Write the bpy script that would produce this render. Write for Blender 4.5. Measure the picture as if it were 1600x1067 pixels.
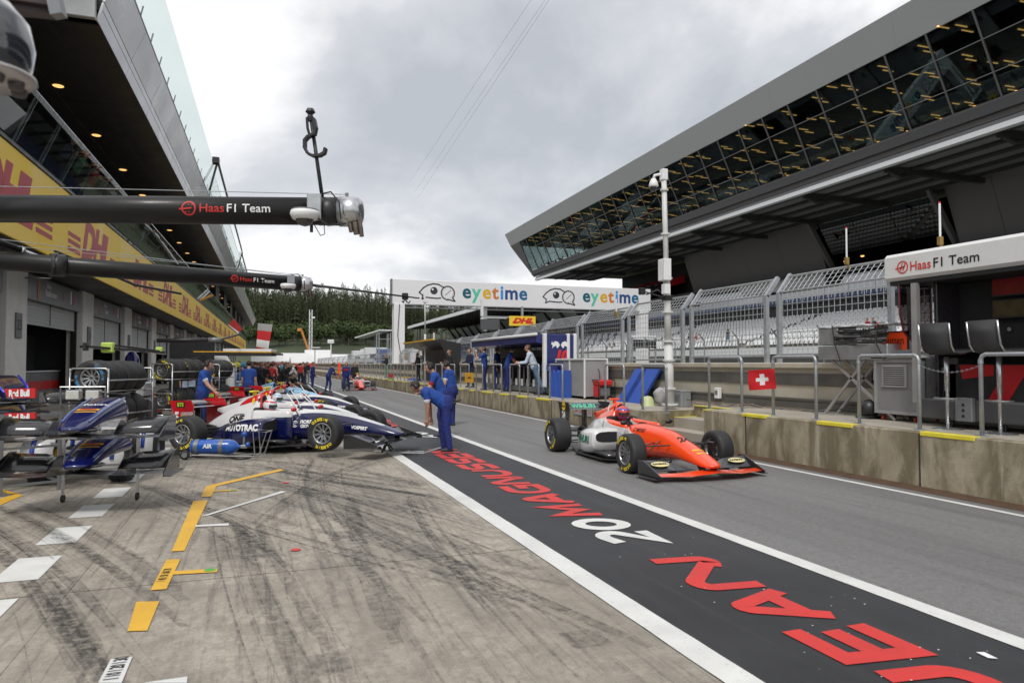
import bpy, bmesh, math, random
import numpy as np
from mathutils import Vector, Matrix
from mathutils.bvhtree import BVHTree
R = math.radians
PI = math.pi
random.seed(7)
np.random.seed(7)
scene = bpy.context.scene
for o in list(bpy.data.objects):
    bpy.data.objects.remove(o)
COL = scene.collection

# ------------------------------------------------------------------ camera
CAMH = 1.7
YAW, PITCH, FPX = R(19.92806), R(1.79642), 1100.0
FWD = Vector((math.sin(YAW)*math.cos(PITCH), math.cos(YAW)*math.cos(PITCH), math.sin(PITCH)))
RGT = Vector((math.cos(YAW), -math.sin(YAW), 0))
UPV = RGT.cross(FWD)
cam_data = bpy.data.cameras.new('camera')
cam = bpy.data.objects.new('camera', cam_data)
COL.objects.link(cam)
cam.matrix_world = Matrix(((RGT.x, UPV.x, -FWD.x, 0), (RGT.y, UPV.y, -FWD.y, 0), (RGT.z, UPV.z, -FWD.z, CAMH), (0, 0, 0, 1)))
cam_data.sensor_width = 36
cam_data.lens = 36*FPX/1600
cam_data.clip_start = 0.05
cam_data.clip_end = 3000
cam_data.dof.use_dof = True
cam_data.dof.focus_distance = 13
cam_data.dof.aperture_fstop = 3.2
scene.camera = cam

# ------------------------------------------------------------------ sky and sun
world = bpy.data.worlds.new('World')
scene.world = world
world.use_nodes = True
wn, wl = world.node_tree.nodes, world.node_tree.links
wn.clear()
w_out = wn.new('ShaderNodeOutputWorld')
sky = wn.new('ShaderNodeTexSky')
sky.sky_type = 'NISHITA'
sky.sun_disc = False
sky.sun_elevation = R(52)
sky.sun_rotation = R(214)
bg1 = wn.new('ShaderNodeBackground'); bg1.inputs[1].default_value = 0.09
wl.new(sky.outputs[0], bg1.inputs[0])
tc = wn.new('ShaderNodeTexCoord')
sep = wn.new('ShaderNodeSeparateXYZ'); wl.new(tc.outputs['Generated'], sep.inputs[0])
def wmath(op, a, b=None):
    n = wn.new('ShaderNodeMath'); n.operation = op
    for i, v in enumerate((a, b)):
        if v is None: continue
        if isinstance(v, (int, float)): n.inputs[i].default_value = v
        else: wl.new(v, n.inputs[i])
    return n.outputs[0]
zz = wmath('ADD', wmath('MAXIMUM', sep.outputs[2], 0.0), 0.40)
comb = wn.new('ShaderNodeCombineXYZ')
wl.new(wmath('DIVIDE', sep.outputs[0], zz), comb.inputs[0])
wl.new(wmath('DIVIDE', sep.outputs[1], zz), comb.inputs[1])
n1 = wn.new('ShaderNodeTexNoise'); n1.inputs['Scale'].default_value = 1.05; n1.inputs['Detail'].default_value = 8; n1.inputs['Roughness'].default_value = 0.55; n1.inputs['Distortion'].default_value = 0.25
mp = wn.new('ShaderNodeMapping'); mp.inputs['Location'].default_value = (3.4, 1.1, 0)
wl.new(comb.outputs[0], mp.inputs[0]); wl.new(mp.outputs[0], n1.inputs['Vector'])
rmp = wn.new('ShaderNodeValToRGB')
el = rmp.color_ramp.elements
el[0].position = 0.37; el[0].color = (0.40, 0.42, 0.455, 1)
el[1].position = 0.535; el[1].color = (0.78, 0.78, 0.785, 1)
e = rmp.color_ramp.elements.new(0.46); e.color = (0.53, 0.545, 0.57, 1)
wl.new(n1.outputs['Fac'], rmp.inputs[0])
bg2 = wn.new('ShaderNodeBackground'); bg2.inputs[1].default_value = 1.0
wl.new(rmp.outputs[0], bg2.inputs[0])
mixw = wn.new('ShaderNodeMixShader'); mixw.inputs[0].default_value = 0.93
wl.new(bg1.outputs[0], mixw.inputs[1]); wl.new(bg2.outputs[0], mixw.inputs[2])
wl.new(mixw.outputs[0], w_out.inputs[0])
sun_d = bpy.data.lights.new('sun', 'SUN')
sun_d.energy = 1.5
sun_d.angle = R(14)
sun_d.color = (1.0, 0.965, 0.92)
sun = bpy.data.objects.new('sun', sun_d); COL.objects.link(sun)
# low-contrast light from high behind the camera's right
sd = Vector((math.sin(R(214))*math.cos(R(52)), math.cos(R(214))*math.cos(R(52)), math.sin(R(52))))
sun.rotation_euler = sd.to_track_quat('Z', 'Y').to_euler()
scene.view_settings.view_transform = 'Standard'
scene.view_settings.look = 'None'
scene.view_settings.exposure = 0.45
scene.view_settings.gamma = 1.0
scene.view_settings.use_curve_mapping = False
scene.render.engine = 'CYCLES'
scene.cycles.max_bounces = 6
scene.cycles.transparent_max_bounces = 16

# ------------------------------------------------------------------ rays: where a picture column meets a real plane
def ray(px, py):
    return FWD + RGT*((px-800)/FPX) - UPV*((py-533.5)/FPX)
def gz(px, py, z=0.0):
    d = ray(px, py); t = (z-CAMH)/d.z
    return Vector((d.x*t, d.y*t, z))
def gx(px, py, X):
    d = ray(px, py); t = X/d.x
    return Vector((X, d.y*t, CAMH+d.z*t))
def gy(px, py, Y):
    d = ray(px, py); t = Y/d.y
    return Vector((d.x*t, Y, CAMH+d.z*t))
def gd(px, py, depth):
    d = ray(px, py)
    return Vector((0, 0, CAMH)) + d*depth

# ------------------------------------------------------------------ materials
MATS = {}
def pbr(name, col, rough=0.6, metal=0.0, var=0.12, scale=4.0, bump=0.0, coat=0.0, bscale=60.0, spec=0.5, emit=None, alpha=None, dirt=0.0):
    if name in MATS: return MATS[name]
    m = bpy.data.materials.new(name); m.use_nodes = True
    nt = m.node_tree; b = nt.nodes['Principled BSDF']
    b.inputs['Base Color'].default_value = (*col, 1)
    b.inputs['Roughness'].default_value = rough
    b.inputs['Metallic'].default_value = metal
    b.inputs['Specular IOR Level'].default_value = spec
    if coat: b.inputs['Coat Weight'].default_value = coat; b.inputs['Coat Roughness'].default_value = 0.06
    if emit: b.inputs['Emission Color'].default_value = (*col, 1); b.inputs['Emission Strength'].default_value = emit
    if var or dirt:
        t = nt.nodes.new('ShaderNodeTexCoord')
        n = nt.nodes.new('ShaderNodeTexNoise'); n.inputs['Scale'].default_value = scale; n.inputs['Detail'].default_value = 6; n.inputs['Roughness'].default_value = 0.62
        nt.links.new(t.outputs['Object'], n.inputs['Vector'])
        r = nt.nodes.new('ShaderNodeMapRange'); r.inputs[1].default_value = 0.3; r.inputs[2].default_value = 0.7
        r.inputs[3].default_value = 1-var; r.inputs[4].default_value = 1+var*0.6
        nt.links.new(n.outputs['Fac'], r.inputs[0])
        x = nt.nodes.new('ShaderNodeMix'); x.data_type = 'RGBA'; x.blend_type = 'MULTIPLY'; x.inputs[0].default_value = 1
        x.inputs[6].default_value = (*col, 1); nt.links.new(r.outputs[0], x.inputs[7])
        nt.links.new(x.outputs[2], b.inputs['Base Color'])
        r2 = nt.nodes.new('ShaderNodeMapRange'); r2.inputs[1].default_value = 0.3; r2.inputs[2].default_value = 0.7
        r2.inputs[3].default_value = rough*0.8; r2.inputs[4].default_value = min(1, rough*1.25)
        nt.links.new(n.outputs['Fac'], r2.inputs[0]); nt.links.new(r2.outputs[0], b.inputs['Roughness'])
    if bump:
        t = nt.nodes.new('ShaderNodeTexCoord')
        n = nt.nodes.new('ShaderNodeTexNoise'); n.inputs['Scale'].default_value = bscale; n.inputs['Detail'].default_value = 4
        nt.links.new(t.outputs['Object'], n.inputs['Vector'])
        bu = nt.nodes.new('ShaderNodeBump'); bu.inputs['Strength'].default_value = bump; bu.inputs['Distance'].default_value = 0.02
        nt.links.new(n.outputs['Fac'], bu.inputs['Height']); nt.links.new(bu.outputs[0], b.inputs['Normal'])
    MATS[name] = m
    return m

def glass(name, tint=(0.5, 0.6, 0.6), trans=0.5, ior=1.5, gl=0.08):
    if name in MATS: return MATS[name]
    m = bpy.data.materials.new(name); m.use_nodes = True
    nt = m.node_tree; nt.nodes.clear()
    out = nt.nodes.new('ShaderNodeOutputMaterial')
    tr = nt.nodes.new('ShaderNodeBsdfTransparent'); tr.inputs[0].default_value = (tint[0]*trans, tint[1]*trans, tint[2]*trans, 1)
    g = nt.nodes.new('ShaderNodeBsdfGlossy'); g.inputs[0].default_value = (0.92, 0.95, 0.97, 1); g.inputs[1].default_value = 0.01
    f = nt.nodes.new('ShaderNodeFresnel'); f.inputs[0].default_value = ior
    a = nt.nodes.new('ShaderNodeMath'); a.operation = 'ADD'; a.inputs[1].default_value = gl; a.use_clamp = True
    nt.links.new(f.outputs[0], a.inputs[0])
    ge = nt.nodes.new('ShaderNodeNewGeometry'); iv = nt.nodes.new('ShaderNodeMath'); iv.operation = 'SUBTRACT'; iv.inputs[0].default_value = 1.0
    nt.links.new(ge.outputs['Backfacing'], iv.inputs[1])
    mu = nt.nodes.new('ShaderNodeMath'); mu.operation = 'MULTIPLY'; nt.links.new(a.outputs[0], mu.inputs[0]); nt.links.new(iv.outputs[0], mu.inputs[1])
    x = nt.nodes.new('ShaderNodeMixShader')
    nt.links.new(mu.outputs[0], x.inputs[0]); nt.links.new(tr.outputs[0], x.inputs[1]); nt.links.new(g.outputs[0], x.inputs[2])
    nt.links.new(x.outputs[0], out.inputs[0])
    MATS[name] = m
    return m

# ------------------------------------------------------------------ mesh builder
class MB:
    def __init__(s):
        s.v = []; s.f = []; s.m = []; s.M = Matrix.Identity(4); s.mi = 0; s.sm = []; s.smooth = False
    def add(s, vs, fs, mi=None):
        o = len(s.v); M = s.M
        for p in vs:
            q = M @ Vector(p); s.v.append((q.x, q.y, q.z))
        for f in fs:
            s.f.append(tuple(i+o for i in f)); s.m.append(s.mi if mi is None else mi); s.sm.append(s.smooth)
        return s
    def box(s, x0, y0, z0, x1, y1, z1, mi=None):
        v = [(x0,y0,z0),(x1,y0,z0),(x1,y1,z0),(x0,y1,z0),(x0,y0,z1),(x1,y0,z1),(x1,y1,z1),(x0,y1,z1)]
        return s.add(v, [(3,2,1,0),(4,5,6,7),(0,1,5,4),(1,2,6,5),(2,3,7,6),(3,0,4,7)], mi)
    def cbox(s, x0, y0, z0, x1, y1, z1, c=0.01, mi=None):
        # chamfered box
        vs = []; idx = {}
        X, Y, Z = (x0, x1), (y0, y1), (z0, z1)
        for i in (0, 1):
            for j in (0, 1):
                for k in (0, 1):
                    for a in range(3):
                        p = [X[i], Y[j], Z[k]]; sg = [1-2*i, 1-2*j, 1-2*k]
                        for b in range(3):
                            if b != a: p[b] += sg[b]*c
                        idx[(i, j, k, a)] = len(vs); vs.append(tuple(p))
        fs = []
        for i in (0, 1):
            fs.append([idx[(i,0,0,0)], idx[(i,1,0,0)], idx[(i,1,1,0)], idx[(i,0,1,0)]])
            fs.append([idx[(0,i,0,1)], idx[(1,i,0,1)], idx[(1,i,1,1)], idx[(0,i,1,1)]])
            fs.append([idx[(0,0,i,2)], idx[(1,0,i,2)], idx[(1,1,i,2)], idx[(0,1,i,2)]])
            for j in (0, 1):
                fs.append([idx[(i,j,0,0)], idx[(i,j,1,0)], idx[(i,j,1,1)], idx[(i,j,0,1)]])
                fs.append([idx[(i,0,j,0)], idx[(i,1,j,0)], idx[(i,1,j,2)], idx[(i,0,j,2)]])
                fs.append([idx[(0,i,j,1)], idx[(1,i,j,1)], idx[(1,i,j,2)], idx[(0,i,j,2)]])
                for k in (0, 1):
                    fs.append([idx[(i,j,k,0)], idx[(i,j,k,1)], idx[(i,j,k,2)]])
        return s.add(vs, fs, mi)
    def loft(s, secs, closed=True, caps=True, mi=None):
        n = len(secs[0]); vs = [p for q in secs for p in q]; fs = []
        for i in range(len(secs)-1):
            for j in range(n if closed else n-1):
                k = (j+1) % n
                fs.append((i*n+j, i*n+k, (i+1)*n+k, (i+1)*n+j))
        if caps and closed:
            fs.append(tuple(range(n))[::-1]); fs.append(tuple((len(secs)-1)*n+j for j in range(n)))
        return s.add(vs, fs, mi)
    def tube(s, pts, r, n=8, mi=None, caps=True, sq=False):
        pts = [Vector(p) for p in pts]; secs = []
        up = None
        for i, p in enumerate(pts):
            if i == 0: d = pts[1]-p
            elif i == len(pts)-1: d = p-pts[i-1]
            else: d = (pts[i+1]-p).normalized()+(p-pts[i-1]).normalized()
            d.normalize()
            if up is None:
                up = Vector((0, 0, 1)) if abs(d.z) < 0.9 else Vector((1, 0, 0))
            a = d.cross(up)
            if a.length < 1e-4: a = d.cross(Vector((0, 1, 0)))
            a.normalize(); b = a.cross(d); up = b
            rr = r[i] if isinstance(r, (list, tuple)) else r
            secs.append([p+a*(rr*math.cos(2*PI*(k+.5)/n))+b*(rr*math.sin(2*PI*(k+.5)/n)) for k in range(n)])
        return s.loft(secs, True, caps, mi)
    def bar(s, a, b, w, h, mi=None, upv=(0, 0, 1)):
        a, b = Vector(a), Vector(b); d = (b-a).normalized(); u = Vector(upv)
        sx = d.cross(u)
        if sx.length < 1e-3: sx = d.cross(Vector((1, 0, 0)))
        sx.normalize(); u = sx.cross(d)
        sec = lambda p: [p+sx*w/2+u*h/2, p-sx*w/2+u*h/2, p-sx*w/2-u*h/2, p+sx*w/2-u*h/2]
        return s.loft([sec(a), sec(b)], True, True, mi)
    def lathe(s, prof, n=24, axis='z', mi=None, close=False):
        secs = []
        for k in range(n):
            a = 2*PI*k/n; c, d = math.cos(a), math.sin(a)
            if axis == 'z': secs.append([(r*c, r*d, h) for r, h in prof])
            elif axis == 'y': secs.append([(r*c, h, r*d) for r, h in prof])
            else: secs.append([(h, r*c, r*d) for r, h in prof])
        m = len(prof); vs = [p for q in secs for p in q]; fs = []
        for k in range(n):
            l = (k+1) % n
            for j in range(m if close else m-1):
                jj = (j+1) % m
                fs.append((k*m+j, l*m+j, l*m+jj, k*m+jj))
        return s.add(vs, fs, mi)
    def prism(s, poly, z0, z1, plane='xy', mi=None):
        def P(a, b, h): return (a, b, h) if plane == 'xy' else ((a, h, b) if plane == 'xz' else (h, a, b))
        n = len(poly)
        vs = [P(a, b, z0) for a, b in poly]+[P(a, b, z1) for a, b in poly]
        fs = [tuple(range(n))[::-1], tuple(range(n, 2*n))]+[(i, (i+1) % n, n+(i+1) % n, n+i) for i in range(n)]
        return s.add(vs, fs, mi)
    def ball(s, c, r, n=12, mi=None, sc=(1, 1, 1)):
        m = max(4, n//2)
        vs = []; fs = []
        for i in range(m+1):
            t = PI*i/m
            for j in range(n):
                p = 2*PI*j/n
                vs.append((c[0]+r*sc[0]*math.sin(t)*math.cos(p), c[1]+r*sc[1]*math.sin(t)*math.sin(p), c[2]+r*sc[2]*math.cos(t)))
        for i in range(m):
            for j in range(n):
                k = (j+1) % n; fs.append((i*n+j, (i+1)*n+j, (i+1)*n+k, i*n+k))
        return s.add(vs, fs, mi)
    def quad(s, a, b, c, d, mi=None):
        return s.add([a, b, c, d], [(0, 1, 2, 3)], mi)
    def mesh(s, name, mats):
        me = bpy.data.meshes.new(name)
        me.from_pydata(s.v, [], s.f)
        for m in (mats if isinstance(mats, (list, tuple)) else [mats]): me.materials.append(m)
        me.polygons.foreach_set('material_index', s.m)
        me.polygons.foreach_set('use_smooth', s.sm)
        me.update()
        return me
    def build(s, name, mats, parent=None, recalc=False):
        me = s.mesh(name, mats)
        if recalc:
            bm = bmesh.new(); bm.from_mesh(me); bmesh.ops.remove_doubles(bm, verts=bm.verts, dist=1e-5)
            bmesh.ops.recalc_face_normals(bm, faces=bm.faces); bm.to_mesh(me); bm.free()
        return put(name, me, parent)

def put(name, me, parent=None, M=None):
    o = bpy.data.objects.new(name, me); COL.objects.link(o)
    if parent is not None: o.parent = parent
    if M is not None: o.matrix_local = M
    return o
def tag(o, label=None, cat=None, group=None, kind=None):
    if label: o['label'] = label
    if cat: o['category'] = cat
    if group: o['group'] = group
    if kind: o['kind'] = kind
    return o
def thing(name, label, cat, loc=(0, 0, 0), rz=0.0, group=None):
    o = bpy.data.objects.new(name, None); COL.objects.link(o)
    o.location = loc; o.rotation_euler = (0, 0, rz); o.empty_display_size = 0.2
    return tag(o, label, cat, group)
def kids(o): return [c for c in bpy.data.objects if c.parent == o]
CH = {}
def copy_thing(o, loc, rz=None, label=None, tree=None):
    tree = tree or [(c, kids(c)) for c in kids(o)]
    n = o.copy(); COL.objects.link(n); n.location = loc
    if rz is not None: n.rotation_euler = (0, 0, rz)
    if label: n['label'] = label
    for c, gs in tree:
        d = c.copy(); COL.objects.link(d); d.parent = n
        for g in gs:
            h = g.copy(); COL.objects.link(h); h.parent = d
    return n
TXT = {}
def text_mesh(s, size=1.0, bold=0.0, depth=0.0, shear=0.0, align='CENTER', sx=1.0, space=1.0):
    key = (s, size, bold, depth, shear, align, sx, space)
    if key in TXT: return TXT[key]
    cu = bpy.data.curves.new('t', 'FONT'); cu.body = s; cu.size = size; cu.offset = bold; cu.extrude = depth; cu.shear = shear
    cu.align_x = align; cu.align_y = 'CENTER'; cu.resolution_u = 3; cu.space_character = space
    o = bpy.data.objects.new('t', cu); COL.objects.link(o)
    bpy.context.view_layer.update()
    me = bpy.data.meshes.new_from_object(o.evaluated_get(bpy.context.evaluated_depsgraph_get()))
    bpy.data.objects.remove(o); bpy.data.curves.remove(cu)
    if sx != 1.0:
        for v in me.vertices: v.co.x *= sx
    TXT[key] = me
    return me
def frame(origin, xd, yd):
    x = Vector(xd).normalized(); y = Vector(yd); y = (y-x*y.dot(x)).normalized(); z = x.cross(y)
    return Matrix(((x.x, y.x, z.x, origin[0]), (x.y, y.y, z.y, origin[1]), (x.z, y.z, z.z, origin[2]), (0, 0, 0, 1)))
def text(name, s, origin, xd, yd, mat, parent=None, **k):
    me = text_mesh(s, **k).copy(); me.name = name; me.materials.clear(); me.materials.append(mat)
    return put(name, me, parent, frame(origin, xd, yd))
def text_on(name, s, origin, xd, yd, mat, parent, bvh, off=0.005, **k):
    # lettering wrapped on to a curved surface: every vertex is dropped along the text normal
    me = text_mesh(s, **k).copy(); me.name = name; me.materials.clear(); me.materials.append(mat)
    bm = bmesh.new(); bm.from_mesh(me)
    bmesh.ops.triangulate(bm, faces=bm.faces)
    for _ in range(2):
        le = [e for e in bm.edges if e.calc_length() > 0.06]
        if le: bmesh.ops.subdivide_edges(bm, edges=le, cuts=1)
    F = frame(origin, xd, yd); n = F.to_3x3().col[2]
    for v in bm.verts:
        p = F @ v.co
        hit = bvh.ray_cast(p+n*0.6, -n)
        v.co = hit[0]+n*off if hit[0] is not None else p
        v.select = hit[0] is None
    bmesh.ops.delete(bm, geom=[v for v in bm.verts if v.select], context='VERTS')
    bm.to_mesh(me); bm.free()
    return put(name, me, parent)
M_white = pbr('white_paint', (0.72, 0.72, 0.72), 0.45, var=0.05)
M_black = pbr('black_plastic', (0.018, 0.018, 0.02), 0.4, var=0.2)
M_carbon = pbr('carbon_fibre', (0.02, 0.02, 0.022), 0.22, var=0.25, coat=0.6, scale=12)
M_rubber = pbr('tyre_rubber', (0.022, 0.022, 0.023), 0.62, var=0.25, bump=0.15, scale=9)
M_galv = pbr('galvanised_steel', (0.40, 0.42, 0.44), 0.45, metal=0.6, var=0.2, scale=9)
M_steel = pbr('bright_steel', (0.55, 0.56, 0.57), 0.28, metal=0.9, var=0.1)
M_yellow = pbr('yellow_paint', (0.75, 0.50, 0.03), 0.55, var=0.18, scale=7)
M_red = pbr('red_paint', (0.55, 0.02, 0.02), 0.4, var=0.08)
M_txtblack = pbr('print_black', (0.012, 0.012, 0.014), 0.5, var=0)
M_txtwhite = pbr('print_white', (0.78, 0.78, 0.78), 0.5, var=0)
M_txtred = pbr('print_red', (0.58, 0.03, 0.025), 0.5, var=0)
M_blue = pbr('blue_paint', (0.02, 0.045, 0.32), 0.35, var=0.1)
M_navy = pbr('navy_paint', (0.008, 0.014, 0.10), 0.28, coat=0.5, var=0.05)
M_grey = pbr('grey_metal', (0.20, 0.21, 0.22), 0.4, metal=0.3, var=0.1)
M_dark = pbr('dark_interior', (0.012, 0.012, 0.013), 0.7, var=0.2)
# ================================================================== GROUND
def ground_mat(name, base, dark, kind):
    m = bpy.data.materials.new(name); m.use_nodes = True
    nt = m.node_tree; N = nt.nodes; L = nt.links; b = N['Principled BSDF']
    t = N.new('ShaderNodeTexCoord')
    geo = N.new('ShaderNodeNewGeometry')
    P = geo.outputs['Position']
    def noise(scale, stretch=(1, 1, 1), detail=5, rough=0.6, dist=0.0):
        mpn = N.new('ShaderNodeMapping'); mpn.inputs['Scale'].default_value = stretch
        L.new(P, mpn.inputs[0])
        n = N.new('ShaderNodeTexNoise'); n.inputs['Scale'].default_value = scale; n.inputs['Detail'].default_value = detail
        n.inputs['Roughness'].default_value = rough; n.inputs['Distortion'].default_value = dist
        L.new(mpn.outputs[0], n.inputs['Vector']); return n.outputs['Fac']
    def mr(v, a, c, lo, hi):
        r = N.new('ShaderNodeMapRange'); r.inputs[1].default_value = a; r.inputs[2].default_value = c
        r.inputs[3].default_value = lo; r.inputs[4].default_value = hi; L.new(v, r.inputs[0]); return r.outputs[0]
    def mul(a, c):
        x = N.new('ShaderNodeMath'); x.operation = 'MULTIPLY'
        for i, v in enumerate((a, c)):
            if isinstance(v, float): x.inputs[i].default_value = v
            else: L.new(v, x.inputs[i])
        return x.outputs[0]
    def mix(f, a, c):
        x = N.new('ShaderNodeMix'); x.data_type = 'RGBA'
        if isinstance(f, float): x.inputs[0].default_value = f
        else: L.new(f, x.inputs[0])
        for i, v in ((6, a), (7, c)):
            if isinstance(v, tuple): x.inputs[i].default_value = (*v, 1)
            else: L.new(v, x.inputs[i])
        return x.outputs[2]
    if kind == 'concrete':
        c = mix(mr(noise(0.55, (1, 0.7, 1), 6, 0.62), 0.36, 0.66, 0, 1), tuple(x*0.70 for x in base), tuple(x*1.14 for x in base))
        c = mix(mr(noise(3.2, detail=6, rough=.7), 0.42, 0.64, 0, 0.7), c, tuple(x*0.52 for x in base))
        c = mix(mr(noise(17, (1, .5, 1), detail=5, rough=.75), 0.47, 0.62, 0, 0.62), c, tuple(x*0.50 for x in base))
        # rubber laid down in streaks along the lane, broken by the grain of the concrete
        st = mul(mr(noise(1.6, (2.4, 0.16, 1), 5, 0.6, 0.6), 0.50, 0.66, 0, 1), mr(noise(0.35, (1, 0.6, 1), 3), 0.42, 0.60, 0, 1))
        st2 = mul(mr(noise(2.6, (6.0, 0.22, 1), 4, 0.7, 0.35), 0.52, 0.62, 0, 1), mr(noise(16, (1, 1, 1), 3, 0.8), 0.36, 0.56, 0.15, 1))
        c = mix(mul(st, 0.55), c, dark)
        c = mix(mul(st2, 0.55), c, dark)
        fine = noise(26, (0.5, 1.6, 1), 5, 0.85)
        c = mix(mr(fine, 0.46, 0.66, 0, 0.55), c, tuple(x*0.38 for x in base))
        c = mix(mr(noise(110, detail=2), 0.55, 0.75, 0, 0.35), c, tuple(x*1.35 for x in base))
        rg = 0.78; bs, bst = 90, 0.28
    elif kind == 'asphalt':
        c = mix(mr(noise(0.5, (1.5, 0.12, 1), 5), 0.35, 0.68, 0, 1), tuple(x*0.82 for x in base), tuple(x*1.16 for x in base))
        c = mix(mr(noise(1.5, (2.0, 0.07, 1), 4, 0.6, 0.2), 0.50, 0.70, 0, 0.65), c, dark)
        sp = N.new('ShaderNodeTexVoronoi'); sp.inputs['Scale'].default_value = 95; L.new(P, sp.inputs['Vector'])
        c = mix(mr(sp.outputs['Distance'], 0.05, 0.5, 0.45, 0.0), c, tuple(x*1.9 for x in base))
        c = mix(mr(noise(18, (1, .8, 1), detail=7, rough=0.9), 0.46, 0.62, 0, 0.6), c, tuple(x*0.48 for x in base))
        c = mix(mr(noise(60, detail=3, rough=0.9), 0.5, 0.72, 0, 0.6), c, tuple(x*0.45 for x in base))
        rg = 0.72; bs, bst = 130, 0.5
    else:
        c = mix(mr(noise(0.8, detail=6), 0.35, 0.7, 0, 1), tuple(x*0.75 for x in base), tuple(x*1.35 for x in base))
        c = mix(mr(noise(2.0, (3, 0.1, 1), 5), 0.52, 0.72, 0, 0.45), c, dark)
        c = mix(mr(noise(85, detail=3, rough=0.85), 0.60, 0.74, 0, 0.5), c, tuple(x*2.4 for x in base))
        rg = 0.6; bs, bst = 110, 0.45
    L.new(c, b.inputs['Base Color'])
    b.inputs['Roughness'].default_value = rg
    bu = N.new('ShaderNodeBump'); bu.inputs['Strength'].default_value = bst; bu.inputs['Distance'].default_value = 0.012
    L.new(noise(bs, detail=4, rough=0.75), bu.inputs['Height']); L.new(bu.outputs[0], b.inputs['Normal'])
    return m
M_conc = ground_mat('apron_concrete', (0.43, 0.385, 0.320), (0.055, 0.052, 0.050), 'concrete')
M_asph = ground_mat('lane_asphalt', (0.185, 0.182, 0.181), (0.07, 0.069, 0.07), 'asphalt')
M_blk = ground_mat('black_lane_paint', (0.026, 0.027, 0.031), (0.055, 0.055, 0.058), 'paint')

def paint_mat(name, col, worn, amount=0.25):
    m = pbr(name, col, 0.55, var=0.10, scale=3)
    nt = m.node_tree; N = nt.nodes; L = nt.links; b = N['Principled BSDF']
    src = b.inputs['Base Color'].links[0].from_socket
    g = N.new('ShaderNodeNewGeometry'); n = N.new('ShaderNodeTexNoise'); n.inputs['Scale'].default_value = 24; n.inputs['Detail'].default_value = 6; n.inputs['Roughness'].default_value = 0.75
    L.new(g.outputs['Position'], n.inputs['Vector'])
    r = N.new('ShaderNodeMapRange'); r.inputs[1].default_value = 0.56; r.inputs[2].default_value = 0.68; r.inputs[3].default_value = 0; r.inputs[4].default_value = amount
    L.new(n.outputs['Fac'], r.inputs[0])
    x = N.new('ShaderNodeMix'); x.data_type = 'RGBA'; L.new(r.outputs[0], x.inputs[0]); L.new(src, x.inputs[6]); x.inputs[7].default_value = (*worn, 1)
    L.new(x.outputs[2], b.inputs['Base Color'])
    return m
M_pwhite = paint_mat('road_paint_white', (0.66, 0.66, 0.64), (0.30, 0.28, 0.25), 0.45)
M_pyellow = paint_mat('road_paint_yellow', (0.70, 0.40, 0.035), (0.20, 0.15, 0.08), 0.4)
M_pred = paint_mat('road_paint_red', (0.60, 0.035, 0.03), (0.05, 0.03, 0.03), 0.4)

def sheet(name, x0, y0, x1, y1, z, mat, parent=None, nx=1, ny=1):
    mb = MB()
    for i in range(nx):
        for j in range(ny):
            a, b_ = x0+(x1-x0)*i/nx, x0+(x1-x0)*(i+1)/nx
            c, d = y0+(y1-y0)*j/ny, y0+(y1-y0)*(j+1)/ny
            mb.quad((a, c, z), (b_, c, z), (b_, d, z), (a, d, z))
    return mb.build(name, mat, parent)
M_earth = pbr('far_ground', (0.10, 0.12, 0.06), 0.95, var=0.3, scale=0.05)
g0 = sheet('ground', -1500, -300, 1500, 2200, -0.06, M_earth); tag(g0, kind='structure')
M_joint = pbr('joint_filler', (0.03, 0.027, 0.024), 0.9, var=0.2)
apron = sheet('apron', -9.0, -6, 2.36, 330, -0.012, M_joint); tag(apron, kind='structure')
# concrete slabs with recessed joints; joint rows at Y = 6.1 and every 7.6 m on
xs = [-9.0, -1.30, 2.36]
ys = [-6, -1.5, 6.1, 13.7, 21.3, 28.9, 44, 60, 90, 330]
for i in range(len(xs)-1):
    for j in range(len(ys)-1):
        mb = MB(); g = 0.011
        dz = random.uniform(-0.0015, 0.0015)
        y0, y1 = ys[j]+g, ys[j+1]-g
        x0, x1 = xs[i]+(.0015 if i else 0), xs[i+1]-(0.0015 if i == 0 else 0)
        mb.quad((x0, y0, dz), (x1, y0, dz), (x1, y1, dz), (x0, y1, dz))
        mb.quad((x0, y0, dz), (x1, y0, dz), (x1, y0, -0.011), (x0, y0, -0.011))
        mb.quad((x0, y1, dz), (x1, y1, dz), (x1, y1, -0.011), (x0, y1, -0.011))
        mb.build('slab', M_conc, apron)
strip = sheet('garage_name_strip', 2.36, -6, 4.36, 330, 0.0, M_blk); tag(strip, kind='structure')
lane = sheet('pit_lane', 4.36, -6, 8.30, 330, 0.0, M_asph); tag(lane, kind='structure')
kerb = sheet('gutter', 8.302, -6, 9.2, 330, 0.002, pbr('rusty_gutter', (0.085, 0.045, 0.025), 0.9, var=0.4, scale=6)); tag(kerb, kind='structure')
def line(name, x0, x1, y0, y1, z=0.005, mat=None, jag=0.0):
    mb = MB(); n = 1 if not jag else int((y1-y0)/0.25)
    ed = []
    for k in range(n+1):
        y = y0+(y1-y0)*k/n
        ed.append(((x0+random.uniform(-jag, jag), y, z), (x1+random.uniform(-jag, jag), y, z)))
    for k in range(n): mb.quad(ed[k][0], ed[k][1], ed[k+1][1], ed[k+1][0])
    o = mb.build(name, mat or M_pwhite); tag(o, kind='structure'); return o
line('lane_line', 2.36, 2.56, -6, 60, jag=0.003)
line('lane_line', 4.30, 4.47, -6, 330, 0.0052, jag=0.003)
line('lane_line', 8.00, 8.10, -6, 330, 0.0052, jag=0.002)
for k in range(-1, 60):
    y = 4.1+k*1.22 + (0 if k < 6 else (k-6)*0.0)
    line('dash_line', -1.93, -1.60, y+0.0, y+0.74, 0.0048)

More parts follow.
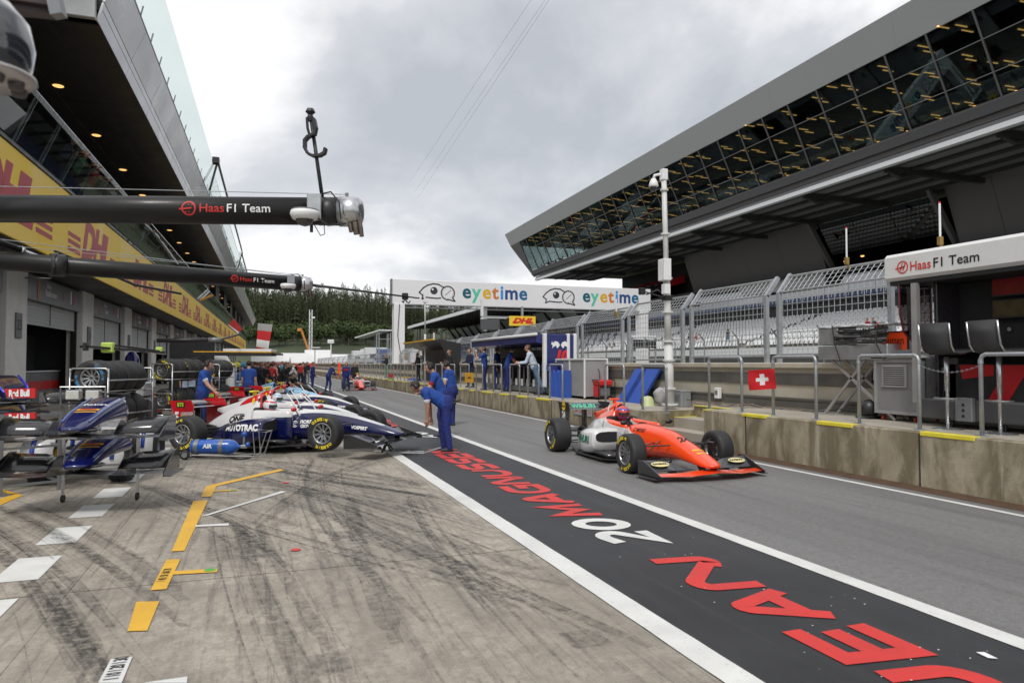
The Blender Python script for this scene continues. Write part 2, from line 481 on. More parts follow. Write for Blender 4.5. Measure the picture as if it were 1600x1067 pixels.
# writing laid along the black strip, tops of the letters towards the garages: broad painted strokes
def arc_(cx_, cy_, rx, ry, a0, a1, n=9): return [(cx_+rx*math.cos(R(a0+(a1-a0)*k/n)), cy_+ry*math.sin(R(a0+(a1-a0)*k/n))) for k in range(n+1)]
GL = {'A': [[(0, 0), (.36, .86)]+arc_(.5, .84, .14, .16, 160, 20, 5)+[(.64, .86), (1, 0)], [(.2, .30), (.8, .30)]], 'E': [[(1, 0), (0, 0), (0, 1), (1, 1)], [(0, .5), (.88, .5)]],
      'G': [[(.95, 1)]+arc_(.35, .5, .35, .5, 90, 270, 12)+[(1, 0), (1, .5), (.55, .5)]], 'R': [[(0, 0), (0, 1)]+arc_(.65, .74, .35, .26, 90, -90)+[(0, .48)], [(.5, .48), (1, 0)]],
      'O': [arc_(.5, .5, .5, .5, 90, 450, 22)], 'S': [[(1, 1)]+arc_(.3, .75, .3, .25, 90, 270, 8)+arc_(.7, .25, .3, .25, 90, -90, 8)+[(0, 0)]],
      'J': [[(.9, 1), (.9, .3)]+arc_(.5, .3, .4, .3, 0, -150, 9)], 'N': [[(0, 0), (0, .80)]+arc_(.14, .82, .14, .17, 180, 40, 5)+[(.8, .14)]+arc_(.87, .16, .13, .16, 220, 360, 5)+[(1, .2), (1, 1)]],
      'M': [[(0, 0), (.08, 1), (.5, .25), (.92, 1), (1, 0)]], 'U': [[(0, 1), (0, .4)]+arc_(.5, .4, .5, .4, 180, 360, 12)+[(1, 1)]], '0': [arc_(.5, .5, .5, .5, 90, 450, 22)],
      '2': [[(0, .9)]+arc_(.55, .72, .42, .28, 110, -40, 9)+[(0, 0), (1, 0)]], '8': [arc_(.5, .75, .42, .25, 90, 450, 16), arc_(.5, .26, .5, .26, 90, 450, 16)], 'H': [[(0, 0), (0, 1)], [(1, 0), (1, 1)], [(0, .5), (1, .5)]],
      'T': [[(0, 1), (1, 1)], [(.5, 1), (.5, 0)]], 'L': [[(0, 1), (0, 0), (1, 0)]], 'Y': [[(0, 1), (.5, .5), (1, 1)], [(.5, .5), (.5, 0)]], '1': [[(.2, .8), (.6, 1), (.6, 0)]]}
def fit_word(s, y0, y1, mat, x0=3.14, x1=3.75, w=.145, slots=None):
    n = len(s); H = x1-x0
    for i, ch in enumerate(s):
        a, c = slots[i] if slots else (y0+(y1-y0)*(i+.03)/n, y0+(y1-y0)*(i+.97)/n)
        ww = min(w, (c-a)*.30); mb = MB(); z = .0062
        P = lambda u, v: Vector((x1-w/2-v*(H-w), a+ww/2+u*(c-a-ww)+.10*(v-.5)*H, z))
        for j, pl in enumerate(GL.get(ch, GL['O'])):
            pts = [P(*q) for q in pl]; pts = [Vector((p.x/w, p.y/ww)) for p in pts]
            pts = [p for k, p in enumerate(pts) if k == 0 or (p-pts[k-1]).length > .02]
            cl_ = (pts[0]-pts[-1]).length < .02; zj = z+.0003*j; ed = []
            if cl_: pts[-1] = pts[0]
            for k, p in enumerate(pts):
                d0 = (p-pts[k-1]).normalized() if k else ((p-pts[-2]).normalized() if cl_ else (pts[1]-p).normalized())
                d1 = (pts[k+1]-p).normalized() if k < len(pts)-1 else ((pts[1]-p).normalized() if cl_ else d0)
                m_ = d0+d1; m_ = m_.normalized() if m_.length > .05 else d0
                nn = Vector((-m_.y, m_.x)); nn = nn*(.5/max(.5, abs(nn.dot(Vector((-d0.y, d0.x))))))
                ed.append([((p-nn).x*w, (p-nn).y*ww, zj), ((p+nn).x*w, (p+nn).y*ww, zj)])
            for k in range(len(ed)-1): mb.quad(ed[k][0], ed[k+1][0], ed[k+1][1], ed[k][1])
        mb.build('lane_lettering', mat, strip)
fit_word('GROS', -.1, 2.42, M_pred)
fit_word('JEAN', 0, 0, M_pred, slots=[(2.45, 3.04), (3.10, 3.70), (3.74, 4.42), (4.46, 5.36)])
fit_word('20', 5.86, 7.03, M_pwhite)
fit_word('MAGNUSSEN', 7.12, 13.75, M_pred)
fit_word('28', 15.9, 17.3, M_pwhite, 2.95, 3.95)
fit_word('HARTLEY', 18.2, 22.6, M_pred); fit_word('10', 23.0, 24.0, M_pwhite); fit_word('GASLY', 24.6, 29.0, M_pred)
fit_word('SAN', 30.5, 34, M_pwhite); fit_word('HULNERG', 35, 42, M_pred)
# loose paint flakes on the strip
mb = MB()
for _ in range(70):
    y = random.uniform(2.2, 6.4) if random.random() < 0.75 else random.uniform(6.4, 14); x = random.uniform(2.9, 4.1); a = random.uniform(0, 6.28); r = random.uniform(0.002, 0.009)
    mb.add([(x+r*math.cos(a), y+r*math.sin(a), .008), (x+r*math.cos(a+2), y+r*math.sin(a+2), .008), (x+r*math.cos(a+4.2), y+r*math.sin(a+4.2), .009)], [(0, 1, 2)])
mb.add([(3.98, 2.93, .008), (4.02, 2.90, .009), (4.03, 2.99, .012), (3.99, 3.01, .009)], [(0, 1, 2, 3)])
tag(mb.build('paint_flakes', M_txtwhite), 'loose white flakes of paint scattered over the black lettering strip', 'debris', kind='stuff')

# tyre marks on the apron: thin curved bands of rubber, worn through by the grain below
m = bpy.data.materials.new('tyre_mark_rubber'); m.use_nodes = True
nt = m.node_tree; b = nt.nodes['Principled BSDF']; b.inputs['Base Color'].default_value = (0.035, 0.034, 0.034, 1); b.inputs['Roughness'].default_value = 0.65
g = nt.nodes.new('ShaderNodeNewGeometry'); n = nt.nodes.new('ShaderNodeTexNoise'); n.inputs['Scale'].default_value = 8; n.inputs['Detail'].default_value = 10; n.inputs['Roughness'].default_value = 0.85
mpn = nt.nodes.new('ShaderNodeMapping'); mpn.inputs['Scale'].default_value = (1.4, 1.9, 1)
nt.links.new(g.outputs['Position'], mpn.inputs[0]); nt.links.new(mpn.outputs[0], n.inputs['Vector'])
r = nt.nodes.new('ShaderNodeMapRange'); r.inputs[1].default_value = 0.42; r.inputs[2].default_value = 0.62; r.inputs[3].default_value = 0; r.inputs[4].default_value = 0.37
nt.links.new(n.outputs['Fac'], r.inputs[0]); nt.links.new(r.outputs[0], b.inputs['Alpha'])
M_mark = m
def arc_band(mb, x0, y0, a0, curv, length, w, z):
    x, y, a = x0, y0, a0; n = 26; ds = length/n; L_ = []
    for k in range(n+1):
        ww = w*(1 if 1 < k < n-1 else 0.5)
        L_.append(((x-ww*math.sin(a), y+ww*math.cos(a), z), (x+ww*math.sin(a), y-ww*math.cos(a), z)))
        x += ds*math.cos(a); y += ds*math.sin(a); a += curv*ds*(1-k/n*0.5)
    for k in range(n):
        if L_[k+1][0][0] < 2.3 and L_[k+1][1][0] < 2.3: mb.quad(L_[k][0], L_[k][1], L_[k+1][1], L_[k+1][0])
marks = [(-1.0, 13.2, -0.75, -0.10, 6, 3), (-0.8, 12.5, -1.0, -0.06, 8, 4), (0.2, 12.8, -1.25, 0.10, 9, 4), (0.4, 12.9, -1.3, 0.02, 10, 3), (1.2, 13.0, -1.75, 0.05, 9, 3),
         (-2.3, 12.2, -0.9, -0.10, 7, 3), (0.2, 11.0, -0.6, -0.25, 4, 5), (-1.2, 10.5, -1.2, 0.05, 7, 3), (2.2, 12.7, -2.2, 0.10, 6, 3),
         (-3.2, 9.5, -1.0, -0.06, 6, 3), (-4.5, 12, -0.9, -0.05, 9, 4), (0.9, 8.5, -1.35, 0.02, 5, 3), (1.9, 9.0, -1.7, 0.03, 6, 2), (-0.2, 8.2, -1.5, 0.02, 5, 3), (-1.4, 6.0, -1.2, 0.02, 3.5, 2)]
zc = 0.0025
for i, (x, y, a, c, ln, nb) in enumerate(marks):
    mb = MB()
    for k in range(nb*3):
        o_ = (k-nb*1.5)*random.choice([0.03, 0.05, 0.09]); zc += 0.00002
        arc_band(mb, x-o_*math.sin(a), y+o_*math.cos(a), a, c*random.uniform(.9, 1.1), ln*random.uniform(.7, 1), random.choice([.004, .006, .010, .018, .05]), zc)
    if i % 3 == 0:
        for s_ in (-0.75, 0.75):
            zc += 0.00002; arc_band(mb, x-s_*math.sin(a), y+s_*math.cos(a), a, c, ln*.8, 0.085, zc)
    tag(mb.build('tyre_marks', M_mark), 'black rubber tyre marks curving across the concrete apron', 'tyre marks', kind='stuff')
# dark square patches where a car sat
def patch(x0, y0, x1, y1, rot=0):
    global zc; zc += 0.00002
    mb = MB(); c = Vector(((x0+x1)/2, (y0+y1)/2, 0))
    P_ = [Matrix.Rotation(rot, 3, 'Z') @ (Vector(p)-c)+c for p in ((x0, y0, zc), (x1, y0, zc), (x1, y1, zc), (x0, y1, zc))]
    mb.quad(*P_); tag(mb.build('tyre_marks', M_mark), 'dark rubber patch on the concrete', 'tyre marks', kind='stuff')
patch(1.80, 3.86, 2.06, 4.12); patch(0.30, 4.0, 0.52, 4.3); patch(0.7, 7.0, 1.0, 7.35); patch(-0.4, 6.6, 0.1, 7.6)

# tape and painted car-stop marks on the apron
def ptape(pts, mat, label, z=0.0065, name='floor_tape', extra=None):
    mb = MB(); mb.add([(gz(*p).x, gz(*p).y, z) for p in pts], [tuple(range(len(pts)))])
    return tag(mb.build(name, mat), label, 'floor marking')
ptape([(199, 987), (213, 941), (249, 940), (230, 986)], M_pyellow, 'short yellow tape block nearest the camera on the concrete')
t1 = ptape([(235, 923), (260, 875), (282, 874), (260, 921)], M_pyellow, 'yellow tape block with black measuring figures and a green dot arm')
ptape([(268, 862), (302, 783), (325, 782), (288, 861)], M_pyellow, 'long yellow tape block between the ruler block and the angled stripe')
ptape([(314, 777), (322, 760), (340, 757), (330, 776)], M_pyellow, 'small yellow tape block at the foot of the angled yellow stripe')
ptape([(322, 760), (437, 733), (444, 735), (340, 759.5)], M_pyellow, 'thin yellow stripe angling away towards the blue and white car', 0.007)
ptape([(331, 766.8), (371, 765), (372, 767), (330, 768.6)], M_pyellow, 'short thin yellow arm with a green tip beside the angled stripe', 0.007)
ptape([(272, 893), (340, 889), (339, 894.5), (270, 898.5)], M_pyellow, 'yellow tape arm with a green dot beside the ruler block', 0.007)
ptape([(314, 807), (440, 767.5), (448, 768.5), (324, 806)], M_pwhite, 'long thin white stripe angling across the concrete', 0.007)
ptape([(306, 821), (358, 818), (357, 821.5), (305, 823.5)], M_pwhite, 'short thin white dash beside the long yellow block', 0.007)
ptape([(153, 1068), (173, 1031), (207, 1027), (190, 1068)], M_pwhite, 'white tape block with black measuring figures at the bottom edge')
ptape([(222, 1068), (293, 1058), (292, 1068)], M_pwhite, 'corner of a white block cut off by the bottom edge of the view')
ptape([(0, 790), (0, 779.5), (22, 773), (0, 768.5), (0, 763.5), (36, 774)], M_pyellow, 'yellow arrow point on the concrete at the left edge')
def dot(px, py, r, mat, label):
    p = gz(px, py); mb = MB()
    mb.add([(p.x+r*math.cos(a*PI/8), p.y+r*math.sin(a*PI/8), 0.0085) for a in range(16)], [tuple(range(16))])
    tag(mb.build('floor_dot', mat), label, 'floor marking')
dot(462, 859.5, 0.045, M_pred, 'red dot on the concrete in the middle of the apron')
dot(447, 754.5, 0.05, M_pred, 'small red dot near the tip of the angled yellow stripe')
M_green = pbr('green_paint', (0.06, 0.42, 0.05), 0.5)
dot(328, 891.5, 0.045, M_green, 'green dot on the yellow tape arm'); dot(365, 766, 0.04, M_green, 'green dot on the thin far yellow arm')
p0 = gz(247, 905); text('ruler_figures', 'I  40 I  50  I 60 I 70', (gz(262, 899).x-0.02, gz(258, 899).y, 0.0085), (0.04, 1, 0), (-1, 0.04, 0), M_txtblack, None, size=0.085, bold=0.002, sx=0.55)
bpy.data.objects['ruler_figures'].parent = t1
t2 = [o for o in bpy.data.objects if o.get('label', '').startswith('white tape block with black')][0]
text('ruler_figures', 'I 10 I 20 I 30', (gz(181, 1050).x, gz(181, 1045).y, 0.0085), (0.02, 1, 0), (-1, 0.02, 0), M_txtblack, t2, size=0.10, bold=0.003, sx=0.6)

# ================================================================== PIT WALL PLATFORM
def wall_mat():
    m = pbr('stained_concrete', (0.36, 0.315, 0.225), 0.85, var=0.22, scale=1.5, bump=0.25, bscale=30)
    nt = m.node_tree; N = nt.nodes; L = nt.links; b = N['Principled BSDF']; src = b.inputs['Base Color'].links[0].from_socket
    g = N.new('ShaderNodeNewGeometry'); mpn = N.new('ShaderNodeMapping'); mpn.inputs['Scale'].default_value = (1, 1.3, 0.55)
    L.new(g.outputs['Position'], mpn.inputs[0])
    n = N.new('ShaderNodeTexNoise'); n.inputs['Scale'].default_value = 2.2; n.inputs['Detail'].default_value = 7; n.inputs['Roughness'].default_value = 0.6; n.inputs['Distortion'].default_value = 0.3
    L.new(mpn.outputs[0], n.inputs['Vector'])
    r = N.new('ShaderNodeMapRange'); r.inputs[1].default_value = 0.40; r.inputs[2].default_value = 0.58; r.inputs[3].default_value = 0; r.inputs[4].default_value = 0.72
    L.new(n.outputs['Fac'], r.inputs[0])
    x = N.new('ShaderNodeMix'); x.data_type = 'RGBA'; L.new(r.outputs[0], x.inputs[0]); L.new(src, x.inputs[6]); x.inputs[7].default_value = (0.10, 0.08, 0.04, 1)
    m2 = N.new('ShaderNodeMapping'); m2.inputs['Scale'].default_value = (1, 5, 0.45); L.new(g.outputs['Position'], m2.inputs[0])
    n2 = N.new('ShaderNodeTexNoise'); n2.inputs['Scale'].default_value = 1.8; n2.inputs['Detail'].default_value = 5; L.new(m2.outputs[0], n2.inputs['Vector'])
    r2 = N.new('ShaderNodeMapRange'); r2.inputs[1].default_value = 0.60; r2.inputs[2].default_value = 0.70; r2.inputs[3].default_value = 0; r2.inputs[4].default_value = 0.55
    L.new(n2.outputs['Fac'], r2.inputs[0])
    y = N.new('ShaderNodeMix'); y.data_type = 'RGBA'; L.new(r2.outputs[0], y.inputs[0]); L.new(x.outputs[2], y.inputs[6]); y.inputs[7].default_value = (0.46, 0.42, 0.34, 1)
    L.new(y.outputs[2], b.inputs['Base Color'])
    return m
M_wall = wall_mat()
M_cap = pbr('platform_concrete', (0.36, 0.325, 0.27), 0.85, var=0.15, scale=1.2, bump=0.1)
ZN, ZF = 0.75, 0.60
mb = MB()
mb.cbox(8.68, -6, -0.05, 12.0, 12.35, ZN, 0.015)
mb.box(8.42, 14.25, -0.05, 12.0, 330, ZF)
mb.box(9.75, 12.352, -0.05, 12.0, 14.248, ZF+0.1)
pw = mb.build('pit_wall_platform', M_wall); tag(pw, kind='structure')
mb = MB()
mb.box(8.80, -6, ZN+0.001, 10.42, 12.30, ZN+0.005); mb.box(8.5, 14.3, ZF+0.001, 10.42, 330, ZF+0.005); mb.box(9.75, 12.36, ZF+0.101, 10.42, 14.24, ZF+0.105)
o = mb.build('walkway', M_cap); tag(o, kind='structure')
mb = MB()
mb.box(8.75, 12.36, 0, 9.2, 14.24, 0.22); mb.box(9.2, 12.36, 0, 9.748, 14.24, 0.45)
st = mb.build('wall_step', M_cap, None); tag(st, kind='structure')
# wall panel joints, yellow edge marks
mb = MB()
for y in (3.6, 7.3, 11.0): mb.box(8.664, y, 0.0, 8.682, y+0.012, ZN-0.02)
for y in np.arange(16, 60, 3.7): mb.box(8.404, y, 0, 8.422, y+0.012, ZF-0.02)
o = mb.build('wall_joint', M_joint, pw)
def edge_mark(x, y0, y1, z, lab):
    mb = MB(); mb.cbox(x-0.012, y0, z-0.05, x+0.12, y1, z+0.012, 0.008)
    tag(mb.build('edge_mark', pbr('edge_yellow', (0.72, 0.62, 0.05), 0.5, var=0.15), None), lab, 'edge marking', 'yellow marks on the pit wall edge')
near_marks = [(1437, 1522, 'just left of the tall right-hand railing'), (1276, 1332, 'between the red flag railing and the next hoop'), (1160, 1197, 'below the red flag')]
for a, c, lab in near_marks:
    edge_mark(8.68, gx(c, 640, 8.68).y, gx(a, 640, 8.68).y, ZN, 'yellow strip on the pit wall edge '+lab)
far = [(838, 858), (808, 823), (781, 793), (753, 768), (734, 740), (716, 722), (700, 706), (690, 694), (676, 680)]
nth = ['nearest', 'second', 'third', 'fourth', 'fifth', 'sixth', 'seventh', 'eighth', 'ninth']
for k, (a, c) in enumerate(far):
    edge_mark(8.42, gx(c, 620, 8.42).y, gx(a, 620, 8.42).y, ZF, 'yellow strip on the far pit wall edge, %s beyond the racing car' % nth[k])
y = 35.0
while y < 62:
    edge_mark(8.42, y, y+0.9, ZF, 'small far yellow strip on the pit wall edge, %d metres past the camera' % y); y += 2.4
mb = MB(); mb.box(8.9, 12.36, 0.221, 9.19, 12.42, 0.23); mb.box(9.70, 12.37, ZF+.106, 9.80, 14.2, ZF+0.118); mb.box(9.2, 14.13, 0.451, 9.75, 14.24, 0.46)
mb.box(8.68, 12.25, ZN-.03, 8.95, 12.362, ZN+.006); mb.box(9.80, 12.37, ZF+.106, 10.3, 12.45, ZF+.118)
tag(mb.build('edge_mark', MATS['edge_yellow']), 'yellow lines round the recessed steps in the pit wall', 'edge marking', 'yellow marks on the pit wall edge')

# second wall behind the walkway: ribbed concrete barrier with dark sheet panels
X2 = 10.42
mb = MB()
mb.box(X2, -6, 0.5, 11.9, 330, 1.62)
mb.cbox(X2-0.10, -6, 1.60, 12.0, 330, 1.72, 0.02)
wl2 = mb.build('track_wall', pbr('pale_wall_concrete', (0.42, 0.385, 0.31), 0.85, var=0.18, scale=1.5, bump=0.1)); tag(wl2, 'pale concrete track wall with grey metal bands behind the walkway', 'wall')
M_band = pbr('dull_metal_band', (0.17, 0.165, 0.155), 0.42, metal=0.5, var=0.25, scale=1.2)
y = -6
while y < 40:
    for z0, z1, o_ in ((1.26, 1.50, .03), (0.95, 1.00, .05), (0.80, 0.93, .03)):
        mb = MB(); mb.cbox(X2-o_, y+.01, z0, X2-.002, y+3.98, z1, .008); mb.build('metal_band', M_band, wl2)
    y += 4.0
mb = MB(); mb.box(X2-0.03, 40, 1.26, X2-.002, 330, 1.50); mb.box(X2-0.03, 40, .80, X2-.002, 330, .95); mb.build('metal_band', M_band, wl2)
# race track beyond
tr = sheet('race_track', 12.2, -100, 33.5, 420, -0.03, M_asph); tag(tr, kind='structure')
line('track_line', 12.9, 13.05, -100, 420, -0.02); line('track_line', 31.0, 31.15, -100, 420, -0.02)
gr = sheet('grass_verge', 33.5, -100, 40.5, 420, -0.025, pbr('verge_grass', (0.06, 0.10, 0.03), 0.95, var=0.3, scale=1.0)); tag(gr, kind='structure')
# ================================================================== PIT BUILDING ON THE LEFT
pit = thing('pit_building', 'long grey pit building with garages, balcony and slanted metal upper fascia on the left', 'building', (0, 0, 0), -0.02)
M_pillar = pbr('pillar_concrete', (0.70, 0.69, 0.66), 0.75, var=0.1, scale=1.5, bump=0.05)
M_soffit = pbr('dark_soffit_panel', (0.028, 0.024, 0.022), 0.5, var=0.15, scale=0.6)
M_alu = pbr('brushed_fascia_panel', (0.62, 0.62, 0.63), 0.32, metal=0.7, var=0.08, scale=0.8)
M_shut = pbr('roller_shutter', (0.50, 0.52, 0.53), 0.5, metal=0.1, var=0.08)
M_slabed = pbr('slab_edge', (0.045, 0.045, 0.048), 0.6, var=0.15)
M_gl = glass('balustrade_glass', (0.93, 0.98, 0.96), 0.97, gl=0.03)
M_gld = glass('balcony_glass', (0.75, 0.80, 0.78), 0.92, gl=0.03)
M_win = glass('dark_window_glass', (0.35, 0.4, 0.42), 0.5, gl=0.12)
L0, L1 = 14.0, 186.0
# roof, slabs, back volume
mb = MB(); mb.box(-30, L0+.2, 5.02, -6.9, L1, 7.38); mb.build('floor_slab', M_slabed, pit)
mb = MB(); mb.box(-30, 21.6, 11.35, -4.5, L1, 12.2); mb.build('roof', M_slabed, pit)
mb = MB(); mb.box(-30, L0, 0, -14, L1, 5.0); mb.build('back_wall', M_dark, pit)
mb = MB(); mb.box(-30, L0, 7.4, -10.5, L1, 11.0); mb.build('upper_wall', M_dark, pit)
pitch, py0 = 9.6, 26.6
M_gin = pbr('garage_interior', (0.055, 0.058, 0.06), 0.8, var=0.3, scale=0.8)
names = [('Kimi', 'Raikkonen'), ('Pierre', 'Gasly'), ('Brendon', 'Hartley'), ('Carlos', 'Sainz'), ('Nico', 'Hulkenberg')]
num = 24
def slat_face(mb, x, y0, y1, z0, z1, h=0.12):
    z = z0
    while z < z1-1e-4:
        zt = min(z+h, z1)
        mb.quad((x, y0, z), (x, y1, z), (x+.022, y1, z+(zt-z)*.75), (x+.022, y0, z+(zt-z)*.75))
        mb.quad((x+.022, y0, z+(zt-z)*.75), (x+.022, y1, z+(zt-z)*.75), (x, y1, zt), (x, y0, zt))
        z = zt
for k in range(-1, 16):
    ya = py0+k*pitch
    mb = MB(); mb.cbox(-8.75, ya, 0, -8.10, ya+2.0, 4.98, 0.02); mb.build('pillar', M_pillar, pit)
    # opening: side returns, header box, shutter, interior
    ob = ya+2.0; oe = ya+pitch
    mb = MB(); mb.box(-8.60, ob+.05, 4.0, -8.28, oe-.05, 4.97); mb.build('header_beam', M_slabed, pit)
    for q_ in (ob+.02, oe-.14):
        mb = MB(); mb.cbox(-8.55, q_, 0, -8.33, q_+.12, 4.0, .01); mb.build('door_track', M_black, pit)
    zb = [3.6, 3.2, 2.55, 2.6, 2.5, 0.05][min(k+1, 5)] if k < 4 else random.choice([0.05, 2.6, 3.1])
    mb = MB(); slat_face(mb, -8.42, ob+.14, oe-.14, zb, 4.0, 0.13 if k < 6 else 0.26); mb.cbox(-8.45, ob+.14, zb-.07, -8.39, oe-.14, zb, .01)
    sh = mb.build('roller_shutter', M_shut, pit)
    mb = MB(); mb.box(-8.40, ob+(oe-ob)*.5-.03, zb, -8.385, ob+(oe-ob)*.5+.03, 4.0); mb.build('shutter_post', M_black, sh)
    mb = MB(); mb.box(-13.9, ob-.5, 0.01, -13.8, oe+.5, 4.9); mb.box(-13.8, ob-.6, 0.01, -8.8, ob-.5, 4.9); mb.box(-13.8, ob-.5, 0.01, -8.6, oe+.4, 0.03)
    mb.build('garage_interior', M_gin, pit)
    if 0 <= k < 8:
        # panelled partition inside each open garage
        n = 4 if k < 3 else 2
        for j in range(n):
            w = (oe-ob-0.6)/n; mb = MB(); mb.cbox(-9.9, ob+.3+j*w, .03, -9.85, ob+.3+(j+1)*w-.03, 2.9, .01)
            mb.build('partition_panel', pbr('partition_dark', (0.04, 0.042, 0.045), 0.4, var=.15), pit)
    # sign over the door
    if k < 10:
        s = thing('garage_sign', 'grey driver name sign over garage door %s' % (['left of the picture edge', 'of the first open bay right of pillar 25', 'above the second shutter', 'above the third shutter', 'above the fourth shutter', 'above the fifth shutter', 'above the sixth shutter', 'above the seventh shutter', 'above the eighth shutter', 'above the ninth shutter', 'above the tenth shutter'][k+1]), 'sign', (0, 0, 0), -0.02, 'driver name signs over the garages')
        mb = MB(); mb.cbox(-8.24, ob+.1, 3.98, -8.14, oe-.3, 4.86, .015); mb.build('sign_board', pbr('sign_grey', (0.14, 0.155, 0.17), 0.4, var=.08) if k < 2 else pbr('sign_black', (0.02, 0.02, 0.02), 0.4, var=.08), s)
        fn, sn = names[k % 5]
        text('lettering', fn, (-8.13, ob+2.6, 4.64), (0, 1, 0), (0, 0, 1), M_txtwhite, s, size=0.28, bold=0.004)
        text('lettering', sn, (-8.13, ob+2.9, 4.36), (0, 1, 0), (0, 0, 1), M_txtwhite, s, size=0.34, bold=0.010)
        mb = MB(); mb.box(-8.135, ob+1.2, 4.05, -8.125, ob+1.5, 4.8); mb.build('stripe', pbr('print_orange', (0.45, 0.16, 0.06), 0.5, var=0), s)
        mb = MB()
        for j, (a_, b_) in enumerate(((0, .28), (.28, .56), (.56, .84))): mb.box(-8.135, oe-2.0+a_*.8, 4.2, -8.125, oe-2.0+b_*.8, 4.75, mi=j)
        mb.build('flag_print', [M_txtwhite, pbr('print_navy', (.02, .03, .2), .5, var=0), M_txtred], s)
        text('lettering', str(6+k*4), (-8.13, oe-3.0, 4.45), (0, 1, 0), (0, 0, 1), M_txtred, s, size=0.5, bold=0.01)
    s = thing('number_plate', 'dark number plate %d fixed to the %s garage pillar' % (26-k-1, ['', 'leftmost', 'second', 'third', 'fourth', 'fifth', 'sixth', 'seventh', 'eighth', 'ninth', 'tenth', 'eleventh', 'twelfth', 'thirteenth', 'fourteenth', 'fifteenth', 'sixteenth'][k+1]) if k >= 0 else 'dark number plate on the pillar outside the picture', 'sign', (0, 0, 0), -0.02, 'garage pillar numbers')
    mb = MB(); mb.cbox(-8.095, ya+.75, 2.55, -8.05, ya+1.35, 3.40, .01); mb.build('plate', pbr('plate_grey', (0.12, 0.13, 0.14), .4), s)
    text('lettering', str(25-k), (-8.045, ya+1.05, 2.98), (0, 1, 0), (0, 0, 1), M_txtblack, s, size=0.50, bold=0.008)
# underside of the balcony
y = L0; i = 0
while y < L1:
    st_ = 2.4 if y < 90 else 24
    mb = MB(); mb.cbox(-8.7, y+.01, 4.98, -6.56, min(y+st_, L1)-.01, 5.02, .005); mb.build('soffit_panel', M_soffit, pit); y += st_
# yellow banner along the balcony edge
M_dhly = pbr('banner_yellow', (0.88, 0.60, 0.04), 0.5, var=0.05, scale=0.5)
M_dhlr = pbr('banner_red', (0.42, 0.02, 0.035), 0.5, var=0)
ban = thing('banner', 'long yellow banner with red repeated lettering along the balcony of the pit building', 'banner', (0, 0, 0), -0.02)
y = L0
j = 0
while y < L1+4:
    st_ = 9.8
    mb = MB(); mb.cbox(-6.60, y+.004, 5.0, -6.50, y+st_-.004, 7.38, .01); mb.build('banner_panel', M_dhly, ban); y += st_; j += 1
def dhl(parent, X, yc, zc_, h, face=1, mat=None):
    mat = mat or M_dhlr
    me = text_mesh('DHL', size=1.0, bold=0.055, shear=0.35, space=0.92)
    xs_ = [v.co.x for v in me.vertices]; zs_ = [v.co.y for v in me.vertices]; W, Hh = max(xs_)-min(xs_), max(zs_)-min(zs_)
    me = me.copy(); me.materials.clear(); me.materials.append(mat); me.name = 'lettering'
    cx_, cz_ = (max(xs_)+min(xs_))/2, (max(zs_)+min(zs_))/2
    w = h*3.1
    for v in me.vertices:
        v.co.x = (v.co.x-cx_)/W*w; v.co.y = (v.co.y-cz_)/Hh*h
    put('lettering', me, parent, frame((X, yc, zc_), (0, face, 0), (0, 0, 1)))
    mb = MB()
    for s_ in (-1, 1):
        for q in range(3):
            z = zc_-h*.48+q*h*.17; sh = 0.35*(z-zc_)
            a = yc+s_*(w/2+.12*h)+sh*s_*0; b_ = a+s_*h*1.1
            mb.add([(X, a, z), (X, b_, z), (X, b_+sh*.0, z+h*.10), (X, a, z+h*.10)], [(0, 1, 2, 3)])
    mb.build('stripe', mat, parent)
for q in range(-1, 16):
    dhl(ban, -6.492, 30.9+q*9.8, 6.2, 1.45)
mb = MB(); mb.cbox(-6.66, L0, 7.39, -6.46, L1, 7.52, .01); mb.build('edge_rail', M_black, pit)
# balcony glass, leaning out, pane by pane with dark posts
y = 17.2; n = 0
while y < L1:
    st_ = 2.15
    lim = y < 95
    if not lim: st_ = 10
    mb = MB(); mb.loft([[(-6.44, y+.02, 7.52), (-5.92, y+.02, 8.78), (-5.90, y+.02, 8.78), (-6.42, y+.02, 7.52)], [(-6.44, y+st_-.02, 7.52), (-5.92, y+st_-.02, 8.78), (-5.90, y+st_-.02, 8.78), (-6.42, y+st_-.02, 7.52)]])
    mb.build('glass_pane', M_gld, pit)
    mb = MB(); mb.bar((-6.50, y, 7.5), (-6.0, y, 8.72), .05, .08, upv=(0, 1, 0)); mb.build('post', M_black, pit)
    y += st_
mb = MB(); mb.tube([(-5.92, 17, 8.81), (-5.92, L1, 8.81)], 0.03, 6); mb.build('handrail', M_steel, pit)
# dark banners and windows of the upper floor far down the building
for k in range(7):
    y = 70+k*14
    mb = MB(); mb.cbox(-6.1, y, 8.9, -6.0, y+5.5, 10.9, .02); mb.build('screen_panel', M_dark, pit)
y = 22.0
while y < L1:
    mb = MB(); mb.box(-10.49, y, 7.5, -10.46, y+2.9, 10.7); mb.build('window_pane', M_win, pit); y += 3.0 if y < 80 else 12
# upper soffit: long dark boards with seams and downlights
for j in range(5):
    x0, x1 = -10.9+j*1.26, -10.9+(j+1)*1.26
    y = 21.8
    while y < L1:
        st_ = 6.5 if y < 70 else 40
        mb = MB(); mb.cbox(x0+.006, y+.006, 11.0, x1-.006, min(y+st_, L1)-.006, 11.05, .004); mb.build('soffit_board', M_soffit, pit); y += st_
M_lamp = pbr('warm_lamp', (1.0, 0.55, 0.18), 0.5, var=0, emit=1.0)
y = 27.0
while y < 130:
    mb = MB(); mb.lathe([(0, 10.985), (.15, 10.985), (.17, 10.999)], 14); o = mb.build('downlight', M_lamp, pit); o.location = (-6.9-.0, y, 0); y += 5.4
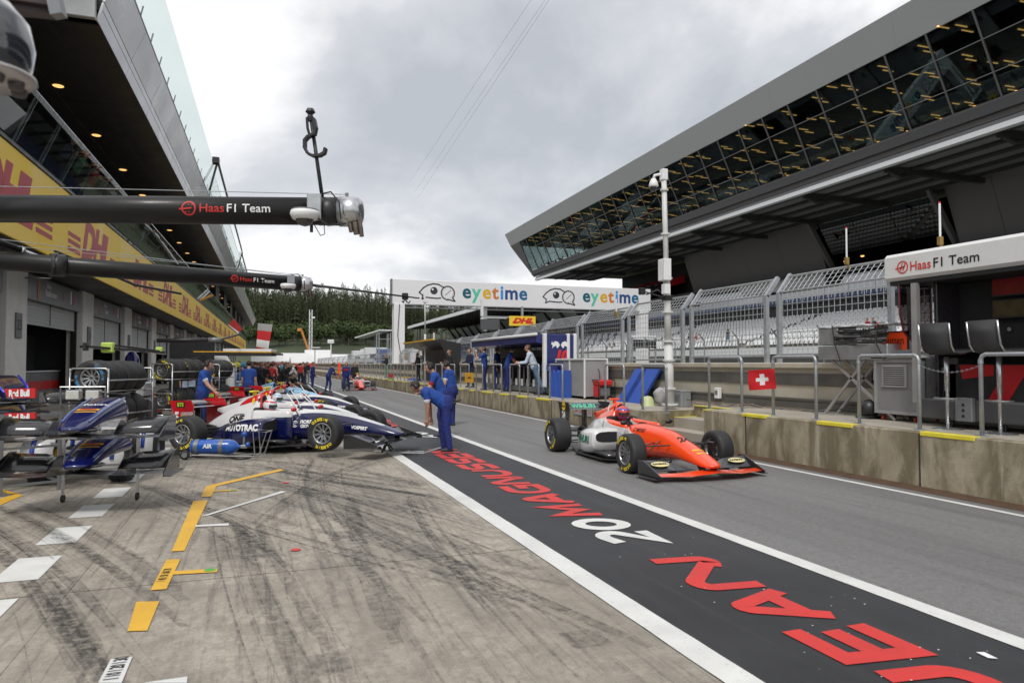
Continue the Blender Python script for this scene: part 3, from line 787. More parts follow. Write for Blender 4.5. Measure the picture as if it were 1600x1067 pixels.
# slanted metal fascia in two rows of panels
def slab4(name, a, b_, y0, y1, th, mat, g=.012):
    (xa, za), (xb, zb_) = a, b_
    d = Vector((xb-xa, 0, zb_-za)).normalized(); nrm = Vector((d.z, 0, -d.x))
    mb = MB()
    pa, pb = Vector((xa, 0, za))+d*g, Vector((xb, 0, zb_))-d*g
    sec = lambda y: [pa+Vector((0, y, 0)), pb+Vector((0, y, 0)), pb-nrm*th+Vector((0, y, 0)), pa-nrm*th+Vector((0, y, 0))]
    mb.loft([sec(y0+g), sec(y1-g)]); return mb.build(name, mat, pit)
y = 21.5; st_ = 3.9
while y < L1:
    if y > 110: st_ = 19
    slab4('fascia_panel', (-4.60, 11.0), (-4.45, 11.55), y, min(y+st_, L1), .05, M_alu)
    slab4('fascia_panel', (-4.45, 11.55), (-4.02, 12.55), y, min(y+st_, L1), .05, M_alu)
    y += st_
# near end of the roof box: pale end fascia
mb = MB(); mb.cbox(-11, 21.3, 11.0, -4.62, 21.48, 11.85, .02); mb.build('end_fascia', pbr('pale_metal', (0.5, .5, .5), .35, metal=.4), pit)
mb = MB(); mb.box(-10.9, 20.6, 11.9, -5.0, 21.28, 12.6); mb.build('end_fascia', M_alu, pit)
mb = MB(); mb.box(-4.6, 21.5, 12.56, -4.02, L1, 12.64); mb.build('fascia_cap', M_black, pit)
# roof terrace glass
y = 20.6; k = 0
while y < L1:
    st_ = 1.95 if y < 60 else (6 if y < 110 else 20)
    hi = 13.95 if y < 47 else 13.5
    mb = MB(); mb.loft([[(-4.02, yy, 12.62), (-3.56, yy, hi), (-3.545, yy, hi), (-4.005, yy, 12.62)] for yy in (y+.02, y+st_-.02)])
    mb.build('terrace_pane', M_gl, pit)
    mb = MB(); mb.bar((-4.10, y, 12.45), (-3.98, y, 12.98), .04, .05, upv=(0, 1, 0)); mb.build('glass_clamp', M_black, pit)
    y += st_; k += 1
for ya, yb, xx, zz1 in ((47, 84, -3.35, 14.3), (86, 150, -3.45, 14.3)):
    mb = MB(); mb.bar((xx, ya, zz1), (xx, yb, zz1), .10, .16); mb.bar((xx, ya+.05, zz1), (xx-.45, ya+.05, 12.4), .12, .12, upv=(0, 1, 0)); mb.box(xx-.3, ya-.3, zz1-.2, xx+.1, ya+.3, zz1+.15); mb.build('screen_frame', M_black, pit)
    mb = MB(); mb.quad((xx, ya, zz1), (xx-.45, ya, 12.6), (xx-.45, yb, 12.6), (xx, yb, zz1)); mb.build('terrace_pane', M_gl, pit)
# red-white-red board at the far end of the building
fb = thing('flag_board', 'tall leaning red and white board at the far end of the pit building', 'banner', (0, 0, 0))
a = gy(400, 548, 190); b_ = gy(418, 552, 190); c = gy(426, 507, 190); d = gy(403, 505, 190)
mb = MB()
def lerp(p, q, t): return p+(q-p)*t
bands = [(0, .15, 0), (.15, .42, 1), (.42, .75, 0), (.75, 1.0, 2)]
for t0, t1, mi in bands:
    p = [lerp(a, d, t0), lerp(b_, c, t0), lerp(b_, c, t1), lerp(a, d, t1)]
    mb.loft([p, [q+Vector((0, .3, 0)) for q in p]], mi=mi)
mb.build('board', [M_red, M_txtwhite, pbr('pale_grey_print', (.35, .33, .32), .5)], fb)

# ------------------------------------------------------------------ team booms over the garages
M_boom = pbr('boom_carbon', (0.008, 0.0075, 0.0075), 0.42, spec=.35, var=0.15, coat=0.08, scale=3)
def haas_logo(parent, M, h, white=M_txtwhite):
    # ring with a slanted H, then the team name; M: local frame, text height h
    mb = MB(); mb.M = M; n = 28; r1, r0 = h*.72, h*.58
    x0 = 0
    for k in range(n):
        a, b_ = 2*PI*k/n, 2*PI*(k+1)/n
        mb.quad((x0+r0*math.cos(a), r0*math.sin(a), 0), (x0+r1*math.cos(a), r1*math.sin(a), 0), (x0+r1*math.cos(b_), r1*math.sin(b_), 0), (x0+r0*math.cos(b_), r0*math.sin(b_), 0))
    w = h*.10
    for (p, q) in (((-.32, -.40), (.0, .42)), ((.02, -.42), (.34, .40)), ((-.95, -.10), (.30, .02))):
        p = Vector((p[0]*h, p[1]*h, .0004)); q = Vector((q[0]*h, q[1]*h, .0004)); dd = (q-p).normalized(); s_ = Vector((-dd.y, dd.x, 0))*w*.7
        mb.quad(p-s_, q-s_, q+s_, p+s_)
    return mb.build('logo', M_txtred, parent)
def boom(name, label, A, Bp, rad, caplen, logo_at, logo_h):
    A, Bp = Vector(A), Vector(Bp); ax = (Bp-A).normalized(); L = (Bp-A).length
    t = thing(name, label, 'boom', tuple(A))
    up = Vector((0, 0, 1)); side = ax.cross(up).normalized()
    T = lambda s_, u=0, v=0: ax*s_+up*u+side*v
    mb = MB(); mb.smooth = True; mb.tube([T(0), T(L-caplen)], rad, 32); mb.build('tube', M_boom, t)
    mb = MB(); mb.smooth = True
    mb.tube([T(L-caplen*1.9), T(L-caplen)], rad*1.03, 32); mb.build('collar', M_black, t)
    mb = MB(); mb.smooth = True
    mb.tube([T(L-caplen), T(L-caplen*.45), T(L-caplen*.2), T(L-caplen*.04), T(L)], [rad*1.10, rad*1.10, rad*1.02, rad*.80, rad*.45], 32)
    c = mb.build('end_cap', M_steel, t)
    mb = MB(); mb.tube([T(L-caplen*.7, rad*1.1), T(L-caplen*.7, rad*1.35)], rad*.12, 10); mb.build('cap_bolt', M_grey, c)
    # camera dome on a bracket near the end
    s0 = L-caplen*2.15
    mb = MB(); mb.cbox(-rad*.5, -rad*.12, -rad*.9, rad*.5, rad*.12, rad*1.0, rad*.05)
    mb.M = Matrix.Identity(4)
    M = Matrix.Translation(T(s0+rad*.4, 0, rad*1.18)) @ Matrix(((ax.x, side.x, 0, 0), (ax.y, side.y, 0, 0), (ax.z, side.z, 1, 0), (0, 0, 0, 1)))
    mb.v = [tuple(M @ Vector(v)) for v in mb.v]
    mb.build('bracket', M_galv, t)
    mb = MB(); mb.smooth = True; mb.M = Matrix.Translation(T(s0-rad*.15, -rad*.62, rad*1.55))
    mb.lathe([(0, rad*.3), (rad*.95, rad*.3), (rad*1.02, rad*.05), (rad*.85, -rad*.28), (rad*.5, -rad*.32)], 24)
    dm = mb.build('camera_housing', M_white, t)
    mb = MB(); mb.smooth = True; mb.M = Matrix.Translation(T(s0-rad*.15, -rad*.78, rad*1.55)); mb.lathe([(rad*.62, -rad*.05), (rad*.56, -rad*.35), (rad*.34, -rad*.55), (0, -rad*.64)], 20); mb.build('camera_dome', pbr('dome_dark', (.02, .02, .025), .05, coat=1, var=0), dm)
    mb = MB(); mb.M = Matrix.Translation(T(s0-rad*.15, -rad*.36, rad*1.55)); mb.lathe([(0, .0), (rad*.92, .0), (rad*.92, rad*.14), (0, rad*.14)], 20); mb.build('ring', M_grey, dm)
    # fittings and cables
    mb = MB()
    for q in range(3):
        s1 = L-caplen*(.5-.22*q)
        mb.tube([T(s1, -rad*.9, rad*.5), T(s1+.01, -rad*1.25, rad*.6), T(s1+.02, -rad*1.6-.02*q, rad*.6)], rad*(.16+.05*(q % 2)), 10)
    mb.build('air_fitting', pbr('brass_fitting', (.13, .11, .09), .35, metal=.8), t)
    mb = MB()
    mb.tube([T(s0+rad*.6, -rad*.7, rad*1.3), T(s0+rad*1.4, -rad*1.25, rad*1.2), T(s0+rad*2.2, -rad*1.15, rad*1.1), T(L-caplen*.6, -rad*1.05, rad*.9)], rad*.07, 6)
    mb.tube([T(s0+rad*.6, rad*1.1, rad*.6), T(s0+rad*1.5, rad*1.22, rad*.9), T(s0+rad*2.2, rad*.4, rad*1.3), T(s0+rad*2.3, -rad*.8, rad*1.2)], rad*.06, 6)
    mb.tube([T(s0+rad*.3, -rad*1.0, rad*1.2), T(s0+rad*.9, -rad*2.0, rad*1.3), T(s0+rad*1.2, -rad*1.9, rad*1.3), T(s0+rad*1.1, -rad*1.0, rad*1.2)], rad*.035, 6)
    mb.tube([T(s0-.0, -rad*1.1, rad*.4), T(s0-.0, -rad*1.6, rad*.4)], rad*.12, 8)
    mb.build('cable', M_black, t)
    mb = MB(); mb.tube([T(0, rad*1.75), T(L-caplen*.7, rad*1.25)], .004, 5); mb.build('stay_wire', M_galv, t)
    # team name printed on the side facing the camera
    yd = up; xd = ax; nrm = xd.cross(yd)
    if (Vector((0, 0, CAMH))-A).dot(nrm) < 0: pass
    cyl = MB(); cyl.tube([T(0), T(L)], rad, 64)
    bvh = BVHTree.FromPolygons(cyl.v, cyl.f)
    base = T(logo_at*L, -rad*.05, rad)
    red_o = text_on('lettering', 'Haas', base+ax*(logo_h*1.0), xd, yd, M_txtred, t, bvh, off=.002, size=logo_h, bold=logo_h*.006, sx=1.12, align='LEFT')
    w_ = max(v.co.dot(ax) for v in red_o.data.vertices)-base.dot(ax)
    text_on('lettering', 'F1 Team', base+ax*(w_+logo_h*.16), xd, yd, M_txtwhite, t, bvh, off=.002, size=logo_h, bold=logo_h*.006, sx=1.08, align='LEFT')
    lg = haas_logo(t, frame(base+ax*(logo_h*.15), xd, yd), logo_h*.85)
    for v in lg.data.vertices:
        p = v.co-ax*v.co.dot(ax); q = v.co; hit = bvh.ray_cast(q+nrm*.4, -nrm)
        if hit[0] is not None: v.co = hit[0]+nrm*.002
    return t, T, L
A = gd(-150, 325, 6.4); E1_ = gd(567, 331, 6.4)
b1, T1, L1_ = boom('haas_boom', 'thick black carbon boom nearest the camera with a hook pole standing on its end', A, E1_, 0.125, 0.21, 0.63, 0.105)
# hook pole on the nearer boom
pA = gd(503, 305, 6.4)-A; pB = gd(485, 178, 6.4)-A
mb = MB(); mb.smooth = True; mb.tube([pA-(pB-pA)*.12, pB], 0.017, 10); pl = mb.build('hook_pole', pbr('dark_pole', (.05, .055, .06), .4, metal=.5), b1)
mb = MB(); mb.M = Matrix.Translation(pB); mb.lathe([(0, .05), (.03, .045), (.045, .015), (.02, -.01), (.03, -.03), (.025, -.07), (0, -.07)], 12); mb.build('pole_tip', M_black, pl)
hookpx = [(478, 186), (481, 196), (492, 186), (494, 206), (481, 214), (475, 222), (478, 238), (489, 244), (500, 243), (509, 238), (510, 231)]
hookpx = [(491, 186), (494, 200), (492, 210), (482, 214), (476.5, 220), (476.5, 232), (481, 240), (489, 244), (500, 243.5), (507, 239.5), (509, 232)]
pts = [gd(x, y_, 6.36)-A for x, y_ in hookpx]
mb = MB(); wv = FWD.normalized()*0.035
secs = []
for i_, p in enumerate(pts):
    dd = (pts[min(i_+1, len(pts)-1)]-pts[max(i_-1, 0)]).normalized(); s_ = dd.cross(FWD).normalized()*0.011
    secs.append([p+wv+s_, p+wv-s_, p-wv-s_, p-wv+s_])
mb.loft(secs); mb.tube([gd(479.5, 184, 6.36)-A, gd(480.5, 200, 6.36)-A, gd(484, 213, 6.36)-A], .012, 6); mb.build('hook', M_black, b1)
A2 = gd(-60, 402, 9.0); E2 = gd(486, 448, 12.1); E2.z = A2.z = 3.05
b2, T2, L2_ = boom('haas_boom', 'second black carbon boom with a long thin rod pointing at the white banner gantry', A2, E2, 0.125, 0.22, 0.715, 0.092)
q0 = E2-A2; q1 = gd(655, 466, 13.4)-A2
mb = MB(); mb.smooth = True; mb.tube([q0-(q1-q0)*.05, q1], [.026, .013], 10); rd = mb.build('rod', M_black, b2)
h0 = gd(633, 461, 13.25)-A2
mb = MB(); mb.cbox(h0.x-.06, h0.y-.02, h0.z-.09, h0.x+.06, h0.y+.02, h0.z+.04, .015)
for s_ in (-1, 1):
    mb.tube([h0+Vector((0, 0, -.07)), h0+RGT*.03*s_+Vector((0, 0, -.13)), h0+RGT*(.05*s_+.02)+Vector((0, 0, -.15)), h0+RGT*(.08*s_+.02)+Vector((0, 0, -.11))], .012, 6)
mb.build('hook', M_black, rd)
# actuator strut and clamp on the second boom
cl = gd(82, 412, 10.0)-A2
mb = MB(); mb.smooth = True
ax2 = (E2-A2).normalized(); c0 = ax2*((cl).dot(ax2))
mb.tube([c0-ax2*.09, c0+ax2*.09], .155, 24); mb.build('clamp', M_black, b2)
s0_ = gd(-30, 368, 9.0)-A2; s1_ = gd(80, 408, 9.85)-A2; sm_ = s0_+(s1_-s0_)*.55
mb = MB(); mb.smooth = True; mb.tube([s0_, sm_], .045, 12); mb.build('actuator_body', M_boom, b2)
mb = MB(); mb.smooth = True; mb.tube([sm_, s1_], .025, 12); mb.tube([sm_-(s1_-s0_)*.01, sm_+(s1_-s0_)*.03], .055, 12); mb.build('actuator_rod', M_steel, b2)
mb = MB(); mb.tube([c0+Vector((0, 0, .17)), c0+Vector((0, -.12, .12)), c0+Vector((0, -.18, -.05)), c0+Vector((-.05, -.12, -.2)), c0+Vector((-.35, -.1, -.2))], .014, 6)
mb.tube([gd(85, 392, 9.9)-A2, gd(210, 445, 11.2)-A2, gd(283, 459, 12)-A2], .02, 6); mb.build('cable', M_black, b2)
mb = MB(); mb.tube([A2-A2+Vector((0, 0, .3)), (E2-A2)+Vector((0, 0, .12))], .006, 5); mb.build('stay_wire', M_galv, b2)
# distant booms of the garages further along
def simple_boom(px0, py0_, px1, py1_, d0, d1, r, col, label, rodpx=None):
    a = gd(px0, py0_, d0); b_ = gd(px1, py1_, d1); t = thing('team_boom', label, 'boom', tuple(a))
    mb = MB(); mb.smooth = True; mb.tube([(0, 0, 0), b_-a], r, 14); mb.build('tube', col, t)
    mb = MB(); mb.smooth = True; mb.tube([b_-a-(b_-a).normalized()*.3, b_-a+(b_-a).normalized()*.05], r*1.25, 14); mb.build('end_cap', M_grey, t)
    if rodpx:
        c = gd(*rodpx); mb = MB(); mb.tube([b_-a, c-a], .03, 6); mb.build('rod', M_black, t)
simple_boom(245, 532, 343, 531, 20, 20.5, .06, M_black, 'thin dark horizontal boom behind the tyre racks', (376, 522, 22))
# flat light gantry boom with a yellow stripe
lb = thing('light_gantry', 'flat black and white light gantry boom with a yellow stripe above the pit crews', 'boom', (0, 0, 0))
a = gd(308, 550, 22); b_ = gd(428, 551, 22)
mb = MB(); mb.bar(a+Vector((0, 0, -.06)), b_+Vector((0, 0, -.06)), .5, .10); mb.build('lower_rail', M_black, lb)
mb = MB(); mb.bar(a+Vector((0, 0, .01)), b_+Vector((0, 0, .01)), .52, .03); mb.build('stripe', pbr('stripe_yellow', (.75, .40, .02), .5), lb)
mb = MB(); mb.bar(lerp(a, b_, .38)+Vector((0, 0, .07)), b_+Vector((0, 0, .07)), .5, .08); mb.build('upper_rail', M_white, lb)
mb = MB(); mb.tube([b_+Vector((0, 0, -.05)), gd(442, 554, 22)], .03, 6); mb.tube([lerp(a, b_, .2), gd(250, 580, 21)], .03, 6); mb.build('cable', M_black, lb)

# camera dome housing hanging from a boom above the photographer, out of focus
cd = thing('camera_housing', 'large out of focus glass camera dome hanging at the upper left edge', 'camera', tuple(gd(-28, 70, 1.8)))
k_ = 1.8/1100
mb = MB(); mb.smooth = True; mb.lathe([(0, 78*k_), (40*k_, 68*k_), (62*k_, 40*k_), (70*k_, 0), (66*k_, -30*k_), (60*k_, -42*k_)], 40); mb.build('dome', pbr('smoked_dome', (.03, .035, .045), .08, var=0, coat=1), cd)
mb = MB(); mb.smooth = True; mb.lathe([(60*k_, -40*k_), (72*k_, -44*k_), (74*k_, -50*k_), (60*k_, -58*k_), (0, -60*k_)], 40); mb.build('ring', pbr('ring_silver', (.45, .43, .42), .3, metal=.6), cd)
mb = MB(); mb.smooth = True
for a_ in (-.9, -.2, .5):
    mb.M = Matrix.Translation((50*k_*math.cos(a_), 50*k_*math.sin(a_), -54*k_)); mb.lathe([(0, -16*k_), (10*k_, -14*k_), (13*k_, 0), (0, 0)], 14)
mb.M = Matrix.Identity(4)
mb.build('fixing_screw', pbr('ring_dark', (.06, .05, .05), .4), cd)
ub = thing('camera_boom', 'dark out of focus boom bracket in the upper left corner', 'boom', tuple(gd(-40, -10, 2.2)))
a = gd(-160, -35, 2.1)-gd(-40, -10, 2.2); b_ = gd(80, 2, 2.3)-gd(-40, -10, 2.2)
mb = MB(); mb.bar(a, b_, .10, .07); mb.bar(a+Vector((0, 0, -.06)), gd(84, 22, 2.3)-gd(-40, -10, 2.2), .05, .02); mb.build('beam', pbr('beam_brown', (.05, .035, .035), .5), ub)
mb = MB(); mb.bar(gd(82, -15, 2.25)-gd(-40, -10, 2.2), gd(92, 26, 2.25)-gd(-40, -10, 2.2), .04, .035); mb.build('end_plate', M_grey, ub)
# ================================================================== GRANDSTAND BUILDING ON THE RIGHT
gs = thing('grandstand_building', 'huge overhanging grey building with slanted glazing above the main grandstand on the right', 'building', (0, 0, 0), -0.031)
M_clad = pbr('grey_cladding', (0.27, 0.275, 0.275), 0.5, metal=0.0, var=0.05, scale=0.3)
M_clad2 = pbr('dark_cladding', (0.14, 0.132, 0.134), 0.5, metal=0.0, var=0.06, scale=0.3)
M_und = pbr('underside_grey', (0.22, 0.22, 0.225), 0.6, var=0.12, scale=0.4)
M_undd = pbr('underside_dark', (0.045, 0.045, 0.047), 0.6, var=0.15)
M_edge = pbr('pale_edge_strip', (0.72, 0.73, 0.74), 0.4, var=0.05)
M_facg = glass('facade_glass', (0.60, 0.68, 0.68), 0.75, ior=1.5, gl=0.20)
M_tint = glass('tinted_glass', (0.10, 0.14, 0.18), 0.5, ior=1.4, gl=0.02)
Y0, Y1 = -14.0, 114.3
# profile corners (local x, z): roof top, glazing top, glazing bottom, fascia bottom
RT, GT, GB, FB = (38.3, 25.05), (38.75, 22.65), (41.0, 17.75), (41.45, 16.62)
def yend(z): return Y1+(z-16.62)*.80
def rp(name, a, b_, ya, yb, th, mat, parent=gs, g=0.01, out=0.0):
    (xa, za), (xb, zb_) = a, b_
    d = Vector((xb-xa, 0, zb_-za)).normalized(); nrm = Vector((-d.z, 0, d.x))
    if nrm.x > 0: nrm = -nrm
    pa, pb = Vector((xa, 0, za))+d*g+nrm*out, Vector((xb, 0, zb_))-d*g+nrm*out
    def sec(y, e=False):
        ea, eb = ((yend(pa.z), yend(pb.z)) if e else (y, y))
        return [pa+Vector((0, ea, 0)), pb+Vector((0, eb, 0)), pb-nrm*th+Vector((0, eb, 0)), pa-nrm*th+Vector((0, ea, 0))]
    mb = MB(); mb.loft([sec(ya+g), sec(yb-g, yb >= Y1-.01)]); return mb.build(name, mat, parent)
y = Y0
while y < Y1-.01:
    rp('fascia_panel', RT, GT, y, min(y+12.5, Y1), .12, M_clad, g=.004); rp('lower_fascia_panel', GB, FB, y, min(y+12.5, Y1), .12, M_clad2, g=.004); y += 12.5
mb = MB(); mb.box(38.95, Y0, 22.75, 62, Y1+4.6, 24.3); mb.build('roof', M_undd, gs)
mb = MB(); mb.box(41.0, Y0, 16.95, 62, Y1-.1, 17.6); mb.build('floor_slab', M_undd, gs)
mb = MB(); mb.box(61, Y0, 17.6, 62, 88, 23.2); mb.build('rear_wall', M_dark, gs)
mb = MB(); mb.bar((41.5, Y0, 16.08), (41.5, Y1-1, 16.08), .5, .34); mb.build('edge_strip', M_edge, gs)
mb = MB(); mb.bar((41.7, Y0, 16.43), (41.7, Y1-.6, 16.43), .3, .36); mb.build('shadow_gap', M_undd, gs)  # dark-coloured bar standing in for the shadow band under the fascia
# glazing: bays of panes in three rows with mullions
mull = [0.0]
bay = 3.22
ys_ = []
y = Y1
while y > Y0: ys_.append(y); y -= bay
nb = len(ys_)-1
def gp(t): return (GT[0]+(GB[0]-GT[0])*t, GT[1]+(GB[1]-GT[1])*t)
rows = [0, .34, .72, 1.0]
for i in range(nb):
    for j in range(3):
        rp('glass_pane', gp(rows[j]), gp(rows[j+1]), ys_[i+1], ys_[i], .03, M_facg, g=.03, out=-.05)
    rp('mullion', gp(0), gp(1), ys_[i]-.05, ys_[i]+.05, .16, M_clad2, g=.0, out=.02)
for t in rows[1:3]:
    a = gp(t); mb = MB(); mb.bar((a[0]-.01, Y0, a[1]), (a[0]-.01, Y1, a[1]), .05, .05); mb.build('transom', M_clad2, gs)
# end wall glazing at the far end (seen through, brighter)
for j in range(5):
    x0 = 38.6+j*4.2
    x0 += 2.4; za_, zb_ = 17.65, 22.7
    mb = MB(); mb.quad((x0, yend(za_)-.1, za_), (x0+4.1, yend(za_)-.1, za_), (x0+4.1, yend(zb_)-.1, zb_), (x0, yend(zb_)-.1, zb_)); mb.build('end_pane', M_gl, gs)
    mb = MB(); mb.bar((x0, yend(za_)-.1, za_), (x0, yend(zb_)-.1, zb_), .1, .1); mb.build('end_mullion', M_clad2, gs)
# ceiling lamps behind the glass: paired warm bars running back from the facade
M_warm = pbr('warm_bar_lamp', (1.0, 0.52, 0.15), 0.5, var=0, emit=1.15)
lamp_me = []
for offs in (((0, -.35), (1.05, .15)), ((0, -.2), (.9, .25)), ((0, 0), (1.0, .4), (-.9, .5))):
    mbl = MB()
    for (ox, oy) in offs: mbl.box(ox-.48, oy-.045, -.05, ox+.48, oy+.045, 0)
    lamp_me.append(mbl.mesh('ceiling_lamp', M_warm))
random.seed(5)
for i in range(nb):
    yb = (ys_[i]+ys_[i+1])/2
    for r_ in range(4):
        o = put('ceiling_lamp', lamp_me[(i*2+r_) % 3], gs); o.location = (40.2+r_*4.0+random.uniform(-.3, .3), yb+random.uniform(-.35, .35), 22.71)
mb = MB()
for i in range(nb):
    yb = (ys_[i]+ys_[i+1])/2
    mb.box(39.2, yb-1.5, 22.5, 60, yb-1.42, 22.74)
    mb.box(42.2, yb-.05, 17.6, 42.3, yb+.05, 18.7)
mb.build('interior_frame', pbr('interior_frame', (.05, .055, .06), .4, var=.1), gs)
# tables, bar fronts and people-height clutter right behind the glass
mats_ = [pbr('furn_red', (.35, .02, .02), .5), pbr('furn_blue', (.03, .08, .3), .5), pbr('furn_white', (.5, .5, .5), .5), pbr('furn_teal', (.1, .3, .3), .5), M_grey]
random.seed(3)
for i in range(nb):
    yb = (ys_[i]+ys_[i+1])/2
    for q in range(2):
        y = yb+random.uniform(-1.3, 1.3); x = 41.6+random.uniform(0, .8)
        mb = MB(); mb.cbox(x, y-.35, 18.28, x+.6, y+.35, 18.33, .01); mb.tube([(x+.3, y, 17.6), (x+.3, y, 18.28)], .04, 8); mb.build('bar_table', random.choice(mats_), gs)
# underside of the overhang: sloping boards with dark beams
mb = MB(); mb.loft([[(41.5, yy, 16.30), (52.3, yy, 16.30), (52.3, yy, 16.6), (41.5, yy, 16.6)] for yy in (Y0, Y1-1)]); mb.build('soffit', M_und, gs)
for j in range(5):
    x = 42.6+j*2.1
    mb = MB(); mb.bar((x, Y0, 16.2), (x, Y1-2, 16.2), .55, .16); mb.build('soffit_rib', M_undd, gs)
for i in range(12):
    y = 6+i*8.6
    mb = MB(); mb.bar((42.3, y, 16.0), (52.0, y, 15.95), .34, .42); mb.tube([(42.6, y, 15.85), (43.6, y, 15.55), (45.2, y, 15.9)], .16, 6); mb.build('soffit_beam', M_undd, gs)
# facade below the overhang: slanted grey boards, a projecting glazed box, pale band, glass ribbon
def strip3(name, xa, za, xb, zb_, ya, yb, mat, th=.15, step=6.0):
    y = ya
    while y < yb-.01:
        e = min(y+step, yb); mb = MB()
        mb.loft([[(xa, yy, za), (xb, yy, zb_), (xb+th, yy, zb_), (xa+th, yy, za)] for yy in (y+.02, e-.02)]); mb.build(name, mat, gs); y = e
strip3('wall_panel', 54.0, 11.2, 52.2, 16.35, -14, 44.0, M_clad2)
strip3('wall_panel', 54.0, 11.2, 52.2, 16.35, 59.2, 84, M_clad2)
strip3('window_pane', 55.0, 8.6, 55.0, 11.1, -14, 108, glass('ribbon_glass', (.10, .14, .18), .5, ior=1.5, gl=.22), step=3.4)
mb = MB(); mb.box(55.2, Y0, 8.2, 58, 108, 16.3); mb.build('inner_wall', M_dark, gs)
mb = MB(); mb.box(52.4, Y0, 11.1, 55.2, 108, 11.3); mb.build('ledge', M_undd, gs)
# glazed box between the slanted boards
y = 45.0
for q in range(3):
    e = y+4.4; mb = MB()
    for (za, zb_) in ((11.35, 12.9), (12.95, 14.6), (14.65, 16.25)):
        f = lambda z: 54.6-(z-11.2)*.62
        mb = MB(); mb.loft([[(f(za), yy, za), (f(zb_), yy, zb_), (f(zb_)+.05, yy, zb_), (f(za)+.05, yy, za)] for yy in (y+.04, e-.04)]); mb.build('window_pane', M_tint, gs)
    y = e
for y in (44.5, 58.7):
    mb = MB(); mb.bar((54.4, y, 11.3), (51.0, y, 16.4), .5, .35, upv=(0, 1, 0)); mb.build('frame_post', M_clad2, gs)
mb = MB(); mb.bar((51.5, 44.3, 16.0), (51.5, 59, 16.0), .3, .3); mb.box(54.3, 44.3, 11.0, 54.9, 59, 11.34); mb.build('frame_rail', M_undd, gs)
for (x, y, z) in ((53.2, 54.5, 12.2), (53.3, 56.8, 12.0)):
    mb = MB(); mb.ball((x+.8, y, z), .22, 8, sc=(1, 1, .4)); mb.build('lamp', M_warm, gs)
strip3('pale_band', 54.0, 9.9, 53.5, 11.1, 59.4, 73.5, M_edge, step=18.8)
# glazed pod under the far part of the overhang
y = 88
for q in range(5):
    mb = MB(); mb.loft([[(54.4, yy, 10.3), (51.4, yy, 13.2), (51.5, yy, 13.25), (54.5, yy, 10.35)] for yy in (y+.05, y+2.3)]); mb.build('window_pane', M_tint, gs); y += 2.35
mb = MB(); mb.loft([[(51.4, yy, 13.2), (55, yy, 14.4), (55, yy, 13.3), (52.2, yy, 12.6)] for yy in (88, 100)]); mb.build('pod_roof', M_red, gs)

# ------------------------------------------------------------------ seating terrace
stand = thing('seating_terrace', 'main grandstand terrace with rows of white plastic seats and concrete steps', 'grandstand', (0, 0, 0), -0.031)
M_tread = pbr('terrace_concrete', (0.30, 0.28, 0.24), 0.85, var=0.12, scale=1)
NR = 13; RX, RZ = .82, .27; SX, SZ = 41.6, 3.0
mb = MB()
for r_ in range(NR):
    mb.box(SX+r_*RX, -14, 0.0, SX+(r_+1)*RX, 150, SZ+r_*RZ)
mb.build('steps', M_tread, stand)
mb = MB(); mb.box(40.6, -14, 0, 41.58, 150, 3.1); mb.build('front_wall', pbr('dark_front', (.07, .07, .07), .7), stand)
mb = MB(); mb.box(40.5, -14, 1.4, 40.58, 150, 1.7); mb.box(40.5, -14, 2.5, 40.58, 150, 3.12); mb.build('front_band', M_edge, stand)
M_seat = pbr('seat_white', (0.78, 0.79, 0.79), 0.35, var=.05)
M_seatb = pbr('seat_blue', (0.06, 0.10, 0.22), 0.35, var=.05)
mbs = MB(); mbs.smooth = False
mbs.loft([[(-.02, -.22, .40), (-.02, .22, .40), (-.02, .22, .44), (-.02, -.22, .44)], [(.36, -.22, .38), (.36, .22, .38), (.36, .22, .42), (.36, -.22, .42)], [(.42, -.22, .42), (.42, .22, .42), (.38, .21, .45), (.38, -.21, .45)], [(.50, -.20, .80), (.50, .20, .80), (.46, .20, .80), (.46, -.20, .80)]])
sme = mbs.mesh('seat', M_seat); smb = mbs.mesh('seat', M_seatb)
seats = []
for r_ in range(NR-1):
    y = -10.0
    while y < 140:
        inaisle = any(abs(y-a_) < 0.8 for a_ in (14.5+1, 36, 57.5, 79, 100, 121))
        if not inaisle: seats.append((SX+r_*RX+.2, y, SZ+r_*RZ, r_))
        y += .56
def sdist(s): return (s[0]*.34+s[1]*.94) if s[1] > 24 else 999
seats.sort(key=sdist)
vis = [s for s in seats if s[1] > 24][:298]
rest = [s for s in seats if s not in vis and s[1] > 20]
for s in vis:
    o = put('seat', sme, stand); o.location = s[:3]
mb = MB(); mb2 = MB()
for s in rest:
    tgt = mb2 if (s[1] > 95 and (int(s[1]*1.3)+s[3]) % 3 == 0) else mb
    o_ = len(tgt.v)
    tgt.M = Matrix.Translation(s[:3]); tgt.add([(-.02, -.22, .42), (.38, -.22, .40), (.38, .22, .40), (-.02, .22, .42), (.50, -.20, .80), (.50, .20, .80)], [(0, 1, 2, 3), (1, 4, 5, 2)])
tag(mb.build('seat_rows', M_seat, stand), kind='stuff'); tag(mb2.build('seat_rows', M_seatb, stand), kind='stuff')
# aisle stairs and rail along the front
for a_ in (15.5, 36, 57.5, 79, 100, 121):
    mb = MB()
    for r_ in range(NR*2): mb.box(SX+r_*RX/2-.2, a_-.62, SZ-1+r_*RZ/2, SX+(r_+1)*RX/2-.2, a_+.62, SZ+r_*RZ/2+.03)
    mb.build('aisle_stair', pbr('stair_tan', (.36, .32, .26), .8), stand)
mb = MB(); mb.tube([(41.3, -14, 4.35), (41.3, 150, 4.35)], .03, 5); mb.tube([(41.3, -14, 3.9), (41.3, 150, 3.9)], .02, 5)
y = 10
while y < 150: mb.tube([(41.3, y, 3.2), (41.3, y, 4.35)], .03, 5); y += 1.6
mb.build('front_railing', M_grey, stand)
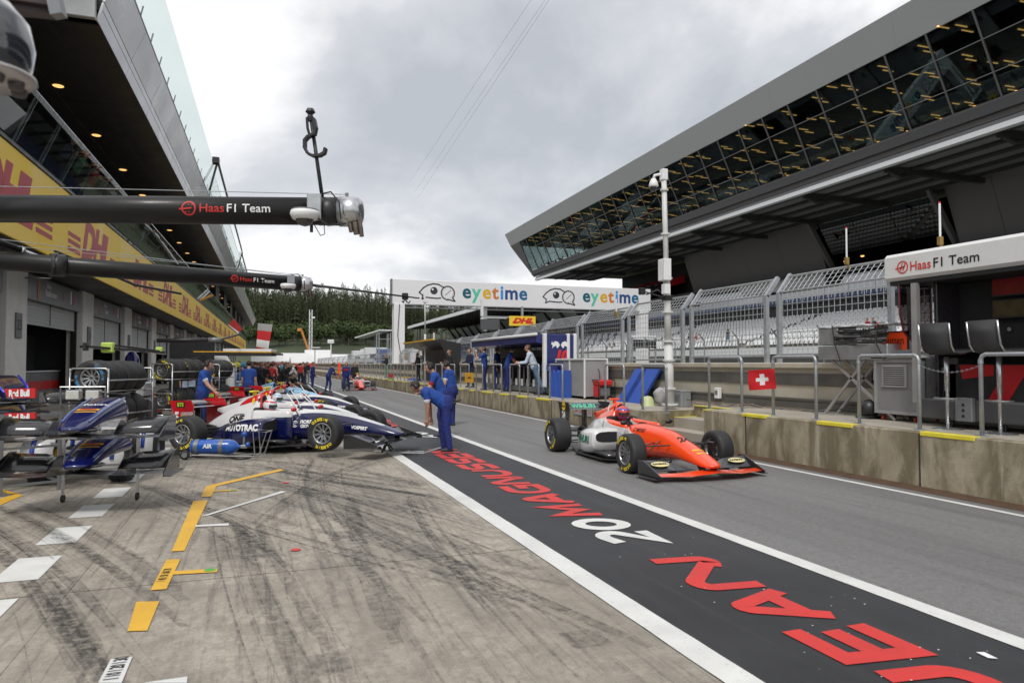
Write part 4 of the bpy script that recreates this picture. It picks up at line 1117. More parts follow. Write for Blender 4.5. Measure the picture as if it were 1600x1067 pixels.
# dark concourse and blue upper tier behind the white rows
mb = MB(); mb.box(52.3, -14, 4, 60, 150, 8.1); mb.build('concourse_wall', M_undd, stand)
mb = MB()
y = 20
while y < 150:
    for r_ in range(2):
        mb.M = Matrix.Translation((52.0+r_*.3, y, 7.9+r_*.35)); mb.add([(0, -.24, 0), (.3, -.24, 0), (.3, .24, 0), (0, .24, 0), (.4, -.22, .45), (.4, .22, .45)], [(0, 1, 2, 3), (1, 4, 5, 2)])
    y += .56
tag(mb.build('upper_seat_row', M_seatb, stand), kind='stuff')

# ------------------------------------------------------------------ far grandstand wing with its own sloping roof
wing = thing('far_grandstand', 'lower far grandstand wing with a white edged roof and a row of slanted windows', 'grandstand', (0, 0, 0), -0.03)
def wsec(y, k=1.0): return [(37.0, y, 12.4), (37.0, y, 12.9), (58, y, 14.0), (58, y, 13.4)]
mb = MB(); mb.loft([wsec(112), wsec(214, 1.0)]); mb.build('roof', M_undd, wing)
mb = MB(); mb.bar((36.9, 112, 12.65), (36.9, 214, 12.65), .2, .75); mb.build('roof_edge', M_edge, wing)
for i in range(13):
    y = 114+i*8
    mb = MB(); mb.bar((37.3, y, 12.2), (56, y, 13.1), .3, .35); mb.build('roof_beam', pbr('beam_grey', (.10, .10, .105), .5), wing)
for i in range(14):
    y = 112+i*7.2
    mb = MB(); mb.loft([[(48.0, yy, 11.6), (50.4, yy, 8.9), (50.5, yy, 9.0), (48.1, yy, 11.7)] for yy in (y+.2, y+6.6)]); mb.build('window_pane', pbr('pale_window', (.35, .37, .37), .25, var=.1), wing)
    mb = MB(); mb.bar((47.6, y, 12.4), (51.4, y, 6.6), .5, .5, upv=(0, 1, 0)); mb.build('frame_post', M_undd, wing)
    mb = MB(); mb.loft([[(50.4, yy, 8.8), (51.4, yy, 6.4), (51.6, yy, 6.4), (50.6, yy, 8.8)] for yy in (y+.2, y+6.9)]); mb.build('wall_panel', M_clad2, wing)
mb = MB(); mb.box(52.3, 112, 0, 60, 214, 13.4); mb.build('rear_wall', M_undd, wing)
mb = MB()
for r_ in range(10): mb.box(41.6+r_*1.1, 150, 0, 42.7+r_*1.1, 214, 3.0+r_*.42)
mb.build('steps', M_tread, wing)
mb = MB()
for r_ in range(10):
    y = 150
    while y < 212:
        if random.random() < .9: mb.box(41.9+r_*1.1, y, 3.0+r_*.42, 42.2+r_*1.1, y+.44, 3.75+r_*.42)
        y += .6
tag(mb.build('seat_rows', M_seatb, wing), kind='stuff')
w2 = thing('far_canopy', 'thin white edged canopy tip far beyond the left gantry post', 'canopy', (0, 0, 0))
a = gy(566, 528, 230); b_ = gy(606, 516, 205)
mb = MB(); mb.bar(a, b_, 5, .35); mb.build('roof', M_edge, w2)
mb = MB(); mb.bar(a+Vector((4, 0, -.4)), b_+Vector((4, 0, -.4)), 6, .3); mb.build('underside', M_undd, w2)
for t in (.4, .85):
    p = lerp(a, b_, t); mb = MB(); mb.bar((p.x+1, p.y, 0), (p.x+1, p.y, p.z), .35, .35, upv=(0, 1, 0)); mb.build('post', M_galv, w2)

# ------------------------------------------------------------------ white banner gantry across the track
gan = thing('banner_gantry', 'white gantry across the track with two eye and clock logos and colourful lettering', 'gantry', (0, 58.2, 0))
M_ban = pbr('gantry_white', (0.78, 0.78, 0.795), 0.5, var=0.03, scale=.3)
GX0, GX1, GZ0, GZ1 = 10.45, 34.9, 6.62, 8.70
mb = MB(); mb.cbox(GX0, -.35, GZ0, GX1, .35, GZ1, .03); gb = mb.build('banner_box', M_ban, gan)
mb = MB(); mb.box(GX0-.05, -.40, GZ0-.03, GX0-.001, .40, GZ1+.02); mb.build('end_trim', M_grey, gan)
for x0, x1 in ((10.6, 11.5), (33.7, 34.6)):
    mb = MB(); mb.cbox(x0, -.45, -.1, x1, .45, GZ0-.002, .02); mb.build('post', M_ban, gan)
mb = MB(); mb.tube([(11.05, -.5, GZ0), (10.9, -.5, 4), (11.3, -.5, 1.6), (11.2, -.5, .6)], .03, 6); mb.build('cable', M_black, gan)
mb = MB(); mb.bar((11.6, .1, GZ0-.22), (33.7, .1, GZ0-.22), .12, .10)
for k in range(12): mb.bar((12.5+k*1.8, .1, GZ0-.22), (12.5+k*1.8, .1, GZ0), .05, .05, upv=(0, 1, 0))
mb.build('lower_truss', M_galv, gan)
mb = MB(); mb.bar((18.6, 0, GZ0-2.1), (18.6, 0, GZ0), .3, .3, upv=(0, 1, 0)); mb.build('drop_post', M_galv, gan)
def ring(mb, cx_, cz_, r, w, a0=0, a1=2*PI, n=36, yy=-.356, sx=1, sz=1):
    for k in range(n):
        a, b_ = a0+(a1-a0)*k/n, a0+(a1-a0)*(k+1)/n
        P_ = lambda rr, t: (cx_+rr*math.cos(t)*sx, yy, cz_+rr*math.sin(t)*sz)
        mb.quad(P_(r-w/2, a), P_(r+w/2, a), P_(r+w/2, b_), P_(r-w/2, b_))
def poly(mb, pts, w, yy=-.356):
    for p, q in zip(pts[:-1], pts[1:]):
        p, q = Vector((p[0], yy, p[1])), Vector((q[0], yy, q[1])); d = (q-p).normalized(); s_ = Vector((-d.z, 0, d.x))*w/2
        e = d*w*.3
        mb.quad(p-s_-e, q-s_+e, q+s_+e, p+s_-e)
M_ink = pbr('logo_ink', (.028, .035, .05), .5, var=0)
def eye_logo(x, s):
    zc_ = (GZ0+GZ1)/2+.12
    mb = MB()
    # eye outline as a speech bubble with a pupil
    up = [(-1.35, -.15), (-1.0, .25), (-.6, .52), (-.1, .66), (.4, .62), (.85, .38)]
    poly(mb, [(x+a*s, zc_+b_*s) for a, b_ in up], .11)
    poly(mb, [(x+a*s, zc_+b_*s) for a, b_ in [(-1.35, -.15), (-1.02, -.38), (-1.1, -.72), (-.72, -.55), (-.2, -.6), (.3, -.62), (.6, -.58)]], .11)
    n = 24; mb.add([(x-.02*s+.33*s*math.cos(2*PI*k/n), -.356, zc_+.05*s+.33*s*math.sin(2*PI*k/n)) for k in range(n)], [tuple(range(n))])
    xc = x+1.25*s; zcc = zc_-.12*s
    ring(mb, xc, zcc, .60*s, .11, -.75, -.75+5.55)
    poly(mb, [(xc+.41*s, zcc-.38*s), (xc+.66*s, zcc-.72*s), (xc-.02*s, zcc-.56*s)], .11)
    poly(mb, [(xc-.22*s, zcc-.18*s), (xc+.28*s, zcc+.26*s)], .05, -.357)
    for k in range(12):
        a = 2*PI*k/12; poly(mb, [(xc+.44*s*math.cos(a), zcc+.44*s*math.sin(a)), (xc+.51*s*math.cos(a), zcc+.51*s*math.sin(a))], .025, -.3575)
    mb.build('eye_logo', M_ink, gan)
    mb = MB(); mb.add([(x-.14*s+.09*s*math.cos(2*PI*k/12), -.359, zc_+.17*s+.09*s*math.sin(2*PI*k/12)) for k in range(12)], [tuple(range(12))]); mb.build('eye_glint', M_ban, gan)
cols = {'e': (.0, .10, .15), 'y': (.10, .55, .38), 'E': (.72, .42, .02), 't': (.62, .20, .04), 'i': (.03, .28, .68), 'm': (.015, .06, .22), 'f': (.01, .13, .28)}
def eyetime(x, s):
    adv = 0
    for ch, key in zip('eyetime', 'eyEtimf'):
        me = text_mesh(ch, size=1.62*s, bold=.045, align='LEFT'); w = max(v.co.x for v in me.vertices)
        text('letter', ch, (x+adv, -.356, (GZ0+GZ1)/2+.16), (1, 0, 0), (0, 0, 1), pbr('logo_'+key, cols[key], .5, var=0), gan, size=1.62*s, bold=.045, align='LEFT')
        adv += w+.10*s
eye_logo(14.0, .95); eyetime(16.45, 1.03)
eye_logo(25.2, .95); eyetime(27.8, 1.0)

# yellow board and dark screen hanging beyond the fence
yb = thing('hanging_board', 'yellow board with red lettering hanging under the gantry', 'sign', (0, 0, 0))
a, b_ = gy(796, 509, 50), gy(837, 509, 50); c = gy(837, 494.5, 50)
mb = MB(); mb.cbox(a.x, 50, a.z, b_.x, 50.08, c.z, .01); mb.build('board', M_dhly, yb)
me_o = text('lettering', 'DHL', ((a.x+b_.x)/2, 49.99, (a.z+c.z)/2), (1, 0, 0), (0, 0, 1), pbr('bright_red', (.65, .02, .02), .5, var=0), yb, size=.55, bold=.03, shear=.35, sx=1.5)
mb = MB()
for s_ in (-1, 1):
    for q in range(2):
        xx = (a.x+b_.x)/2; mb.box(xx+s_*.60-.22, 49.985, (a.z+c.z)/2-.16+q*.1, xx+s_*.60+.22, 49.99, (a.z+c.z)/2-.12+q*.1)
mb.build('stripe', MATS['bright_red'], yb)
mb = MB(); mb.bar(((a.x+b_.x)/2, 50.1, c.z), ((a.x+b_.x)/2, 50.1, c.z+.75), .15, .15, upv=(0, 1, 0)); mb.bar((a.x-2.2, 50.1, c.z-.1), (a.x, 50.1, c.z-.1), .12, .12); mb.build('hanger', M_galv, yb)
sc = thing('hanging_screen', 'dark flat screen hanging left of the yellow board', 'screen', (0, 0, 0))
a, b_ = gy(752, 515, 52), gy(781, 499, 52)
mb = MB(); mb.cbox(a.x, 52, a.z, b_.x, 52.3, b_.z, .03); mb.build('screen_case', pbr('screen_grey', (.09, .095, .105), .35), sc)
mb = MB(); mb.bar((a.x, 52.15, b_.z+.15), (b_.x+.6, 52.15, b_.z+.15), .15, .15); mb.bar((a.x+.1, 52.15, b_.z), (a.x+.1, 52.15, b_.z+1.5), .2, .2, upv=(0, 1, 0)); mb.build('bracket', M_white, sc)

# ------------------------------------------------------------------ debris fence on the track wall
def nthw(k):
    w_ = ['nearest', 'second', 'third', 'fourth', 'fifth', 'sixth', 'seventh', 'eighth', 'ninth', 'tenth', 'eleventh', 'twelfth', 'thirteenth', 'fourteenth', 'fifteenth', 'sixteenth', 'seventeenth', 'eighteenth', 'nineteenth', 'twentieth']
    return w_[k] if k < 20 else '%dth' % (k+1)
XF = 11.05
pitchF = 3.40; k = 0
y = 2.45+.6
FZ0, FZK, FZT = 1.72, 3.30, 3.72
M_wire = pbr('wire_mesh', (0.46, 0.48, 0.50), 0.4, metal=0.5, var=0)
while y < 64:
    ya, yb_ = y, y+2.98
    t = thing('debris_fence', 'galvanised debris fence panel with cranked top, %s along the track wall' % nthw(k), 'fence', (XF, ya, -.019*max(0, ya-12)), 0, 'debris fence panels')
    W = yb_-ya
    for yy in (0, W):
        mb = MB(); mb.bar((0, yy, 1.70), (0, yy, FZK), .09, .09, upv=(0, 1, 0)); mb.bar((0, yy, FZK-.03), (.34, yy, FZT), .09, .09, upv=(0, 1, 0)); mb.build('post', M_galv, t)
    mb = MB(); mb.tube([(.30, .04, FZT-.05), (.30, W-.04, FZT-.05)], .03, 6); mb.build('top_rail', M_galv, t)
    mb = MB(); mb.tube([(0, .04, FZK), (0, W-.04, FZK)], .022, 6); mb.build('middle_rail', M_galv, t)
    mb = MB(); mb.tube([(0, .04, FZ0+.18), (0, W-.04, FZ0+.18)], .025, 6); mb.build('bottom_rail', M_galv, t)
    mb = MB(); step = .15 if k < 8 else .3; r_ = .007 if k < 8 else .010
    q = step
    while q < W-.05: mb.tube([(-.01, q, FZ0+.18), (-.01, q, FZK), (.30, q, FZT-.05)], r_, 3, caps=False); q += step
    z = FZ0+.30
    while z < FZK: mb.tube([(-.02, .04, z), (-.02, W-.04, z)], r_, 3, caps=False); z += step*.95
    for tt in (.25, .5, .75): mb.tube([(.30*tt-.01, .04, FZK+(FZT-.05-FZK)*tt), (.30*tt-.01, W-.04, FZK+(FZT-.05-FZK)*tt)], r_, 3, caps=False)
    tag(mb.build('wire_mesh', M_wire, t), kind='stuff')
    y += pitchF; k += 1
while y < 150:
    t = thing('debris_fence', 'far galvanised debris fence panel, %s along the track wall' % nthw(k), 'fence', (XF, y, -1.05), 0, 'far debris fence panels')
    mb = MB(); mb.bar((0, 0, 1.70), (0, 0, FZK), .1, .1, upv=(0, 1, 0)); mb.bar((0, 0, FZK-.03), (.34, 0, FZT), .1, .1, upv=(0, 1, 0)); mb.build('post', M_galv, t)
    mb = MB(); mb.bar((.3, 0, FZT), (.3, 6.4, FZT), .06, .06); mb.bar((0, 0, FZK), (0, 6.4, FZK), .05, .05); mb.build('rail', M_galv, t)
    mb = MB()
    for q in np.arange(.5, 6.4, .5): mb.tube([(0, q, 1.8), (0, q, FZK), (.3, q, FZT)], .012, 3, caps=False)
    for z in np.arange(1.9, 3.3, .4): mb.tube([(0, 0, z), (0, 6.4, z)], .012, 3, caps=False)
    tag(mb.build('wire_mesh', M_wire, t), kind='stuff')
    y += 6.8; k += 1
# fence on the far side of the track in front of the stand
k = 0; y = 14.0
while y < 120:
    t = thing('track_fence', 'thin cranked fence post with wires on the far side of the track, %s' % nthw(k), 'fence', (33.6, y, 0), 0, 'far side track fence')
    mb = MB(); mb.tube([(0, 0, 0), (0, 0, 3.5), (-.55, 0, 4.1)], .06, 6); mb.build('post', M_grey, t)
    mb = MB()
    for z in (1.0, 1.6, 2.2, 2.8, 3.4): mb.tube([(0, 0, z), (0, 4.2, z)], .012, 3, caps=False)
    tag(mb.build('wire', M_wire, t), kind='stuff'); y += 4.2; k += 1
bw = MB(); bw.box(33.2, -60, -.03, 33.5, 300, .95)
tag(bw.build('track_barrier', pbr('dark_barrier', (.05, .055, .06), .5, metal=.3)), 'long low dark barrier on the far side of the race track', 'barrier')

# ------------------------------------------------------------------ railings on the pit wall edge
def railing(p0x, p1x, X, z, lab, h=1.07, wide=None):
    ya, yb_ = gx(max(p0x, p1x), 600, X).y, gx(min(p0x, p1x), 600, X).y
    if wide: ya = yb_-wide
    t = thing('railing', lab, 'railing', (X, ya, z), 0, 'railing hoops along the pit wall'); W = yb_-ya; c = .07
    mb = MB(); mb.smooth = True
    mb.tube([(0, 0, .01), (0, 0, h-c), (0, c*.35, h-c*.3), (0, c, h), (0, W-c, h), (0, W-c*.35, h-c*.3), (0, W, h-c), (0, W, .01)], .028, 12); mb.build('tube', M_galv, t)
    for yy in (0, W):
        mb = MB(); mb.lathe([(0, .012), (.085, .012), (.085, 0)], 12); o = mb.build('foot_plate', M_galv, t); o.location = (0, yy, 0)
        mb = MB(); mb.smooth = True; mb.lathe([(.034, 0), (.034, .05)], 12); o = mb.build('collar', M_galv, t); o.location = (0, yy, h-.12)
    return t
railing(1533, 1533, 8.92, ZN, 'tall galvanised railing hoop in front of the bar stools at the right edge', wide=1.5)
railing(1436, 1342, 8.92, ZN, 'galvanised railing hoop in front of the louvred cabinet')
railing(1275, 1208, 8.92, ZN, 'galvanised railing hoop carrying the red flag')
railing(1159, 1108, 8.92, ZN, 'galvanised railing hoop at the end of the near wall beside the steps')
labs = ['behind the white camera pole', 'behind the driver of the orange car', 'in front of the grey fabric cabinet', 'beside the man in the pale shirt', 'in front of the blue pit stand desk', 'in front of the blue pit stand, further on', 'beside the man phoning in blue']
hp = [(1041, 1004), (975, 946), (879, 859), (842, 825), (812, 797), (783.5, 771), (754, 744)]
for (a, b_), l in zip(hp, labs): railing(a, b_, 8.62, ZF, 'galvanised railing hoop '+l)
y = gx(733, 600, 8.62).y; k = 0
while y < 75:
    ya = y
    t = thing('railing', 'far galvanised railing hoop on the pit wall, %s beyond the man phoning' % nthw(k).replace('nearest', 'first'), 'railing', (8.62, ya, ZF), 0, 'railing hoops along the pit wall')
    mb = MB(); mb.tube([(0, 0, 0), (0, 0, 1.0), (0, .06, 1.06), (0, 1.3, 1.06), (0, 1.36, 1.0), (0, 1.36, 0)], .03, 8); mb.build('tube', M_galv, t)
    y += 2.35; k += 1
chain = thing('safety_chain', 'thin steel chain between the two nearest railing hoops', 'chain', (0, 0, 0))
ya, yb_ = gx(1533, 600, 8.92).y, gx(1436, 600, 8.92).y
mb = MB()
for q in range(26):
    t0 = (q+.5)/26; p = Vector((8.92, lerp(ya, yb_, t0), ZN+.93-.10*4*t0*(1-t0)))
    mb.lathe([(.010, -.002), (.014, 0), (.010, .002)], 6, axis='x' if q % 2 else 'z'); n_ = 6*3
    mb.v[-n_:] = [(v[0]+p.x, v[1]*1.5+p.y, v[2]+p.z) for v in mb.v[-n_:]]
mb.build('links', M_galv, chain)

# red flag with a white cross
fl = thing('swiss_flag', 'red square flag with a white cross tied to the railing', 'flag', tuple(gx(1170, 578, 8.86)))
mb = MB(); n = 10
P00, P10, P11, P01 = gx(1171, 610, 8.87), gx(1213, 607, 8.87), gx(1211, 576, 8.87), gx(1168, 579, 8.87)
O = gx(1170, 578, 8.86)
def fp(u, v, off=0):
    p = lerp(lerp(P00, P10, u), lerp(P01, P11, u), v)-O
    return p+Vector((-off-.012*math.sin(u*7)-.01*math.sin(v*5+u*4), 0, 0))
for i in range(n):
    for j in range(n):
        mb.quad(fp(i/n, j/n), fp((i+1)/n, j/n), fp((i+1)/n, (j+1)/n), fp(i/n, (j+1)/n))
mb.build('cloth', pbr('flag_red', (.62, .012, .02), .6, var=.04), fl)
mb = MB()
for (u0, v0, u1, v1) in ((.30, .41, .72, .59), (.43, .22, .59, .41), (.43, .59, .59, .78)):
    for i in range(6):
        a, b_ = u0+(u1-u0)*i/6, u0+(u1-u0)*(i+1)/6
        mb.quad(fp(a, v0, .004), fp(b_, v0, .004), fp(b_, v1, .004), fp(a, v1, .004))
mb.build('cross', M_txtwhite, fl)

# white camera pole
pb = gx(1047, 640, 9.35); pb.z = ZF+.05
pt = gx(1022, 282, 9.35); pt.y = pb.y+.12; pt.x = 9.28
pole = thing('camera_pole', 'tall white pole with a dome camera on a side arm beside the wall steps', 'pole', tuple(pb))
Hp = pt.z-pb.z
M_pw = pbr('pole_white', (.60, .60, .58), .5, var=.08)
lean = Vector((-.10, .05, Hp))
mb = MB(); mb.smooth = True; mb.tube([(0, 0, 0), lean*.28], .105, 16); mb.build('lower_tube', M_pw, pole)
mb = MB(); mb.smooth = True; mb.tube([lean*.28, lean*.55], .082, 16); mb.build('middle_tube', M_pw, pole)
mb = MB(); mb.smooth = True; mb.tube([lean*.55, lean], .062, 16); mb.build('upper_tube', M_pw, pole)
for f_, r_ in ((.012, .2), (.08, .16), (.20, .15), (.28, .16), (.405, .14), (.55, .14), (.74, .11), (.93, .10)):
    mb = MB(); mb.smooth = False; mb.lathe([(0, -.02), (r_, -.02), (r_, .02), (0, .02)], 16); o = mb.build('flange', M_pw, pole); o.location = lean*f_
mb = MB(); mb.cbox(-.10, -.14, -.26, .10, .14, .26, .01); o = mb.build('junction_box', M_white, pole); o.location = lean*.60+Vector((-.12, -.12, -.1))
mb = MB(); mb.cbox(-.08, -.08, -.12, .08, .08, .12, .01); o = mb.build('small_box', M_white, pole); o.location = lean*.50+Vector((-.12, -.15, 0))
mb = MB(); mb.bar((0, 0, 0), (-.45, .35, .18), .03, .03); mb.cbox(-.55, .28, .1, -.42, .42, .26, .01); mb.tube([(0, 0, .03), (-.2, .1, .2), (-.4, .3, .1)], .02, 6); mb.cbox(-.1, -.1, -.06, .1, .1, .06, .01); o = mb.build('bracket', M_black, pole); o.location = lean*.465
mb = MB(); mb.cbox(-.08, -.08, -.14, .08, .08, .14, .02); o = mb.build('mount_box', M_white, pole); o.location = lean*.99+Vector((0, 0, .03))
cm = gx(1015, 290, 9.3)-pb
ax_ = RGT*-1.0
mb = MB(); mb.smooth = True; top = lean*.99+Vector((0, 0, 0)); mb.tube([top, top+ax_*.12+Vector((0, 0, .04)), top+ax_*.22+Vector((0, 0, .02)), top+ax_*.25+Vector((0, 0, -.06))], .035, 10); mb.build('side_arm', M_white, pole)
mb = MB(); mb.smooth = True; c = top+ax_*.25+Vector((0, 0, -.22)); mb.M = Matrix.Translation(c); mb.lathe([(0, .17), (.05, .16), (.10, .06), (.12, -.02), (.10, -.05), (0, -.06)], 20); mb.build('dome_camera', M_white, pole)
mb = MB(); mb.smooth = True; mb.M = Matrix.Translation(c); mb.lathe([(.095, -.05), (.08, -.11), (.04, -.145), (0, -.15)], 16); mb.build('dome', MATS['dome_dark'], pole)
# thin whip aerials on the fence
for px, yt, yb2, X, lab in ((1323, 357, 404, 11.1, 'white whip aerial on the fence left of the white canopy'), (1469, 318, 372, 10.8, 'white whip aerial above the white canopy'), (963, 467, 488, 11.1, 'short white whip aerial on the fence behind the orange car'), (678, 520, 538, 11.1, 'tiny white whip aerial above the dark pit stand')):
    p = gx(px, yb2, X); q = gx(px, yt, X); t = thing('whip_aerial', lab, 'aerial', tuple(p)); h_ = q.z-p.z; r_ = .018*max(1, p.y/14)
    mb = MB(); mb.tube([(0, 0, 0), (0, 0, h_)], r_, 8); mb.build('rod', M_white, t)
    mb = MB(); mb.tube([(0, 0, h_), (0, 0, h_+.03)], r_, 8); mb.build('tip', M_red, t)
    mb = MB(); mb.cbox(-r_*2, -r_*2, -.12, r_*2, r_*2, .02, .005); mb.tube([(0, 0, -.1), (r_*3, .0, -.2)], r_*1.2, 8); mb.build('clamp', pbr('brass', (.35, .24, .08), .4, metal=.7), t)
# ================================================================== RACING CARS
def sec_pts(x, hw, zb, zt, n=28, e=2.6, yc=0.0, topk=1.0):
    # rounded cross-section; topk < 1 narrows the top
    pts = []
    zc_, hz = (zb+zt)/2, (zt-zb)/2
    for k in range(n):
        a = 2*PI*k/n; c, s_ = math.cos(a), math.sin(a)
        yy = math.copysign(abs(c)**(2/e), c); z = math.copysign(abs(s_)**(2/e), s_)
        w = hw*(1-(1-topk)*max(0, (z+0.2))/1.2)
        pts.append((x, yc+yy*w, zc_+z*hz))
    return pts
def catmull(keys, x):
    # smooth interpolation of rows (x, a, b, c...) sorted by x
    for i in range(len(keys)-1):
        if keys[i][0] <= x <= keys[i+1][0]: break
    p1, p2 = keys[i], keys[i+1]; p0 = keys[max(0, i-1)]; p3 = keys[min(len(keys)-1, i+2)]
    t = (x-p1[0])/(p2[0]-p1[0]); out = []
    for j in range(1, len(p1)):
        m1 = (p2[j]-p0[j])/(p2[0]-p0[0])*(p2[0]-p1[0]); m2 = (p3[j]-p1[j])/(p3[0]-p1[0])*(p2[0]-p1[0])
        t2, t3 = t*t, t*t*t
        out.append((2*t3-3*t2+1)*p1[j]+(t3-2*t2+t)*m1+(-2*t3+3*t2)*p2[j]+(t3-t2)*m2)
    return out
def body_loft(mb, keys, step=.05, n=28):
    keys = sorted(keys); x = keys[0][0]; secs = []
    xs_ = list(np.arange(keys[0][0], keys[-1][0], step))+[keys[-1][0]]
    for x in xs_:
        hw, zb, zt, e, tk = catmull(keys, x)
        secs.append(sec_pts(x, hw, zb, zt, n, e, 0, tk))
    mb.loft(secs)
def livery(name, upper, lower, curve, extra=None, rough=.26):
    """paint with a colour break: 'upper' above z = curve(x), 'lower' below, in the body's own coordinates"""
    if name in MATS: return MATS[name]
    m = bpy.data.materials.new(name); m.use_nodes = True; nt = m.node_tree; N, L = nt.nodes, nt.links; b = N['Principled BSDF']
    b.inputs['Roughness'].default_value = rough; b.inputs['Coat Weight'].default_value = .55; b.inputs['Coat Roughness'].default_value = .05
    t = N.new('ShaderNodeTexCoord'); s = N.new('ShaderNodeSeparateXYZ'); L.new(t.outputs['Object'], s.inputs[0])
    def build(curve, lo, hi):
        mrx = N.new('ShaderNodeMapRange'); mrx.inputs[1].default_value = -1; mrx.inputs[2].default_value = 4; L.new(s.outputs[0], mrx.inputs[0])
        fc = N.new('ShaderNodeFloatCurve'); c = fc.mapping.curves[0]
        pts = sorted(curve)
        c.points[0].location = ((pts[0][0]+1)/5, pts[0][1]); c.points[1].location = ((pts[-1][0]+1)/5, pts[-1][1])
        for p in pts[1:-1]: c.points.new((p[0]+1)/5, p[1])
        fc.mapping.use_clip = False; fc.mapping.update()
        L.new(mrx.outputs[0], fc.inputs['Value'])
        sub = N.new('ShaderNodeMath'); sub.operation = 'SUBTRACT'; L.new(s.outputs[2], sub.inputs[0]); L.new(fc.outputs[0], sub.inputs[1])
        st = N.new('ShaderNodeMath'); st.operation = 'GREATER_THAN'; L.new(sub.outputs[0], st.inputs[0]); st.inputs[1].default_value = 0
        x = N.new('ShaderNodeMix'); x.data_type = 'RGBA'; L.new(st.outputs[0], x.inputs[0])
        for i, v in ((6, lo), (7, hi)):
            if isinstance(v, tuple): x.inputs[i].default_value = (*v, 1)
            else: L.new(v, x.inputs[i])
        return x.outputs[2]
    c = build(curve, lower, upper)
    for cv, hi in (extra or []): c = build(cv, c, hi)
    L.new(c, b.inputs['Base Color']); MATS[name] = m; return m

M_tyre_y = pbr('tyre_yellow', (.70, .55, .02), .5, var=0)
M_rim = pbr('rim_silver', (.42, .43, .44), .28, metal=.85, var=.08)
WHEEL = {}
def wheel_meshes(rad, w):
    key = (rad, w)
    if key in WHEEL: return WHEEL[key]
    rr = .178
    mb = MB(); mb.smooth = True
    prof = [(rr, w*.44), (rr+.02, w*.49), (rad*.80, w*.505), (rad*.91, w*.47), (rad*.975, w*.40), (rad, w*.30), (rad, 0), (rad, -w*.30), (rad*.975, -w*.40), (rad*.91, -w*.47), (rad*.80, -w*.505), (rr+.02, -w*.49), (rr, -w*.44)]
    mb.lathe(prof, 48, 'y'); ty = mb.mesh('tyre', M_rubber)
    # rim with ten spokes, outer face at +y
    mb = MB(); mb.smooth = True
    mb.lathe([(rr+.002, w*.46), (rr-.006, w*.475), (rr-.016, w*.46), (rr-.022, w*.36), (rr-.03, -w*.3), (rr-.01, -w*.44), (rr+.002, -w*.45)], 36, 'y')
    mb.smooth = False
    for k in range(10):
        a = 2*PI*k/10; c, s_ = math.cos(a), math.sin(a)
        for d_ in (-1, 1):
            p0 = Vector((.045*math.cos(a+d_*.10), w*.30, .045*math.sin(a+d_*.10))); p1 = Vector(((rr-.02)*math.cos(a+d_*.085), w*.40, (rr-.02)*math.sin(a+d_*.085)))
            mb.bar(p0, p1, .012, .02, upv=(0, 1, 0))
    mb.lathe([(0, w*.34), (.028, w*.34), (.03, w*.30), (.055, w*.29), (.058, w*.2), (0, w*.2)], 20, 'y')
    rim = mb.mesh('rim', M_rim)
    mb = MB(); mb.lathe([(0, w*.37), (.018, w*.37), (.022, w*.33), (0, w*.33)], 12, 'y'); mb.lathe([(.12, w*.05), (.155, w*.05), (.155, w*.02), (.12, w*.02)], 24, 'y', close=True)
    hub = mb.mesh('hub', M_black)
    # sidewall lettering
    mb = MB(); me_list = []
    vs, fs = [], []
    def word(s, a0, r_, size, adv):
        for i, ch in enumerate(s):
            if ch == ' ': continue
            me = text_mesh(ch, size=size, bold=.0035)
            a = a0-i*adv; o = len(vs)
            for v in me.vertices:
                x, z = v.co.x, v.co.y+r_
                aa = a-PI/2
                X = x*math.cos(aa)-z*math.sin(aa); Z = x*math.sin(aa)+z*math.cos(aa)
                vs.append((X, 0, Z))
            for p in me.polygons: fs.append(tuple(o+q for q in p.vertices))
    rm = (rr+.02+rad*.90)/2
    word('P ZERO', PI*1.5+.62, rm, .062, .24) if False else None
    for base_ in (0, PI):
        word('P ZERO', base_+PI*1.5+.60, rm, .066, .235)
        word('PIRELLI', base_+PI*.5+.50+.0, rm, .052, .165)
    vs = [(x, w*.512-abs(math.hypot(x, z)-rm)*.12, z) for x, y, z in vs]
    me = bpy.data.meshes.new('sidewall_lettering'); me.from_pydata(vs, [], fs); me.materials.append(M_tyre_y)
    # band of paint on the far shoulder
    WHEEL[key] = (ty, rim, hub, me); return WHEEL[key]
def add_wheel(car, x, y, rad, w, side, steer=0.0, z=None, letter=True, spin=0.0):
    ty, rim, hub, let = wheel_meshes(rad, w)
    M = Matrix.Translation((x, y, z if z is not None else rad)) @ Matrix.Rotation(steer+(0 if side > 0 else PI), 4, 'Z') @ Matrix.Rotation(spin, 4, 'Y')
    t = put('wheel', ty, car, M); put('rim', rim, t); put('hub', hub, t)
    if letter: put('sidewall_lettering', let, t)
    return t
CARPARTS = {}
